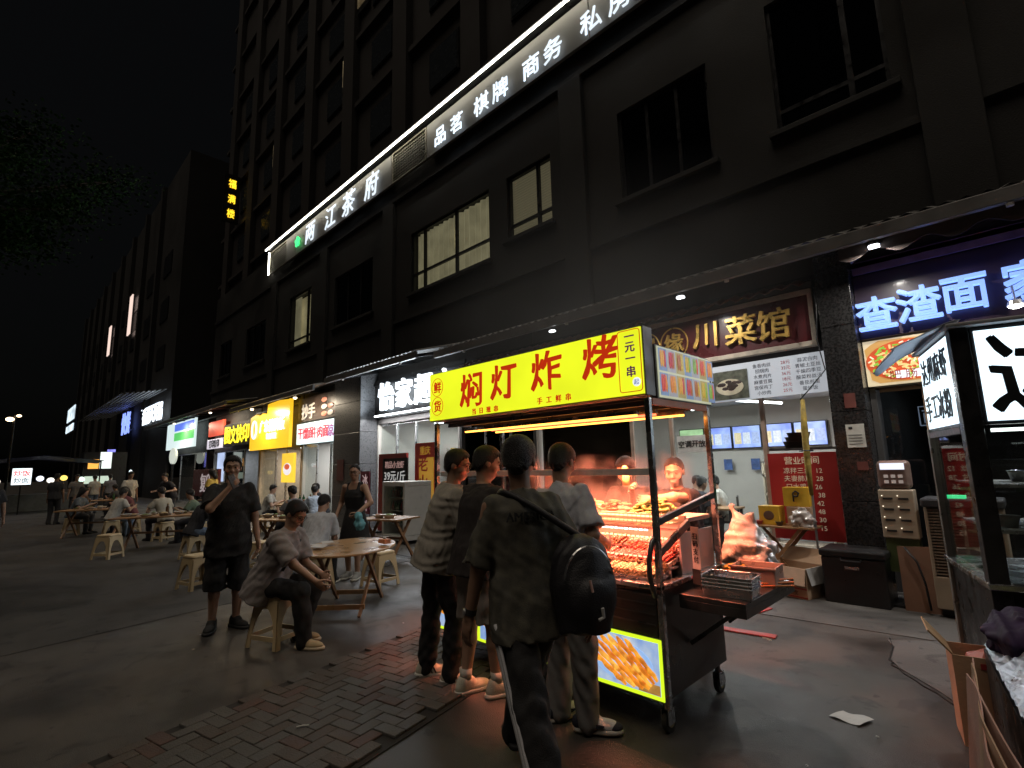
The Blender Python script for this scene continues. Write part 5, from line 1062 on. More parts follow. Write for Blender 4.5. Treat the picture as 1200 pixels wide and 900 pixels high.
# thin steam over the hot deck
stm = MB().box(-3.3, -1.82, 3.40, 3.86, 1.24, 1.72).build('steam', None); stm['kind'] = 'stuff'; tag(stm, 'thin steam rising over the hot grill deck', 'steam')
sm_m = bpy.data.materials.new('steam'); sm_m.use_nodes = True; n_ = sm_m.node_tree.nodes; l_ = sm_m.node_tree.links; n_.remove(n_['Principled BSDF'])
pvn = n_.new('ShaderNodeVolumePrincipled'); pvn.inputs['Color'].default_value = (.95, .95, .95, 1); nzn = n_.new('ShaderNodeTexNoise'); nzn.inputs['Scale'].default_value = 5; nzn.inputs['Detail'].default_value = 3
tcn = n_.new('ShaderNodeTexCoord'); l_.new(tcn.outputs['Object'], nzn.inputs['Vector']); mrn = n_.new('ShaderNodeMapRange'); mrn.inputs['From Min'].default_value = .48; mrn.inputs['From Max'].default_value = .75; mrn.inputs['To Max'].default_value = 1.3
gr_ = n_.new('ShaderNodeSeparateXYZ'); l_.new(tcn.outputs['Object'], gr_.inputs[0]); fz_ = n_.new('ShaderNodeMapRange'); fz_.inputs['From Min'].default_value = 1.70; fz_.inputs['From Max'].default_value = 1.28; l_.new(gr_.outputs['Z'], fz_.inputs['Value'])
ml_ = n_.new('ShaderNodeMath'); ml_.operation = 'MULTIPLY'; l_.new(nzn.outputs['Fac'], mrn.inputs['Value']); l_.new(mrn.outputs[0], ml_.inputs[0]); l_.new(fz_.outputs[0], ml_.inputs[1]); l_.new(ml_.outputs[0], pvn.inputs['Density'])
l_.new(pvn.outputs[0], [q for q in n_ if q.type == 'OUTPUT_MATERIAL'][0].inputs['Volume']); stm.data.materials.clear(); stm.data.materials.append(sm_m)

haze_ob = MB().blob((0, 0, 0), (2.3, 1.6, 1.25), 10).build('sign_haze', None); haze_ob['kind'] = 'stuff'; tag(haze_ob, 'faint haze added above the yellow cart sign to catch its glow', 'sign_haze'); haze_ob.location = (-2.9, 4.1, 3.2)  # haze volume added to carry the sign's glow above the cart
km = bpy.data.materials.new('sign_haze'); km.use_nodes = True; n_ = km.node_tree.nodes; l_ = km.node_tree.links; n_.remove(n_['Principled BSDF'])
pvn = n_.new('ShaderNodeVolumePrincipled'); pvn.inputs['Color'].default_value = (.9, .9, .9, 1); tcn = n_.new('ShaderNodeTexCoord'); mp_ = n_.new('ShaderNodeMapping'); mp_.vector_type = 'TEXTURE'; mp_.inputs['Scale'].default_value = (2.3, 1.6, 1.25)
gd = n_.new('ShaderNodeTexGradient'); gd.gradient_type = 'SPHERICAL'; l_.new(tcn.outputs['Object'], mp_.inputs['Vector']); l_.new(mp_.outputs[0], gd.inputs['Vector'])
nzn = n_.new('ShaderNodeTexNoise'); nzn.inputs['Scale'].default_value = 1.6; nzn.inputs['Detail'].default_value = 2; l_.new(tcn.outputs['Object'], nzn.inputs['Vector']); m1 = n_.new('ShaderNodeMath'); m1.operation = 'MULTIPLY'; l_.new(gd.outputs['Fac'], m1.inputs[0]); l_.new(nzn.outputs['Fac'], m1.inputs[1])
m2 = n_.new('ShaderNodeMath'); m2.operation = 'MULTIPLY'; m2.inputs[1].default_value = .16; l_.new(m1.outputs[0], m2.inputs[0]); l_.new(m2.outputs[0], pvn.inputs['Density']); l_.new(pvn.outputs[0], [q for q in n_ if q.type == 'OUTPUT_MATERIAL'][0].inputs['Volume']); haze_ob.data.materials.clear(); haze_ob.data.materials.append(km)
# ------------------------------------------------------------------ white-signed cart at the frame edge
rc = thing('snack_cart', 'dark framed snack cart with white lit signs and glass case', 'food cart', (-.235, 4.0, 0), 16)
def L(name, mat, *a, parent=None, **k): return MB().box(*a).build(name, mat, parent or rc, local=True, **k)
BLK = M('cart_black', (.03, .029, .03), .35, metal=.4, var=.2)
WF = EM('white_lit', (.70, .88, 1), 1.7, var=.08, scale=1.5)
L('post', BLK, 0, .09, 0, .09, .12, 2.36, bevel=.006); L('post', M('post_grey', (.3, .28, .25), .4, metal=.6), -.0, .05, .93, .98, .0, 1.80, bevel=.005); L('post', BLK, 1.75, 1.84, 0, .09, .12, 2.36, bevel=.006); L('post', BLK, 1.75, 1.84, .9, .98, .12, 2.36, bevel=.006)
sf2 = L('front_sign', BLK, .1, 1.74, .02, .09, 1.78, 2.355); L('front_face', WF, .115, 1.72, .012, .0195, 1.80, 2.335, parent=sf2)
INK2 = M('sign_ink', (.02, .025, .03), .5)
for k, ch in enumerate('达州麻虾'): TXT(ch, .50, INK2, rc, (.36+.38*k, .003, 2.07), ext=.003, off=.014, jit=.02, name='letter', local=True, sx=.9)
L('end_sign', BLK, .012, .06, .10, .92, 1.78, 2.355); L('end_face', WF, .0035, .0115, .11, .91, 1.80, 2.34)
for k, ch in enumerate('达州麻虾'): TXT(ch, .2, INK2, rc, (-.001, .78-.18*k, 2.20), right=(0, -1, 0), ext=.002, off=.008, name='letter', jit=.012, local=True, sx=.85)
for k, ch in enumerate('手工冰粉'): TXT(ch, .2, INK2, rc, (-.001, .80-.18*k, 1.94), right=(0, -1, 0), ext=.002, off=.008, name='letter', jit=.012, local=True, sx=.85)
L('trim_strip', M('trim_print', (.18, .15, .2), .5, var=.6, scale=30), .0, .012, .10, .92, 1.735, 1.775)
L('roof', M('cart_roof', (.35, .36, .38), .5), -.02, 1.9, -.05, 1.0, 2.363, 2.388, bevel=.008)
tp = MB().grid(lambda u, v: (.06-.36*u+.03*math.sin(v*9)*u, -.02+1.0*v, 2.41-.17*u*u-.04*math.sin(v*6+u*4)*u), 14, 24).build('rain_sheet', M('tarp_grey', (.32, .34, .40), .45, var=.15), rc, local=True, smooth=True, solid=.004)
for z in (1.42, 1.16): L('shelf', M('shelf_glassy', (.4, .42, .42), .25), .1, 1.74, .12, .88, z, z+.012); L('shelf_edge', CHROME, .1, 1.74, .10, .119, z-.004, z+.016)
L('lamp_tube', EM('case_tube', (.9, 1, .95), 2.2), .15, 1.7, .12, .14, 1.74, 1.76)
MB().box(.1, 1.74, .05, .056, .9, 1.77).build('case_glass', CLEAR, rc, local=True); MB().box(.03, .036, .1, .92, .9, 1.74).build('case_glass', GLASS('end_glass', (.8, .82, .8)), rc, local=True)
L('counter', CHROME, -.01, 1.85, -.02, .99, .86, .895, bevel=.005); L('cabinet', BLK, .02, 1.82, .02, .96, .14, .858, bevel=.005)
for x in (.1, 1.74):
    for y in (.1, .88): MB().cyl((x-.02, y, .07), (x+.02, y, .07), .07, n=18).build('wheel', MATS['rubber'], rc, local=True)
for k in range(9):
    o = MB().lathe([(.04, 0), (.055, .06), (.06, .07), (.05, .065), (.035, .01)], (0, 0, 0), 14).build('serving_bowl', random.choice([MATS['jar_white'], M('bowl_steel', (.5, .5, .5), .2, metal=1)]), smooth=True)
    lx, ly = .2+.14*(k % 4), .3+.2*(k % 2); zz = (1.173, 1.433)[k % 2]
    o.matrix_basis = rc.matrix_basis @ Matrix.Translation((lx, ly, zz)); tag(o, 'small serving bowl on the glass shelf of the dark snack cart', 'bowl', 'bowls in the snack cart case')
# foil covered trolley, cartons and cloth in front of it
tr = thing('foil_trolley', 'low trolley covered with crumpled silver foil beside snack cart', 'trolley', (.02, 1.9, 0), 9)
def LT(name, mat, *a, **k): return MB().box(*a).build(name, mat, tr, local=True, **k)
def crumple(x, y): return .016*math.sin(x*41+7*math.sin(y*13))+.012*math.sin(y*53+5*math.sin(x*29))+.008*math.sin(x*97+y*71)
MB().grid(lambda u, v: (.0+.22*u, -.2+2.2*v, .60+.13*u+crumple(u*.3, v*2)*.35), 40, 160).build('foil_sheet', M('foil', (.55, .6, .7), .42, metal=.7, var=.15, scale=18, bump=.4, bscale=45), tr, local=True, solid=.002)
LT('body', BLK, .0, .7, -.2, 2.05, .1, .56); LT('rail', CHROME, .23, .26, -.2, 2.05, .72, .75, bevel=.004); LT('rail', CHROME, .42, .45, -.2, 2.05, .84, .87, bevel=.004)
LT('glass_tray', M('yellow_glass', (.42, .42, .16), .2, var=.3, scale=6, coat=.6), .265, .415, -.2, 1.6, .735, .75); LT('inner_tray', CHROME, .46, .9, -.2, 2.0, .80, .82)
for x in (.05, .6):
    for y in (-.1, 1.9): LT('leg', BLK, x, x+.04, y, y+.04, 0, .1)
CARD = M('cardboard', (.45, .29, .18), .85, var=.15, scale=4, bump=.1); CARDP = M('cardboard_pink', (.45, .26, .2), .8, var=.15, scale=5, bump=.15)
c1 = thing('carton_sheet', 'flattened pinkish cardboard sheets leaning along the foil trolley', 'cardboard', (-.03, 1.9, 0), 9)
for k in range(3): MB().grid(lambda u, v: (-.035-.02*k+.02*math.sin(v*7+k)-.05*u, .2+1.55*v-.1*k, .05+.53*(1-u)+.015*math.sin(v*13+k*2)), 3, 24).build('sheet', (CARDP, CARD, CARDP)[k], c1, local=True, solid=.006)
c2 = thing('open_carton', 'open brown carton with red tape at the trolley end', 'carton', (-.31, 4.15, 0), 12)
for a in ((-.17, .17, -.13, -.124, 0, .48), (-.17, .17, .124, .13, 0, .48), (-.17, -.164, -.124, .124, 0, .48), (.164, .17, -.124, .124, 0, .48), (-.164, .164, -.124, .124, 0, .006)): MB().box(*a).build('wall', CARD, c2, local=True)
MB().prism([(-.17, -.13, .48), (-.17, .13, .48), (-.27, .15, .60), (-.27, -.15, .60)], (.006, 0, .006)).build('flap', M('carton_light', (.5, .33, .18), .85), c2, local=True); MB().box(-.05, .14, -.134, -.131, .42, .45).build('tape', RED, c2, local=True)
MB().blob((.02, 0, .40), (.13, .1, .1), 6, .1).build('contents', M('carton_filling', (.5, .12, .08), .5), c2, local=True)
pc_ = thing('purple_cloth', 'dark purple cloth draped over the trolley end', 'cloth', (-.35, 3.7, .6)); v = Vox((-.3, -.35, -.3), (.35, .35, .3), .012)
v.ell((0, 0, 0), (.13, .26, .12), None, .02); v.cone((.05, -.1, 0), (-.06, .2, -.15), .09, .07, .05); v.wrinkle(.016, 30, 3); v.wrinkle(.006, 70, 5); o = v.mesh('folds', M('purple_fabric', (.03, .012, .05), .8, var=.3), pc_); pc_.location = (-.15, 3.8, .68)
# ------------------------------------------------------------------ things by the shop fronts
bx = thing('cardboard_box', 'open brown cardboard box with red print standing by restaurant table', 'box', (-2.17, 6.95, .007), -14)
for a in ((-.26, .26, -.2, -.193, 0, .34), (-.26, .26, .193, .2, 0, .34), (-.26, -.253, -.193, .193, 0, .34), (.253, .26, -.193, .193, 0, .34), (-.253, .253, -.193, .193, 0, .007)): MB().box(*a).build('wall', CARD, bx, local=True)
MB().prism([(-.26, .193, .34), (.26, .193, .34), (.25, .3, .50), (-.25, .3, .50)], (0, .007, 0)).build('flap', CARD, bx, local=True); MB().prism([(.26, -.19, .34), (.26, .19, .34), (.30, .18, .16), (.30, -.18, .16)], (.007, 0, 0)).build('flap', M('carton_grey', (.36, .34, .32), .8), bx, local=True)
MB().prism([(-.26, -.2, .34), (.26, -.2, .34), (.27, -.26, .16), (-.27, -.26, .16)], (0, -.007, 0)).build('flap', M('carton_front_lit', (.6, .4, .28), .85, var=.1), bx, local=True)  # front flap paler: heat-lamp light put into its colour
MB().box(-.26, .26, -.203, -.2005, .105, .12).build('tape', RED, bx, local=True); MB().box(-.26, .26, -.203, -.2005, .012, .024).build('tape', RED, bx, local=True)
TXT('小心轻放', .06, M('box_ink', (.12, .05, .03), .8), bx, (.03, -.2035, .065), ext=.0005, off=.01, local=True)
ch_ = thing('black_chest', 'black plastic cool chest with lid standing against granite column', 'chest', (-1.52, 7.02, 0), 0)
BP = M('chest_black', (.016, .016, .017), .4, var=.3, scale=4); 
MB().box(-.30, .31, -.22, .25, .0, .50).build('body', BP, ch_, local=True, bevel=.015); MB().box(-.315, .325, -.235, .262, .503, .58).build('lid', BP, ch_, local=True, bevel=.018)
MB().box(-.07, .07, -.228, -.2205, .38, .41).build('badge', M('badge_silver', (.5, .5, .5), .3, metal=.8), ch_, local=True); MB().tube([(-.1, -.24, .5), (-.09, -.25, .47), (.09, -.25, .47), (.1, -.24, .5)], .01, 6).build('handle', BP, ch_, local=True)
wt = thing('folding_table', 'small wooden folding table with crossed legs at restaurant glass', 'table', (-2.40, 7.32, .006), 0)
WOODT = M('table_wood', (.34, .19, .09), .45, var=.25, scale=6, bump=.15); 
for k in range(4): MB().box(-.46, .46, -.2+.1*k, -.103+.1*k, .73, .752).build('plank', WOODT, wt, local=True, bevel=.003)
for y in (-.16, .16):
    for sg in (-1, 1): MB().bar((sg*.3, y+.012*sg, 0), (-sg*.3, y+.012*sg, .73), .022, .04).build('leg', WOODT, wt, local=True)
MB().bar((-.16, -.17, .2), (-.16, .17, .2), .02).build('stretcher', WOODT, wt, local=True)
rm = thing('red_menu', 'red menu poster with pale text behind small folding table', 'menu', (-2.12, 7.6, .6)); RMF = M('menu_red', (.42, .025, .025), .5, var=.12, scale=3)
B('sheet', RMF, rm, -2.55, -1.72, 7.60, 7.62, .55, 1.68); TXT('营业时间', .11, EM('menu_cream', (.9, .7, .5), .16), rm, (-2.13, 7.597, 1.58), ext=.0008, off=.01)
TXT('\n'.join(['凉拌三丝  12', '夫妻肺片  28', '口水鸡    26', '红烧牛肉  38', '毛血旺    42', '酸菜鱼    48', '粉蒸肉    30', '炒时蔬    15']), .085, MATS['menu_cream'], rm, (-2.13, 7.597, 1.08), ext=.0008, line=1.1)
for k, (x, y, z, w, lb) in enumerate(((-2.48, 7.33, .759, .26, 'yellow carton standing on the folding table by the door post'), (-2.16, 7.38, 1.0, .3, 'yellow carton with black hook mark on top of brown packet'))):
    o = thing('yellow_carton', lb, 'carton', (x, y, z), -6+10*k); MB().box(-w/2, w/2, -.09, .09, 0, .24).build('box', M('carton_yellow', (.72, .42, .03), .6, var=.12, scale=5), o, local=True, bevel=.003)
    if k: MB().tube([(-.03, -.093, .06), (-.03, -.093, .17), (.0, -.093, .195), (.035, -.093, .17), (.02, -.093, .13), (-.02, -.093, .13)], .011, 6).build('mark', INK, o, local=True)
    else: MB().blob((0, -.091, .12), (.07, .004, .06), 6).build('print', M('print_brown', (.15, .08, .05), .6), o, local=True)
o = thing('brown_packet', 'brown packet under the yellow carton on the folding table', 'packet', (-2.14, 7.38, .759)); MB().box(-.14, .14, -.1, .1, 0, .238).build('box', CARD, o, local=True, bevel=.01)
cb2 = thing('clear_bag', 'clear plastic bag of takeaway tubs on the folding table', 'bag', (-2.08, 7.2, .759)); v = Vox((-.2, -.15, -.05), (.2, .15, .28), .012); v.loft((0, 0, 0), (1, 0, 0), (0, 0, 1), (0, 1, 0), [(0, 0, 0, .12, .06), (.1, 0, 0, .14, .07), (.18, 0, 0, .1, .05), (.23, 0, 0, .03, .02)], .02); v.wrinkle(.008, 45, 2); v.mesh('sack', M('bag_clear', (.6, .52, .46), .25, trans=.4), cb2)
for k, (x, mt, r) in enumerate(((-2.62, M('bowl_red', (.35, .03, .03), .4), .06), (-2.75, MATS['jar_white'], .07), (-2.36, MATS['jar_dark'], .05))):
    o = MB().lathe([(r*.6, 0), (r, .05), (r*1.02, .055), (r*.9, .05), (r*.5, .008)], (0, 0, 0), 18).build('table_bowl', mt, smooth=True); o.location = (x, 7.22, .759); tag(o, ('red', 'white', 'dark')[k]+' small bowl on the folding table by restaurant glass', 'bowl')
fu = thing('folded_parasol', 'folded yellow parasol tied upright beside restaurant door post', 'parasol', (-1.93, 7.25, 0)); MB().tube([(-1.95, 7.22, 1.15), (-1.95, 7.2, 1.5), (-1.94, 7.2, 2.0), (-1.93, 7.22, 2.35)], [.022, .036, .04, .022], 10).build('canopy', M('parasol_yellow', (.4, .28, .06), .8, var=.35, scale=12, bump=.4, bscale=30), fu, smooth=True); MB().cyl((-1.955, 7.22, .0), (-1.93, 7.22, 2.42), .014, n=8).build('pole', ALU, fu)
MB().tube([(-1.95+.075*math.cos(t), 7.2+.075*math.sin(t), 1.7) for t in np.linspace(0, 6.28, 13)], .01, 5).build('strap', BLK, fu)
kk = thing('power_bank_kiosk', 'beige power bank rental unit with slots and white display on stand', 'kiosk', (-1.07, 7.12, 0)); BEI = M('kiosk_beige', (.42, .33, .24), .5, var=.1, scale=4)
MB().box(-.16, .16, -.1, .1, .72, 1.24).build('slot_block', BEI, kk, local=True, bevel=.012); hd = MB().box(-.15, .15, -.09, .09, 1.245, 1.56).build('head', M('kiosk_head', (.2, .12, .1), .4), kk, local=True, bevel=.05, seg=4)
MB().box(-.11, .11, -.098, -.0905, 1.46, 1.53).build('display', EM('kiosk_lcd', (.8, .85, 1), .9), hd, local=True)
for i in range(3):
    for j in range(2): MB().box(-.085+.065*i, -.045+.065*i, -.097, -.0905, 1.31+.06*j, 1.345+.06*j).build('key', EM('kiosk_key', (.6, .5, .45), .25), hd, local=True)
for i in range(2):
    for j in range(4):
        MB().box(-.12+.14*i, -.03+.14*i, -.104, -.1005, .79+.115*j, .81+.115*j).build('slot', INK, kk, local=True); MB().blob((-.125+.14*i, -.103, .83+.115*j), .006, 4).build('slot_light', EM('slot_led', (1, .9, .7), 1.2), kk, local=True)
MB().box(-.15, .15, -.06, .08, .36, .718).build('stand_box', M('stand_green', (.09, .12, .04), .6, var=.2), kk, local=True); MB().box(-.04, .04, -.04, .04, .03, .36).build('pole', BLK, kk, local=True); MB().box(-.18, .18, -.15, .15, 0, .03).build('foot', BLK, kk, local=True)
cd2 = thing('leaning_cardboard', 'tall brown cardboard sheet leaning below the power bank unit', 'cardboard', (-.98, 6.9, 0)); MB().prism([(-.12, 0, .005), (.3, .02, .005), (.28, .12, .66), (-.14, .1, .64)], (0, .01, 0)).build('sheet', M('cardboard_brown', (.2, .10, .06), .85, var=.2, scale=4), cd2, local=True)
cr = MB().tube([(-1.05, 6.97, .64), (-.95, 6.93, .5), (-.9, 6.88, .3), (-.88, 6.85, .05)], .012, 6).build('charging_cable', BLK, smooth=True); tag(cr, 'black charging cable drooping from the power bank unit', 'cable')
ac = thing('air_cooler', 'tall beige evaporative air cooler with louvre grilles and green light', 'air cooler', (-.52, 7.0, 0)); 
MB().box(-.3, .3, -.2, .22, .09, .40).box(-.3, -.27, -.2, .22, .40, 1.08).box(.27, .3, -.2, .22, .40, 1.08).box(-.27, .27, .1, .22, .40, 1.08).build('body', BEI, ac, local=True, bevel=.008)
MB().box(-.32, .32, -.22, .24, 1.082, 1.17).build('top', M('cooler_top', (.06, .06, .065), .35), ac, local=True, bevel=.02); MB().box(-.12, .04, -.15, -.03, 1.171, 1.20).build('display', EM('cooler_green', (.05, .9, .35), 1.2), ac, local=True)
MB().box(-.015, .015, -.2, -.17, .4, 1.08).build('mullion', BEI, ac, local=True)
for k in range(22): z = .42+k*.03; MB().box(-.268, -.018, -.19, -.165, z, z+.012).box(.018, .268, -.19, -.165, z, z+.012).build('louvre', M('louvre_brown', (.3, .22, .16), .6), ac, local=True)
MB().box(-.28, .28, -.1, .1, .0, .088).build('base', BLK, ac, local=True)
# ------------------------------------------------------------------ stools and tables
CREAM = M('stool_plastic', (.58, .44, .25), .45, var=.08, scale=5); CREAMD = M('stool_plastic_grey', (.4, .38, .33), .5, var=.1)
def make_stool(mat):
    t = thing('plastic_stool', None, 'stool')
    def sq(h, z, n=5, r=.04):
        p = []
        for cx, cy, a0 in ((1, 1, 0), (-1, 1, 90), (-1, -1, 180), (1, -1, 270)): p += [(cx*(h-r)+r*math.cos(RAD(a0+90*i/n)), cy*(h-r)+r*math.sin(RAD(a0+90*i/n)), z) for i in range(n+1)]
        return p
    m = MB(); rings = [sq(.135, .462), sq(.148, .455), sq(.152, .44), sq(.148, .42)]; n = len(rings[0]); v = sum(rings, []); f = [tuple(range(n))]
    for k in range(3): f += [(k*n+i, k*n+(i+1) % n, (k+1)*n+(i+1) % n, (k+1)*n+i) for i in range(n)]
    m.add(v, f+[tuple(range(3*n, 4*n))]).build('seat', mat, t, local=True, smooth=False, bevel=.004)
    for q in range(4):
        R = Matrix.Rotation(RAD(90*q), 4, 'Z'); H0, H1 = .147, .195
        wd = lambda z: H1+(H0-H1)*z/.42
        # outer edge and arch opening as matching rings
        out = []; inn = []
        for i in range(25):
            a = i/24
            if a < .3: z = .42*(a/.3); x = -wd(z)
            elif a < .7: z = .42; x = -wd(z)+2*wd(z)*(a-.3)/.4
            else: z = .42*(1-(a-.7)/.3); x = wd(z)
            out.append((x, z)); iw = .095+.05*(1-min(z, .42)/.42); tt = math.pi*(1-a)
            zi = .0+.345*min(1, math.sin(tt)**.55); xi = iw*math.copysign(abs(math.cos(tt))**.7, math.cos(tt)); inn.append((xi, zi if 0 < i < 24 else 0))
        mm = MB(); yo = lambda z: wd(z)
        P = lambda x, z, d: R @ Vector((x, yo(z)-d, z))
        for i in range(24):
            a, b, c, d = out[i], out[i+1], inn[i+1], inn[i]
            vs = [P(*a, 0), P(*b, 0), P(*c, 0), P(*d, 0), P(*a, .012), P(*b, .012), P(*c, .012), P(*d, .012)]
            mm.add(vs, [(0, 1, 2, 3), (7, 6, 5, 4), (0, 4, 5, 1), (3, 2, 6, 7)])
        mm.build('side_arch', mat, t, local=True)
        MB().box(-.15, .15, yo(.1)-.011, yo(.1)-.001, .07, .11, R).build('crossbar', mat, t, local=True)
    return t
st0 = make_stool(CREAM); st1 = None
stools = [(-5.27, 2.06, 22, 'cream plastic stool under the seated man in grey shirt'), (-6.65, 3.98, 10, 'cream plastic stool tucked behind the round wooden table'), (-8.62, 2.2, 15, 'empty cream plastic stool behind the man in black with phone'), (-7.1, 3.25, 5, 'cream plastic stool under the man in pale shirt at the round table'), (-9.2, 3.3, 30, 'cream plastic stool beside the dish-laden table behind seated men'),
          (-11.5, 2.85, 10, 'cream plastic stool under the dark-clad diner at the dish-laden table'), (-12.55, 5.72, 20, 'cream plastic stool under the far man in light blue'), (-17.0, 2.3, 0, 'cream plastic stool under the far diner in white'), (-18.5, 2.98, 0, 'cream plastic stool under the far woman beside diner in white'), (-13.1, 1.75, 40, 'empty cream plastic stool at the near end of the long far table'), (-24.0, 2.2, 0, 'plastic stool under the farthest seated diner'), (-14.9, 5.3, 10, 'plastic stool under the diner in pale top by the yellow sign'), (-13.6, 6.4, 30, 'plastic stool under the diner in dark top by the yellow sign'), (-19.3, 1.7, 0, 'plastic stool under the diner in slate shirt'), (-15.2, 3.1, 20, 'plastic stool under the diner in cream shirt'), (-19.2, 5.2, 0, 'plastic stool under the diner in rust shirt'), (-20.3, 5.9, 0, 'plastic stool under the diner in white beside the red board'), (-25.4, 3.6, 0, 'plastic stool under the farthest diner in black'), (-10.9, 4.6, 0, 'plastic stool under the diner in grey at the crowded table'), (-14.3, 3.6, 0, 'plastic stool under the diner in green at the long table')]
for i, (x, y, a, lb) in enumerate(stools):
    o = st0 if i == 0 else copy_tree(st0)
    o.location = (x, y, .006); o.rotation_euler = (0, 0, RAD(a)); tag(o, lb, 'stool', 'plastic stools around the street tables')
WOODR = M('round_table_wood', (.46, .27, .12), .32, var=.22, scale=4, bump=.1, coat=.35); WOODL = M('table_leg_wood', (.3, .16, .08), .5, var=.2, scale=6)
def oval_table(label, x, y, rz, ra, rb, h=.72, group='street tables'):
    t = thing('folding_round_table', label, 'table', (x, y, .004), rz, group)
    m = MB(); n = 48; m.prism([(ra*math.cos(2*math.pi*i/n), rb*math.sin(2*math.pi*i/n), h-.022) for i in range(n)], (0, 0, .022)); m.build('tabletop', WOODR, t, local=True, bevel=.005)
    MB().bar((-ra*.6, 0, h-.04), (ra*.6, 0, h-.04), .04, .034).build('batten', WOODL, t, local=True)
    for s_ in (-1, 1):
        for sg in (-1, 1): MB().bar((s_*ra*.52+.015*sg, sg*rb*.62, 0), (s_*ra*.52+.015*sg, -sg*rb*.45, h-.03), .028, .045).build('leg', WOODL, t, local=True)
    for sg in (-1, 1): MB().bar((-ra*.56, sg*rb*.5, .09), (ra*.56, sg*rb*.5, .09), .03, .05).build('stretcher', WOODR, t, local=True)
    return t
oval_table('round wooden folding table with crossed legs beside the seated man in grey', -5.93, 3.12, 45, .54, .72, .70)
tb = thing('tissue_pack', 'small orange tissue pack on the round wooden table', 'tissue pack', (-5.62, 3.42, .726)); MB().box(-.07, .07, -.045, .045, 0, .05).build('box', M('tissue_orange', (.6, .25, .12), .6), tb, local=True, bevel=.004); MB().blob((0, 0, .055), (.03, .02, .025), 5, .2).build('tissue', pm, tb, local=True)
for k, (x, y, a) in enumerate(((-6.12, 2.83, 10), (-5.98, 2.75, 40), (-6.2, 2.98, -20))):
    o = MB().grid(lambda u, v: (.2*u-.1, .14*v-.07, .003*math.sin(5*u+4*v)), 4, 4).build('paper_menu', pm, solid=.001); o.location = (x, y, .734+.004*k); o.rotation_euler = (0, 0, RAD(a)); tag(o, 'white paper sheet spread on the round wooden table', 'paper', 'paper sheets on the round table')
def long_table(label, x, y, rz, w, d, dishes, wood=WOODL, h=.72):
    t = thing('wooden_table', label, 'table', (x, y, .004), rz, 'street tables')
    n = max(3, int(d/.16))
    for k in range(n): MB().box(-w/2, w/2, -d/2+d*k/n+.003, -d/2+d*(k+1)/n-.003, h-.03, h).build('plank', WOODT, t, local=True, bevel=.003)
    for sx in (-1, 1):
        for sg in (-1, 1): MB().bar((sx*w*.36+.02*sg, sg*d*.42, 0), (sx*w*.36+.02*sg, -sg*d*.35, h-.031), .035, .05).build('leg', wood, t, local=True)
    MB().bar((-w*.36, 0, h*.5), (w*.36, 0, h*.5), .04).build('stretcher', wood, t, local=True)
    T = Matrix.Translation((x, y, .004)) @ Matrix.Rotation(RAD(rz), 4, 'Z')
    for k in range(dishes):
        r = random.uniform(.06, .12); hh = random.uniform(.03, .07); tall = random.random() < .3
        prof = [(.03, 0), (.035, .02), (.035, .16), (.015, .2), (.015, .24)] if tall else [(r*.6, 0), (r, hh), (r*1.03, hh+.004), (r*.9, hh-.006), (r*.5, .01)]
        o = MB().lathe(prof, (0, 0, 0), 14).build('bottle' if tall else 'dish', random.choice([M('bottle_green', (.03, .1, .04), .2), M('bottle_brown', (.1, .05, .02), .2)]) if tall else random.choice([MATS['jar_white'], M('dish_white', (.65, .63, .6), .3), MATS['bowl_steel']]), smooth=True)
        o.location = T @ Vector((random.uniform(-w*.42, w*.42), random.uniform(-d*.38, d*.38), h+.001)); tag(o, ('upright %s drink bottle' % ('green' if 'green' in o.data.materials[0].name else 'brown') if tall else '%s %s serving dish' % ('wide' if r > .09 else 'small', 'steel' if 'steel' in o.data.materials[0].name else 'white'))+' on the '+label.split(',')[0].replace(' with dishes', ''), 'bottle' if tall else 'dish', 'tableware on '+label[:30])
        if not tall and random.random() < .7: heapm = MB().blob((0, 0, hh*.8), (r*.7, r*.7, hh*.5), 5, .15); o2 = heapm.build('leftover_food', random.choice(VEG[:3]), o, local=True, smooth=True)
    return t
long_table('plain square wooden table beside the waitress', -8.45, 5.2, 20, .95, .7, 2)
long_table('crowded wooden table with dishes behind the seated men, near the yellow sign', -10.2, 4.1, 30, 1.3, .8, 10)
long_table('long wooden table with dishes left of the man with phone', -13.6, 2.95, 62, 2.2, .85, 16)
long_table('far wooden table with dishes before the diner in white', -18.2, 2.1, 60, 1.6, .8, 9)
long_table('farthest wooden table with dishes in the dark lane', -24.6, 3.0, 60, 1.6, .8, 7)
long_table('wooden table with dishes beside the red copy board', -19.7, 5.6, 20, 1.3, .8, 8)
long_table('wooden table with dishes under the yellow sign', -14.2, 5.9, 10, 1.4, .8, 8)
# ------------------------------------------------------------------ people
def CL(n, c, **k): return M('cloth_'+n, c, .85, var=.14, scale=18, bump=.3, bscale=220, **k)
BLKC = CL('black', (.014, .0135, .014)); GREYT = CL('warm_grey', (.30, .275, .235)); WHITE_SHOE = CL('white_shoe', (.55, .52, .42)); DARKSH = CL('dark_shoe', (.02, .02, .02)); DKSOLE = M('dark_sole', (.02, .02, .02), .7)
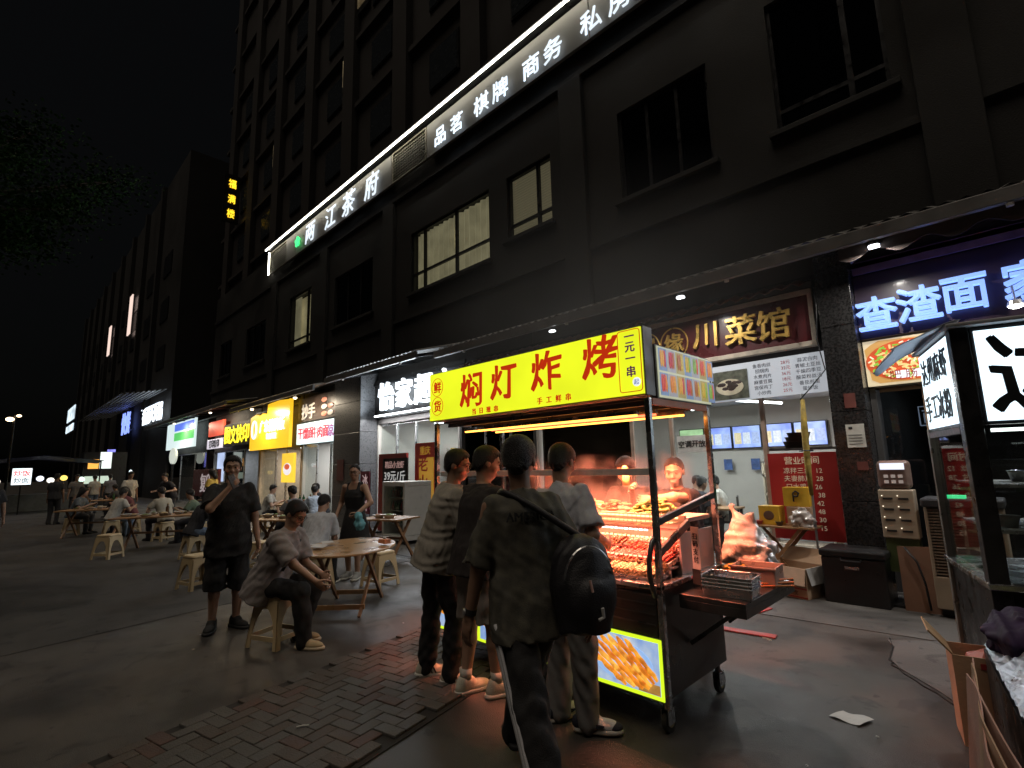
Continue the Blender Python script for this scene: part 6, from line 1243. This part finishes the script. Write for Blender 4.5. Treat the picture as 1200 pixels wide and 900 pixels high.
# customers
p1 = person('customer in grey T-shirt and black trousers with glasses, leaning over the cart', (-3.43, 2.57, 0), 72, h=1.76, lod=0, lean=13, side=6, hyaw=-38, hpitch=14, shirt=GREYT, sleeve=.62, hem=.03, sh_l=1.08, build=1.1, pants=BLKC, pant_w=1.05, shoes=WHITE_SHOE, glasses=True, skin='a', seed=1,
            hands={1: (.20, .36, 1.0), -1: (-.16, .38, 1.02)}, feet={1: (.13, .06, 0), -1: (-.10, -.06, 0)}, toes={1: 40, -1: 20}, hcurl=(.6, .6))
for q in (1, -1):
    an = JT[p1['label']]['jt'][q][3]; ta = RAD({1: 40, -1: 20}[q]); td = V3(math.sin(ta), math.cos(ta), 0); rt = V3(math.cos(ta), -math.sin(ta), 0); g = an-V3(0, 0, .085)
    for k in range(3):
        for sd_ in (1, -1): MB().tube([g+td*(.02+.028*k)+rt*sd_*.048+V3(0, 0, .032), g+td*(.0+.028*k)+rt*sd_*.041+V3(0, 0, .072)], .006, 5).build('shoe_stripe', DARKSH, p1, local=True)
p2 = person('customer in black T-shirt and pale grey shorts standing at the cart', (-2.98, 2.58, 0), 84, h=1.76, lod=0, lean=10, hyaw=-25, hpitch=16, shirt=CL('washed_black', (.028, .022, .021)), sleeve=.66, hem=.04, sh_l=1.08, pants=CL('pale_shorts', (.42, .37, .33)), pant_end='knee', pant_w=1.12, shoes=WHITE_SHOE, skin='a', seed=2, build=1.05,
            hands={1: (.20, .30, 1.02), -1: (-.18, .34, 1.05)}, feet={1: (.10, .1, 0), -1: (-.10, -.03, 0)}, toes={1: 15, -1: 5})
for q in (1, -1):
    an = JT[p2['label']]['jt'][q][3]; MB().cyl(an+V3(0, 0, .015), an+V3(0, 0, .085), .043, .047, n=16).build('sock', CL('sock_white', (.6, .57, .5)), p2, local=True, smooth=True)
p4 = person('customer in pale blue T-shirt and grey jeans with black and white sneakers', (-2.30, 2.68, 0), 92, h=1.76, lod=0, lean=12, side=-7, hyaw=8, hpitch=18, shirt=CL('pale_blue', (.40, .41, .46)), sleeve=.68, hem=.02, sh_l=1.08, pants=CL('grey_jeans', (.19, .185, .18)), pant_w=1.18, shoes=CL('shoe_panel', (.62, .62, .63)), skin='a', seed=4,
            hands={1: (.24, .26, 1.08), -1: (-.2, .32, 1.05)}, feet={1: (.2, .02, 0), -1: (-.04, .04, 0)}, toes={1: 60, -1: 15}, pelvis=(.06, 0, .95))
j = JT[p4['label']]
for q in (1, -1):
    an = j['jt'][q][3]; ta = RAD({1: 60, -1: 15}[q]); td = V3(math.sin(ta), math.cos(ta), 0); rt = V3(math.cos(ta), -math.sin(ta), 0)
    sh_ = [c for c in p4.children if c.name.startswith('shoe')][0 if q == 1 else 1]
    v = Vox(an-.25, an+.25, .007); g = an-V3(0, 0, .085)
    v.ell(g+td*.155+V3(0, 0, .03), (.045, .055, .034), (rt, td, V3(0, 0, 1)), .01); v.ell(g-td*.05+V3(0, 0, .05), (.046, .05, .05), (rt, td, V3(0, 0, 1)), .01); v.cut(g+V3(0, 0, .03), (0, 0, 1)); v.cut(g+V3(0, 0, .085), (0, 0, -1))
    v.mesh('dark_panel', CL('shoe_navy', (.02, .022, .035)), p4)
    s2 = MB().tube([g+td*.02+rt*.052+V3(0, 0, .06), g+td*.06+rt*.055+V3(0, 0, .045), g+td*.1+rt*.054+V3(0, 0, .052), g-td*.03+rt*.05+V3(0, 0, .07)], .006, 5); s2.build('shoe_mark', MATS['cloth_shoe_navy'], p4, local=True)
# passer-by walking behind the customers
p3 = person('passer-by in dark shirt walking past with black backpack and striped track pants', (-1.86, 1.95, 0), 152, h=1.78, lod=0, lean=6, hyaw=-28, hpitch=6, shirt=CL('charcoal', (.045, .043, .036), col2=(.12, .112, .085)), sleeve=.8, hem=.06, sh_l=1.06, build=.96, pants=BLKC, pant_w=1.05, shoes='sandal', skin='c', seed=9,
            hands={1: (.30, -.02, .86), -1: (-.27, .12, .84)}, feet={1: (.04, .46, .02), -1: (-.03, -.42, .05)}, toes={1: 6, -1: -6}, pelvis=(0, 0, .93), sole=DKSOLE, foot_pitch=(0, 22), poles={2: V3(.1, 1, 0), -2: V3(-.1, 1, 0)})
j = JT[p3['label']]; s_ = j['s']; P, u, r, f = j['P'], j['u'], j['r'], j['f']
STR = CL('stripe_white', (.5, .5, .52))
for q in (1, -1):
    hip, (el, wr, kn, an) = j['hip'][q], j['jt'][q]
    for k in (-1, 0, 1):
        m = MB(); pts = []
        for i in range(26):
            t = i/25; c = hip+(kn-hip)*(t*2) if t < .5 else kn+(an-kn)*(t*2-1); R0 = (.101*(1-t*2)+.082*t*2 if t < .5 else .082*(2-t*2)+.069*(t*2-1))*s_*1.04
            d = nrm(kn-hip) if t < .5 else nrm(an-kn); side = nrm(r*q-d*(d@(r*q))); fw = np.cross(d, side); a = k*.27
            pts.append(c+(side*math.cos(a)+fw*math.sin(a))*R0)
        MB().tube(pts[2:-1], .0085, 6).build('trouser_stripe', STR, p3, local=True, smooth=True)
wr = j['jt'][-1][1]; el = j['jt'][-1][0]; d = nrm(wr-el)
MB().cyl(wr-d*.045, wr-d*.015, .032, n=16).build('watch_strap', DKSOLE, p3, local=True); MB().cyl(wr-d*.03+V3(-.028, 0, 0), wr-d*.03+V3(-.038, 0, 0), .016, n=16).build('watch_face', ALU, p3, local=True)
# lettering across the shirt back
bc = P+u*.40*s_-f*.128*s_
TXT('AMERICA', .062, CL('back_print', (.02, .02, .02)), p3, tuple(bc-f*.008), right=tuple(r), up=tuple(u), ext=.004, off=.01, local=True, name='back_print')
# backpack slung over one shoulder
bk = thing('backpack', 'black backpack hanging on the back of the striped-trouser passer-by', 'backpack'); bk.matrix_basis = p3.matrix_basis.copy(); bk.location = p3.location; bk.rotation_euler = p3.rotation_euler
BPK = M('backpack_nylon', (.012, .011, .014), .5, var=.4, scale=12, bump=.3, bscale=160)
c = P+u*.09*s_+r*.20*s_-f*.22*s_; F = (r, f, u); v = Vox(c-.42, c+.42, .009)
v.ell(c, (.15, .11, .22), F, .02); v.ell(c-u*.06-f*.065, (.12, .075, .13), F, .03); v.loft(c, r, u, f, [(-.21, 0, 0, .13, .09), (0, 0, 0, .15, .11), (.14, 0, 0, .115, .08), (.22, 0, .02, .05, .04)], .03); v.wrinkle(.006, 24, 6); v.mesh('bag_body', BPK, bk)
pts = [c+u*.2+r*.02, P+u*.44*s_+r*.02*s_-f*.14*s_, j['SC']-r*.09*s_+u*.045*s_-f*.045*s_, j['SC']-r*.1*s_+u*.03*s_+f*.07*s_, P+u*.3*s_-r*.06*s_+f*.165*s_, P+u*.1*s_+r*.1*s_+f*.17*s_, P+u*.06*s_+r*.22*s_-f*.0*s_, c-u*.14+r*.1+f*.08]
cur = [Vector(p) for p in pts]; sm_ = []
for i in range(len(cur)-1):
    p0, p1_, p2_, p3_ = cur[max(i-1, 0)], cur[i], cur[i+1], cur[min(i+2, len(cur)-1)]
    for k in range(6): t = k/6; sm_.append(.5*((2*p1_)+(-p0+p2_)*t+(2*p0-5*p1_+4*p2_-p3_)*t*t+(-p0+3*p1_-3*p2_+p3_)*t**3))
MB().tube(sm_+[cur[-1]], .017, 7).build('strap', BPK, bk, local=True, smooth=True)
MB().tube([c+(u*.165*math.cos(t)+r*.125*math.sin(t))-f*(.085+.02*math.cos(t)) for t in np.linspace(-1.4, 1.4, 16)], .005, 5).build('zip', CHROME, bk, local=True); MB().tube([c+u*.02-f*.142-r*.02, c-u*.03-f*.146-r*.014], .006, 6).build('key_ring', M('tag_pink', (.5, .3, .26), .4), bk, local=True); MB().tube([c-u*.10-f*.138+r*.03, c-u*.14-f*.132+r*.035, c-u*.15-f*.13+r*.01], .008, 6).build('charm', pm, bk, local=True)
# vendors
person('woman vendor with tied hair reaching over the grill in floral apron', (-2.12, 4.18, 0), 262, h=1.64, lod=0, lean=8, hyaw=24, hpitch=16, hair='bun', skin='b', shirt=CL('vendor_black', (.03, .028, .03)), sleeve=.42, hands={1: (.30, .34, 1.46), -1: (.10, .34, 1.40)}, pants=BLKC, shoes=DARKSH, seed=21, hcurl=(.7, .8), poles={1: V3(1, .2, -.5), -1: V3(-1, .2, .1)})
person('man vendor in dark shirt bending behind the guard rail', (-2.63, 4.22, 0), 275, h=1.66, lod=1, lean=10, hyaw=6, hpitch=30, skin='b', shirt=BLKC, hands={1: (.16, .40, 1.12), -1: (-.16, .4, 1.12)}, pants=BLKC, shoes=DARKSH, seed=22)
gl = thing('disposable_glove', 'yellow disposable glove held up above the grill by the woman vendor', 'glove', (-2.42, 3.8, 1.44)); MB().blob((-2.43, 3.80, 1.47), (.04, .035, .045), 6, .2).blob((-2.44, 3.80, 1.56), (.03, .02, .03), 5, .2).blob((-2.44, 3.80, 1.515), (.018, .018, .035), 5, .1).build('fingers', M('glove_yellow', (.65, .5, .2), .5), gl, smooth=True)
# man with phone
ph = person('heavy man in black T-shirt and long shorts holding phone to his mouth', (-6.2, 1.86, 0), -8, h=1.78, lod=0, build=1.08, lean=-2, hyaw=-10, hpitch=4, shirt=BLKC, sleeve=.7, hem=.12, sh_l=1.05, pants=BLKC, pant_end='calf', pant_w=1.1, shoes=DARKSH, sole=DKSOLE, skin='a', seed=5,
            hands={1: (.06, .25, 1.43), -1: (-.27, .1, .84)}, hcurl=(.75, .4), palm={1: V3(-.2, -.9, .2)}, poles={1: V3(.6, .3, -1)}, toes={1: 20, -1: -25})
wr = JT[ph['label']]['jt'][1][1]; pn_ = thing('smartphone', 'dark smartphone in the hand of the heavy man in black', 'phone'); pn_.matrix_basis = ph.matrix_basis.copy(); pn_.location = ph.location; pn_.rotation_euler = ph.rotation_euler
T = Matrix.Translation(Vector(wr+V3(-.03, .02, .07))) @ Matrix.Rotation(RAD(25), 4, 'Y') @ Matrix.Rotation(RAD(20), 4, 'Z'); MB().box(-.036, .036, -.005, .005, -.075, .075, T).build('case', RIM_M, pn_, local=True, bevel=.004); MB().box(-.033, .033, -.0062, -.0052, -.07, .07, T).build('screen', EM('phone_glow', (.7, .75, .8), .25), pn_, local=True)
# seated man in grey
se = person('man in grey T-shirt and glasses sitting on stool at the round table', (-5.36, 1.98, 0), 38, h=1.74, lod=0, seated=True, lean=24, hyaw=-12, hpitch=34, shirt=CL('mauve_grey', (.28, .25, .245)), sleeve=.68, hem=.06, sh_l=1.1, build=1.12, pants=BLKC, pant_w=1.05, shoes=CL('tan_shoe', (.5, .38, .22)), sole=M('tan_sole', (.6, .5, .35), .6), skin='a', glasses=True, seed=6,
            pelvis=(0, .0, .57), feet={1: (.12, .46, 0), -1: (-.1, .30, 0)}, hands={1: (.14, .56, .60), -1: (-.1, .5, .62)}, hcurl=(.5, .5), toes={1: 4, -1: -4})
j = JT[se['label']]; P, u, r, f, s_ = j['P'], j['u'], j['r'], j['f'], j['s']
MB().tube([P+u*.05*s_+r*.2*s_, P+u*.2*s_+r*.1*s_-f*.145*s_, P+u*.36*s_-r*.06*s_-f*.145*s_, P+u*.47*s_-r*.13*s_-f*.05*s_, P+u*.45*s_-r*.1*s_+f*.09*s_, P+u*.2*s_+r*.12*s_+f*.15*s_], .013, 6).build('bag_strap', BPK, se, local=True, smooth=True)
person('man in pale blue-grey shirt bending over the round table, back to the street', (-7.15, 3.2, 0), 130, h=1.72, lod=1, seated=True, lean=34, hyaw=0, hpitch=38, shirt=CL('pale_grey', (.42, .43, .45)), sleeve=.65, hem=.06, sh_l=1.1, build=1.08, pants=BLKC, shoes=DARKSH, seed=7, pelvis=(0, 0, .57), hands={1: (.1, .5, .74), -1: (-.1, .5, .74)})
wa = person('waitress in black dress with tied hair holding a blue cloth', (-7.4, 3.98, 0), -58, h=1.68, lod=0, lean=2, hyaw=14, hpitch=8, hair='bun', skin='a', dress=BLKC, glasses=True, shoes=CL('silver_shoe', (.3, .3, .28)), seed=8, hands={1: (.26, .12, .95), -1: (-.2, .26, 1.02)}, poles={-1: V3(-1, -.4, -.3)}, hcurl=(.4, .6), feet={1: (.09, 0, 0), -1: (-.09, .05, 0)})
wr = JT[wa['label']]['jt'][-1][1]; bc_ = thing('blue_cloth', 'light blue cloth bunched in the waitress hand', 'cloth'); bc_.matrix_basis = wa.matrix_basis.copy(); bc_.location = wa.location; bc_.rotation_euler = wa.rotation_euler
v = Vox(wr-.25, wr+.2, .012); v.cone(wr+V3(-.03, .05, -.02), wr+V3(-.06, .05, -.17), .045, .07, .03); v.wrinkle(.012, 40, 2); v.mesh('folds', CL('teal', (.12, .33, .38)), bc_)
# further diners and passers
PALE = CL('far_white', (.5, .48, .43)); LB = CL('far_blue', (.36, .42, .5)); DK = CL('far_dark', (.03, .03, .035)); MAR2 = CL('far_maroon', (.12, .03, .04)); DN = CL('denim', (.12, .16, .22)); TEAL = CL('far_jeans', (.25, .33, .33))
far = [('far man in light blue shirt and pale trousers seated sideways by the doors', (-12.5, 5.69), 170, True, LB, TEAL, 1), ('dark-clad diner sitting close behind the man with phone', (-11.5, 2.81), 100, True, DK, DN, 1), ('far diner in white T-shirt seated with back to the street', (-17.0, 2.29), 110, True, PALE, DN, 2), ('far woman in maroon seated beside the diner in white', (-18.5, 2.95), 250, True, MAR2, DK, 2),
       ('far waiter in black T-shirt bending with bare arms over table', (-20, 4.2), -60, False, DK, DK, 2), ('far person in dark clothes standing in the lane', (-24, 1.59), 150, False, DK, DK, 2), ('farthest seated diner in brown at the dark lane table', (-24, 2.18), 30, True, CL('far_brown', (.14, .09, .07)), DK, 2), ('far pair member in white shirt standing by stalls', (-29, 3.2), 200, False, PALE, DN, 2), ('far pair member in grey shirt standing by stalls', (-29.6, 3.8), 180, False, CL('far_grey', (.2, .2, .22)), DK, 2),
       ('person in black at the left picture edge walking away', (-14.2, .0), 180, False, DK, DK, 2), ('seated diner in grey behind the man in pale shirt', (-10.9, 4.6), 200, True, CL('far_slate', (.12, .12, .13)), DK, 2), ('far woman in yellow top waving beside red copy board', (-17.6, 4.75), 220, False, CL('far_mustard', (.5, .33, .06)), DK, 2), ('seated diner in green at the long far table', (-14.3, 3.6), 240, True, CL('far_green', (.1, .14, .09)), DK, 2)]
far += [('diner in pale top facing the lane at the table under the yellow sign', (-14.9, 5.3), 60, True, PALE, DK, 2), ('diner in dark top with back to doors under the yellow sign', (-13.6, 6.4), 260, True, DK, DK, 2), ('diner in slate shirt across from the far woman in maroon', (-19.3, 1.7), 60, True, CL('far_slate2', (.1, .12, .14)), DK, 2), ('diner in cream shirt at the far end of the long table', (-15.2, 3.1), 200, True, CL('far_cream', (.42, .38, .3)), DK, 2),
        ('standing waiter in pale apron between the far tables', (-21.6, 3.3), 20, False, PALE, DK, 2), ('diner in rust shirt beside the red copy board', (-19.2, 5.2), 120, True, CL('far_rust', (.25, .09, .05)), DK, 2), ('diner in white at the table beside the red copy board', (-20.3, 5.9), 300, True, PALE, DK, 2), ('farthest diner in black across the dark lane table', (-25.4, 3.6), 220, True, DK, DK, 2), ('passer in grey walking between far stalls and tables', (-27.0, 2.4), 0, False, CL('far_grey2', (.18, .17, .17)), DK, 2)]
for i, (lb, (x, y), hd_, sit, a, b, ld) in enumerate(far):
    person(lb, (x, y, 0), hd_, h=1.62+.02*(i % 6), lod=ld, seated=sit, lean=22 if sit else (28 if 'bending' in lb else 3), hpitch=18, shirt=a, pants=b, shoes=DARKSH, sole=DKSOLE, hair='long' if 'woman' in lb else 'short', seed=30+i, pelvis=(0, 0, .57) if sit else None, skin='abc'[i % 3], hands=({1: (.16, .46, .84), -1: (-.16, .46, .84)} if sit else ({1: (.3, .42, 1.1), -1: (-.3, .42, 1.1)} if 'bending' in lb else None)), group='diners and passers at the street tables' if False else None)
for i, (lb, x, y, hd_, a) in enumerate((('diner in dark shirt seated inside the restaurant behind the woman vendor', -4.35, 9.0, 60, DK), ('diner in white shirt seated inside the restaurant by the door post', -4.15, 9.9, 200, PALE), ('diner in navy facing the screens deep inside the restaurant', -4.9, 9.9, 20, CL('in_navy', (.03, .035, .06))))):
    person(lb, (x, y, .03), hd_, h=1.66, lod=1, seated=True, lean=18, hpitch=16, shirt=a, pants=DK, shoes=DARKSH, seed=60+i, pelvis=(0, 0, .57))
    ch2 = thing('dining_chair', ('dark chair under the dark-shirted diner in the restaurant', 'dark chair under the white-shirted diner in the restaurant', 'dark chair under the navy-clad diner in the restaurant')[i], 'chair', (x, y, .03), hd_-90); MB().box(-.2, .2, -.2, .2, .41, .45).build('seat', DKW, ch2, local=True); MB().box(-.2, .2, -.22, -.19, .6, .9).build('backrest', DKW, ch2, local=True)
    for sx in (-.18, .18):
        for sy in (-.2, .18): MB().bar((sx, sy, 0), (sx, sy, .41 if sy > 0 else .9), .03).build('leg', DKW, ch2, local=True)
it = thing('dining_table', 'dark dining table inside the restaurant between the diners', 'table', (-4.25, 9.45, .03)); MB().box(-.5, .5, -.3, .3, .70, .73).build('tabletop', WOODT, it, local=True)
for sx in (-.45, .45):
    for sy in (-.25, .25): MB().bar((sx, sy, 0), (sx, sy, .70), .04).build('leg', DKW, it, local=True)
cn_ = thing('drinks_cabinet', 'beige display cabinet inside the restaurant beside the door post', 'cabinet', (-3.0, 10.6, .03)); 
for z in (.0, .5, .9, 1.25): MB().box(-.6, .5, -.25, .25, z, z+.04).build('shelf', M('cab_beige', (.5, .42, .32), .5), cn_, local=True)
for x in (-.6, .47): MB().box(x, x+.03, -.25, .25, .0, 1.5).build('side', MATS['cab_beige'], cn_, local=True)
for z in (.93, 1.28): MB().box(-.55, .45, -.2, -.19, z+.16, z+.17).build('lamp', EM('cab_lamp', (1, .85, .6), 1.2), cn_, local=True)
bx2 = thing('stacked_baskets', 'dark baskets stacked on the ledge above the red menu poster', 'baskets', (-2.25, 8.0, 1.7)); B('ledge', DKW, bx2, -2.6, -1.75, 7.8, 8.2, 1.72, 1.75)
for k in range(3): MB().lathe([(.12, 0), (.15, .09), (.155, .095), (.13, .085), (.1, .01)], (-2.3+.03*k, 8.0, 1.751+.06*k), 16).build('basket', M('basket_dark', (.05, .035, .025), .8), bx2, smooth=True)
# ------------------------------------------------------------------ tree at the lane side, branch reaching into view
tree = thing('street_tree', 'dark leafy street tree whose branch reaches in at upper left', 'tree', (-10.6, -2.3, 0))
BARK = M('bark', (.06, .045, .035), .9, bump=.6, bscale=20); LEAF = M('tree_leaf', (.018, .05, .010), .85, var=.4, scale=2)
MATS['tree_leaf'].node_tree.nodes['Principled BSDF'].inputs['Specular IOR Level'].default_value = .08
MB().tube([(-10.6, -2.3, 0), (-10.55, -2.25, 1.5), (-10.5, -2.2, 3), (-10.2, -1.9, 4.2), (-9.8, -1.5, 5.2), (-9.5, -1.2, 6.3)], [.2, .17, .15, .12, .08, .04], 10).build('trunk', BARK, tree, smooth=True)
tips = []
for (e, z) in (((-9.2, .9), 6.0), ((-9.0, .4), 5.3), ((-9.2, 0), 6.4), ((-8.6, -.6), 5.6), ((-10.5, -.2), 6.6), ((-9.0, -1.6), 6.8), ((-11.5, -2.8), 6.6), ((-10.2, -3.4), 6.2), ((-9.4, .1), 4.9)):
    a = Vector((-10.2, -1.9, 4.2)); b_ = Vector((e[0], e[1], z)); mid = (a+b_)/2+Vector((0, 0, .35)); MB().tube([a, mid, b_], [.06, .04, .015], 7).build('limb', BARK, tree, smooth=True)
    for t in (.45, .6, .75, .88, 1): p = a.lerp(b_, t)+Vector((0, 0, .3*(1-t))); tips.append((p, .34+.2*(1-t)))
m = MB()
for p, R0 in tips:
    for k in range(420):
        d = Vector((random.gauss(0, 1), random.gauss(0, 1), random.gauss(0, .6))); q = p+d*R0*.62; L_ = random.uniform(.04, .075)
        a1 = Vector((random.gauss(0, 1), random.gauss(0, 1), random.gauss(0, .4)-.3)).normalized(); b1 = a1.orthogonal().normalized()*L_*.28
        m.add([q, q+a1*L_*.5+b1, q+a1*L_, q+a1*L_*.5-b1], [(0, 1, 2, 3)])
m.build('crown', LEAF, tree)
# ------------------------------------------------------------------ far stalls and lamps at the lane end
fs2 = thing('tarp_stall', 'far stall under dark blue tarpaulin with lit goods at lane end', 'stall', (-34, 1.6, 0))
MB().grid(lambda u, v: (-38+6.0*u, -.6+4.4*v, 2.55-.25*abs(2*v-1)+.05*math.sin(u*8)), 10, 10).build('tarpaulin', M('tarp_blue', (.02, .035, .14), .6, var=.3), fs2, solid=.01)
for x in (-37.8, -32.2):
    for y in (-.5, 3.7): MB().cyl((x, y, 0), (x, y, 2.35), .03, n=8).build('pole', FRAME, fs2)
B('counter', M('stall_counter', (.2, .2, .2), .6), fs2, -36, -34.5, .0, 3.4, .0, .8)
for k, (y, c) in enumerate(((.15, (1, .9, .8)), (1.7, (.8, .85, 1)), (2.1, (1, .95, .85)), (2.6, (1, .7, .15)), (3.3, (.7, .9, .8)))): MB().blob((-35.2, y, 1.45+.1*(k % 2)), (.1, .16, .14), 5).build('lamp', EM('stall_lamp%d' % k, c, 1.3), fs2)
bs = thing('box_sign', 'white lit box sign with red and black characters at lane end', 'sign', (-32, .93, 1.3)); B('box', FRAME, bs, -32.2, -32.05, .58, 1.28, 1.28, 2.06); B('face', EM('box_face', (.85, .95, 1), 1.5), bs, -32.05, -32.03, .61, 1.25, 1.31, 2.03); B('leg', FRAME, bs, -32.15, -32.1, .9, .95, 0, 1.28)
TXT('炒饭', .28, EM('box_red', (.8, .05, .05), .8), bs, (-32.02, .93, 1.82), right=(0, 1, 0), ext=.003, off=.02); TXT('炒面', .26, INK, bs, (-32.02, .93, 1.5), right=(0, 1, 0), ext=.003, off=.015)
sl2 = thing('street_lamp', 'distant twin street lamp glowing warm above the dark lane', 'street lamp', (-32, .4, 0)); MB().cyl((-32.3, .45, 0), (-32.3, .45, 4.4), .05, n=8).tube([(-32.3, .45, 4.2), (-32.3, .32, 4.25)], .03).tube([(-32.3, .45, 4.4), (-32.3, .6, 4.45)], .03).build('post', FRAME, sl2)
for y, z, r_ in ((.32, 4.23, .1), (.6, 4.4, .06)): MB().blob((-32.2, y, z), (.08, r_*1.5, r_), 6).build('bulb', EM('bulb_warm', (1, .72, .42), 4), sl2)
ks = thing('night_kiosk', 'small far kiosk with orange and white lit panels', 'kiosk', (-37, 4.4, 0)); B('body', FRAME, ks, -38, -36.1, 3.4, 5.3, 0, 2.9); B('white_panel', EM('kiosk_white', (.85, .95, .9), 1.0), ks, -36.09, -36.05, 4.1, 4.6, 2.0, 2.9); B('orange_panel', EM('kiosk_orange', (1, .45, .08), 1.0), ks, -36.09, -36.05, 3.6, 4.05, 2.0, 2.5); B('counter_lamp', EM('kiosk_counter', (.7, .85, .7), .6), ks, -36.09, -36.05, 3.5, 4.7, 1.2, 1.6)
vb = thing('vending_sign', 'far blue and white round-topped lit panel beside dark wall', 'sign', (-40, 5.6, 0)); B('post', FRAME, vb, -40.1, -40, 4.4, 5.3, 0, 2.2); B('white_panel', EM('vend_white', (.8, .88, 1), 1.1, var=.6, scale=2), vb, -40.0, -39.97, 4.5, 4.8, 2.1, 2.9); B('blue_panel', EM('vend_blue', (.3, .3, 1), 1.1, var=.6, scale=2), vb, -40.0, -39.97, 4.85, 5.25, 2.0, 3.2)
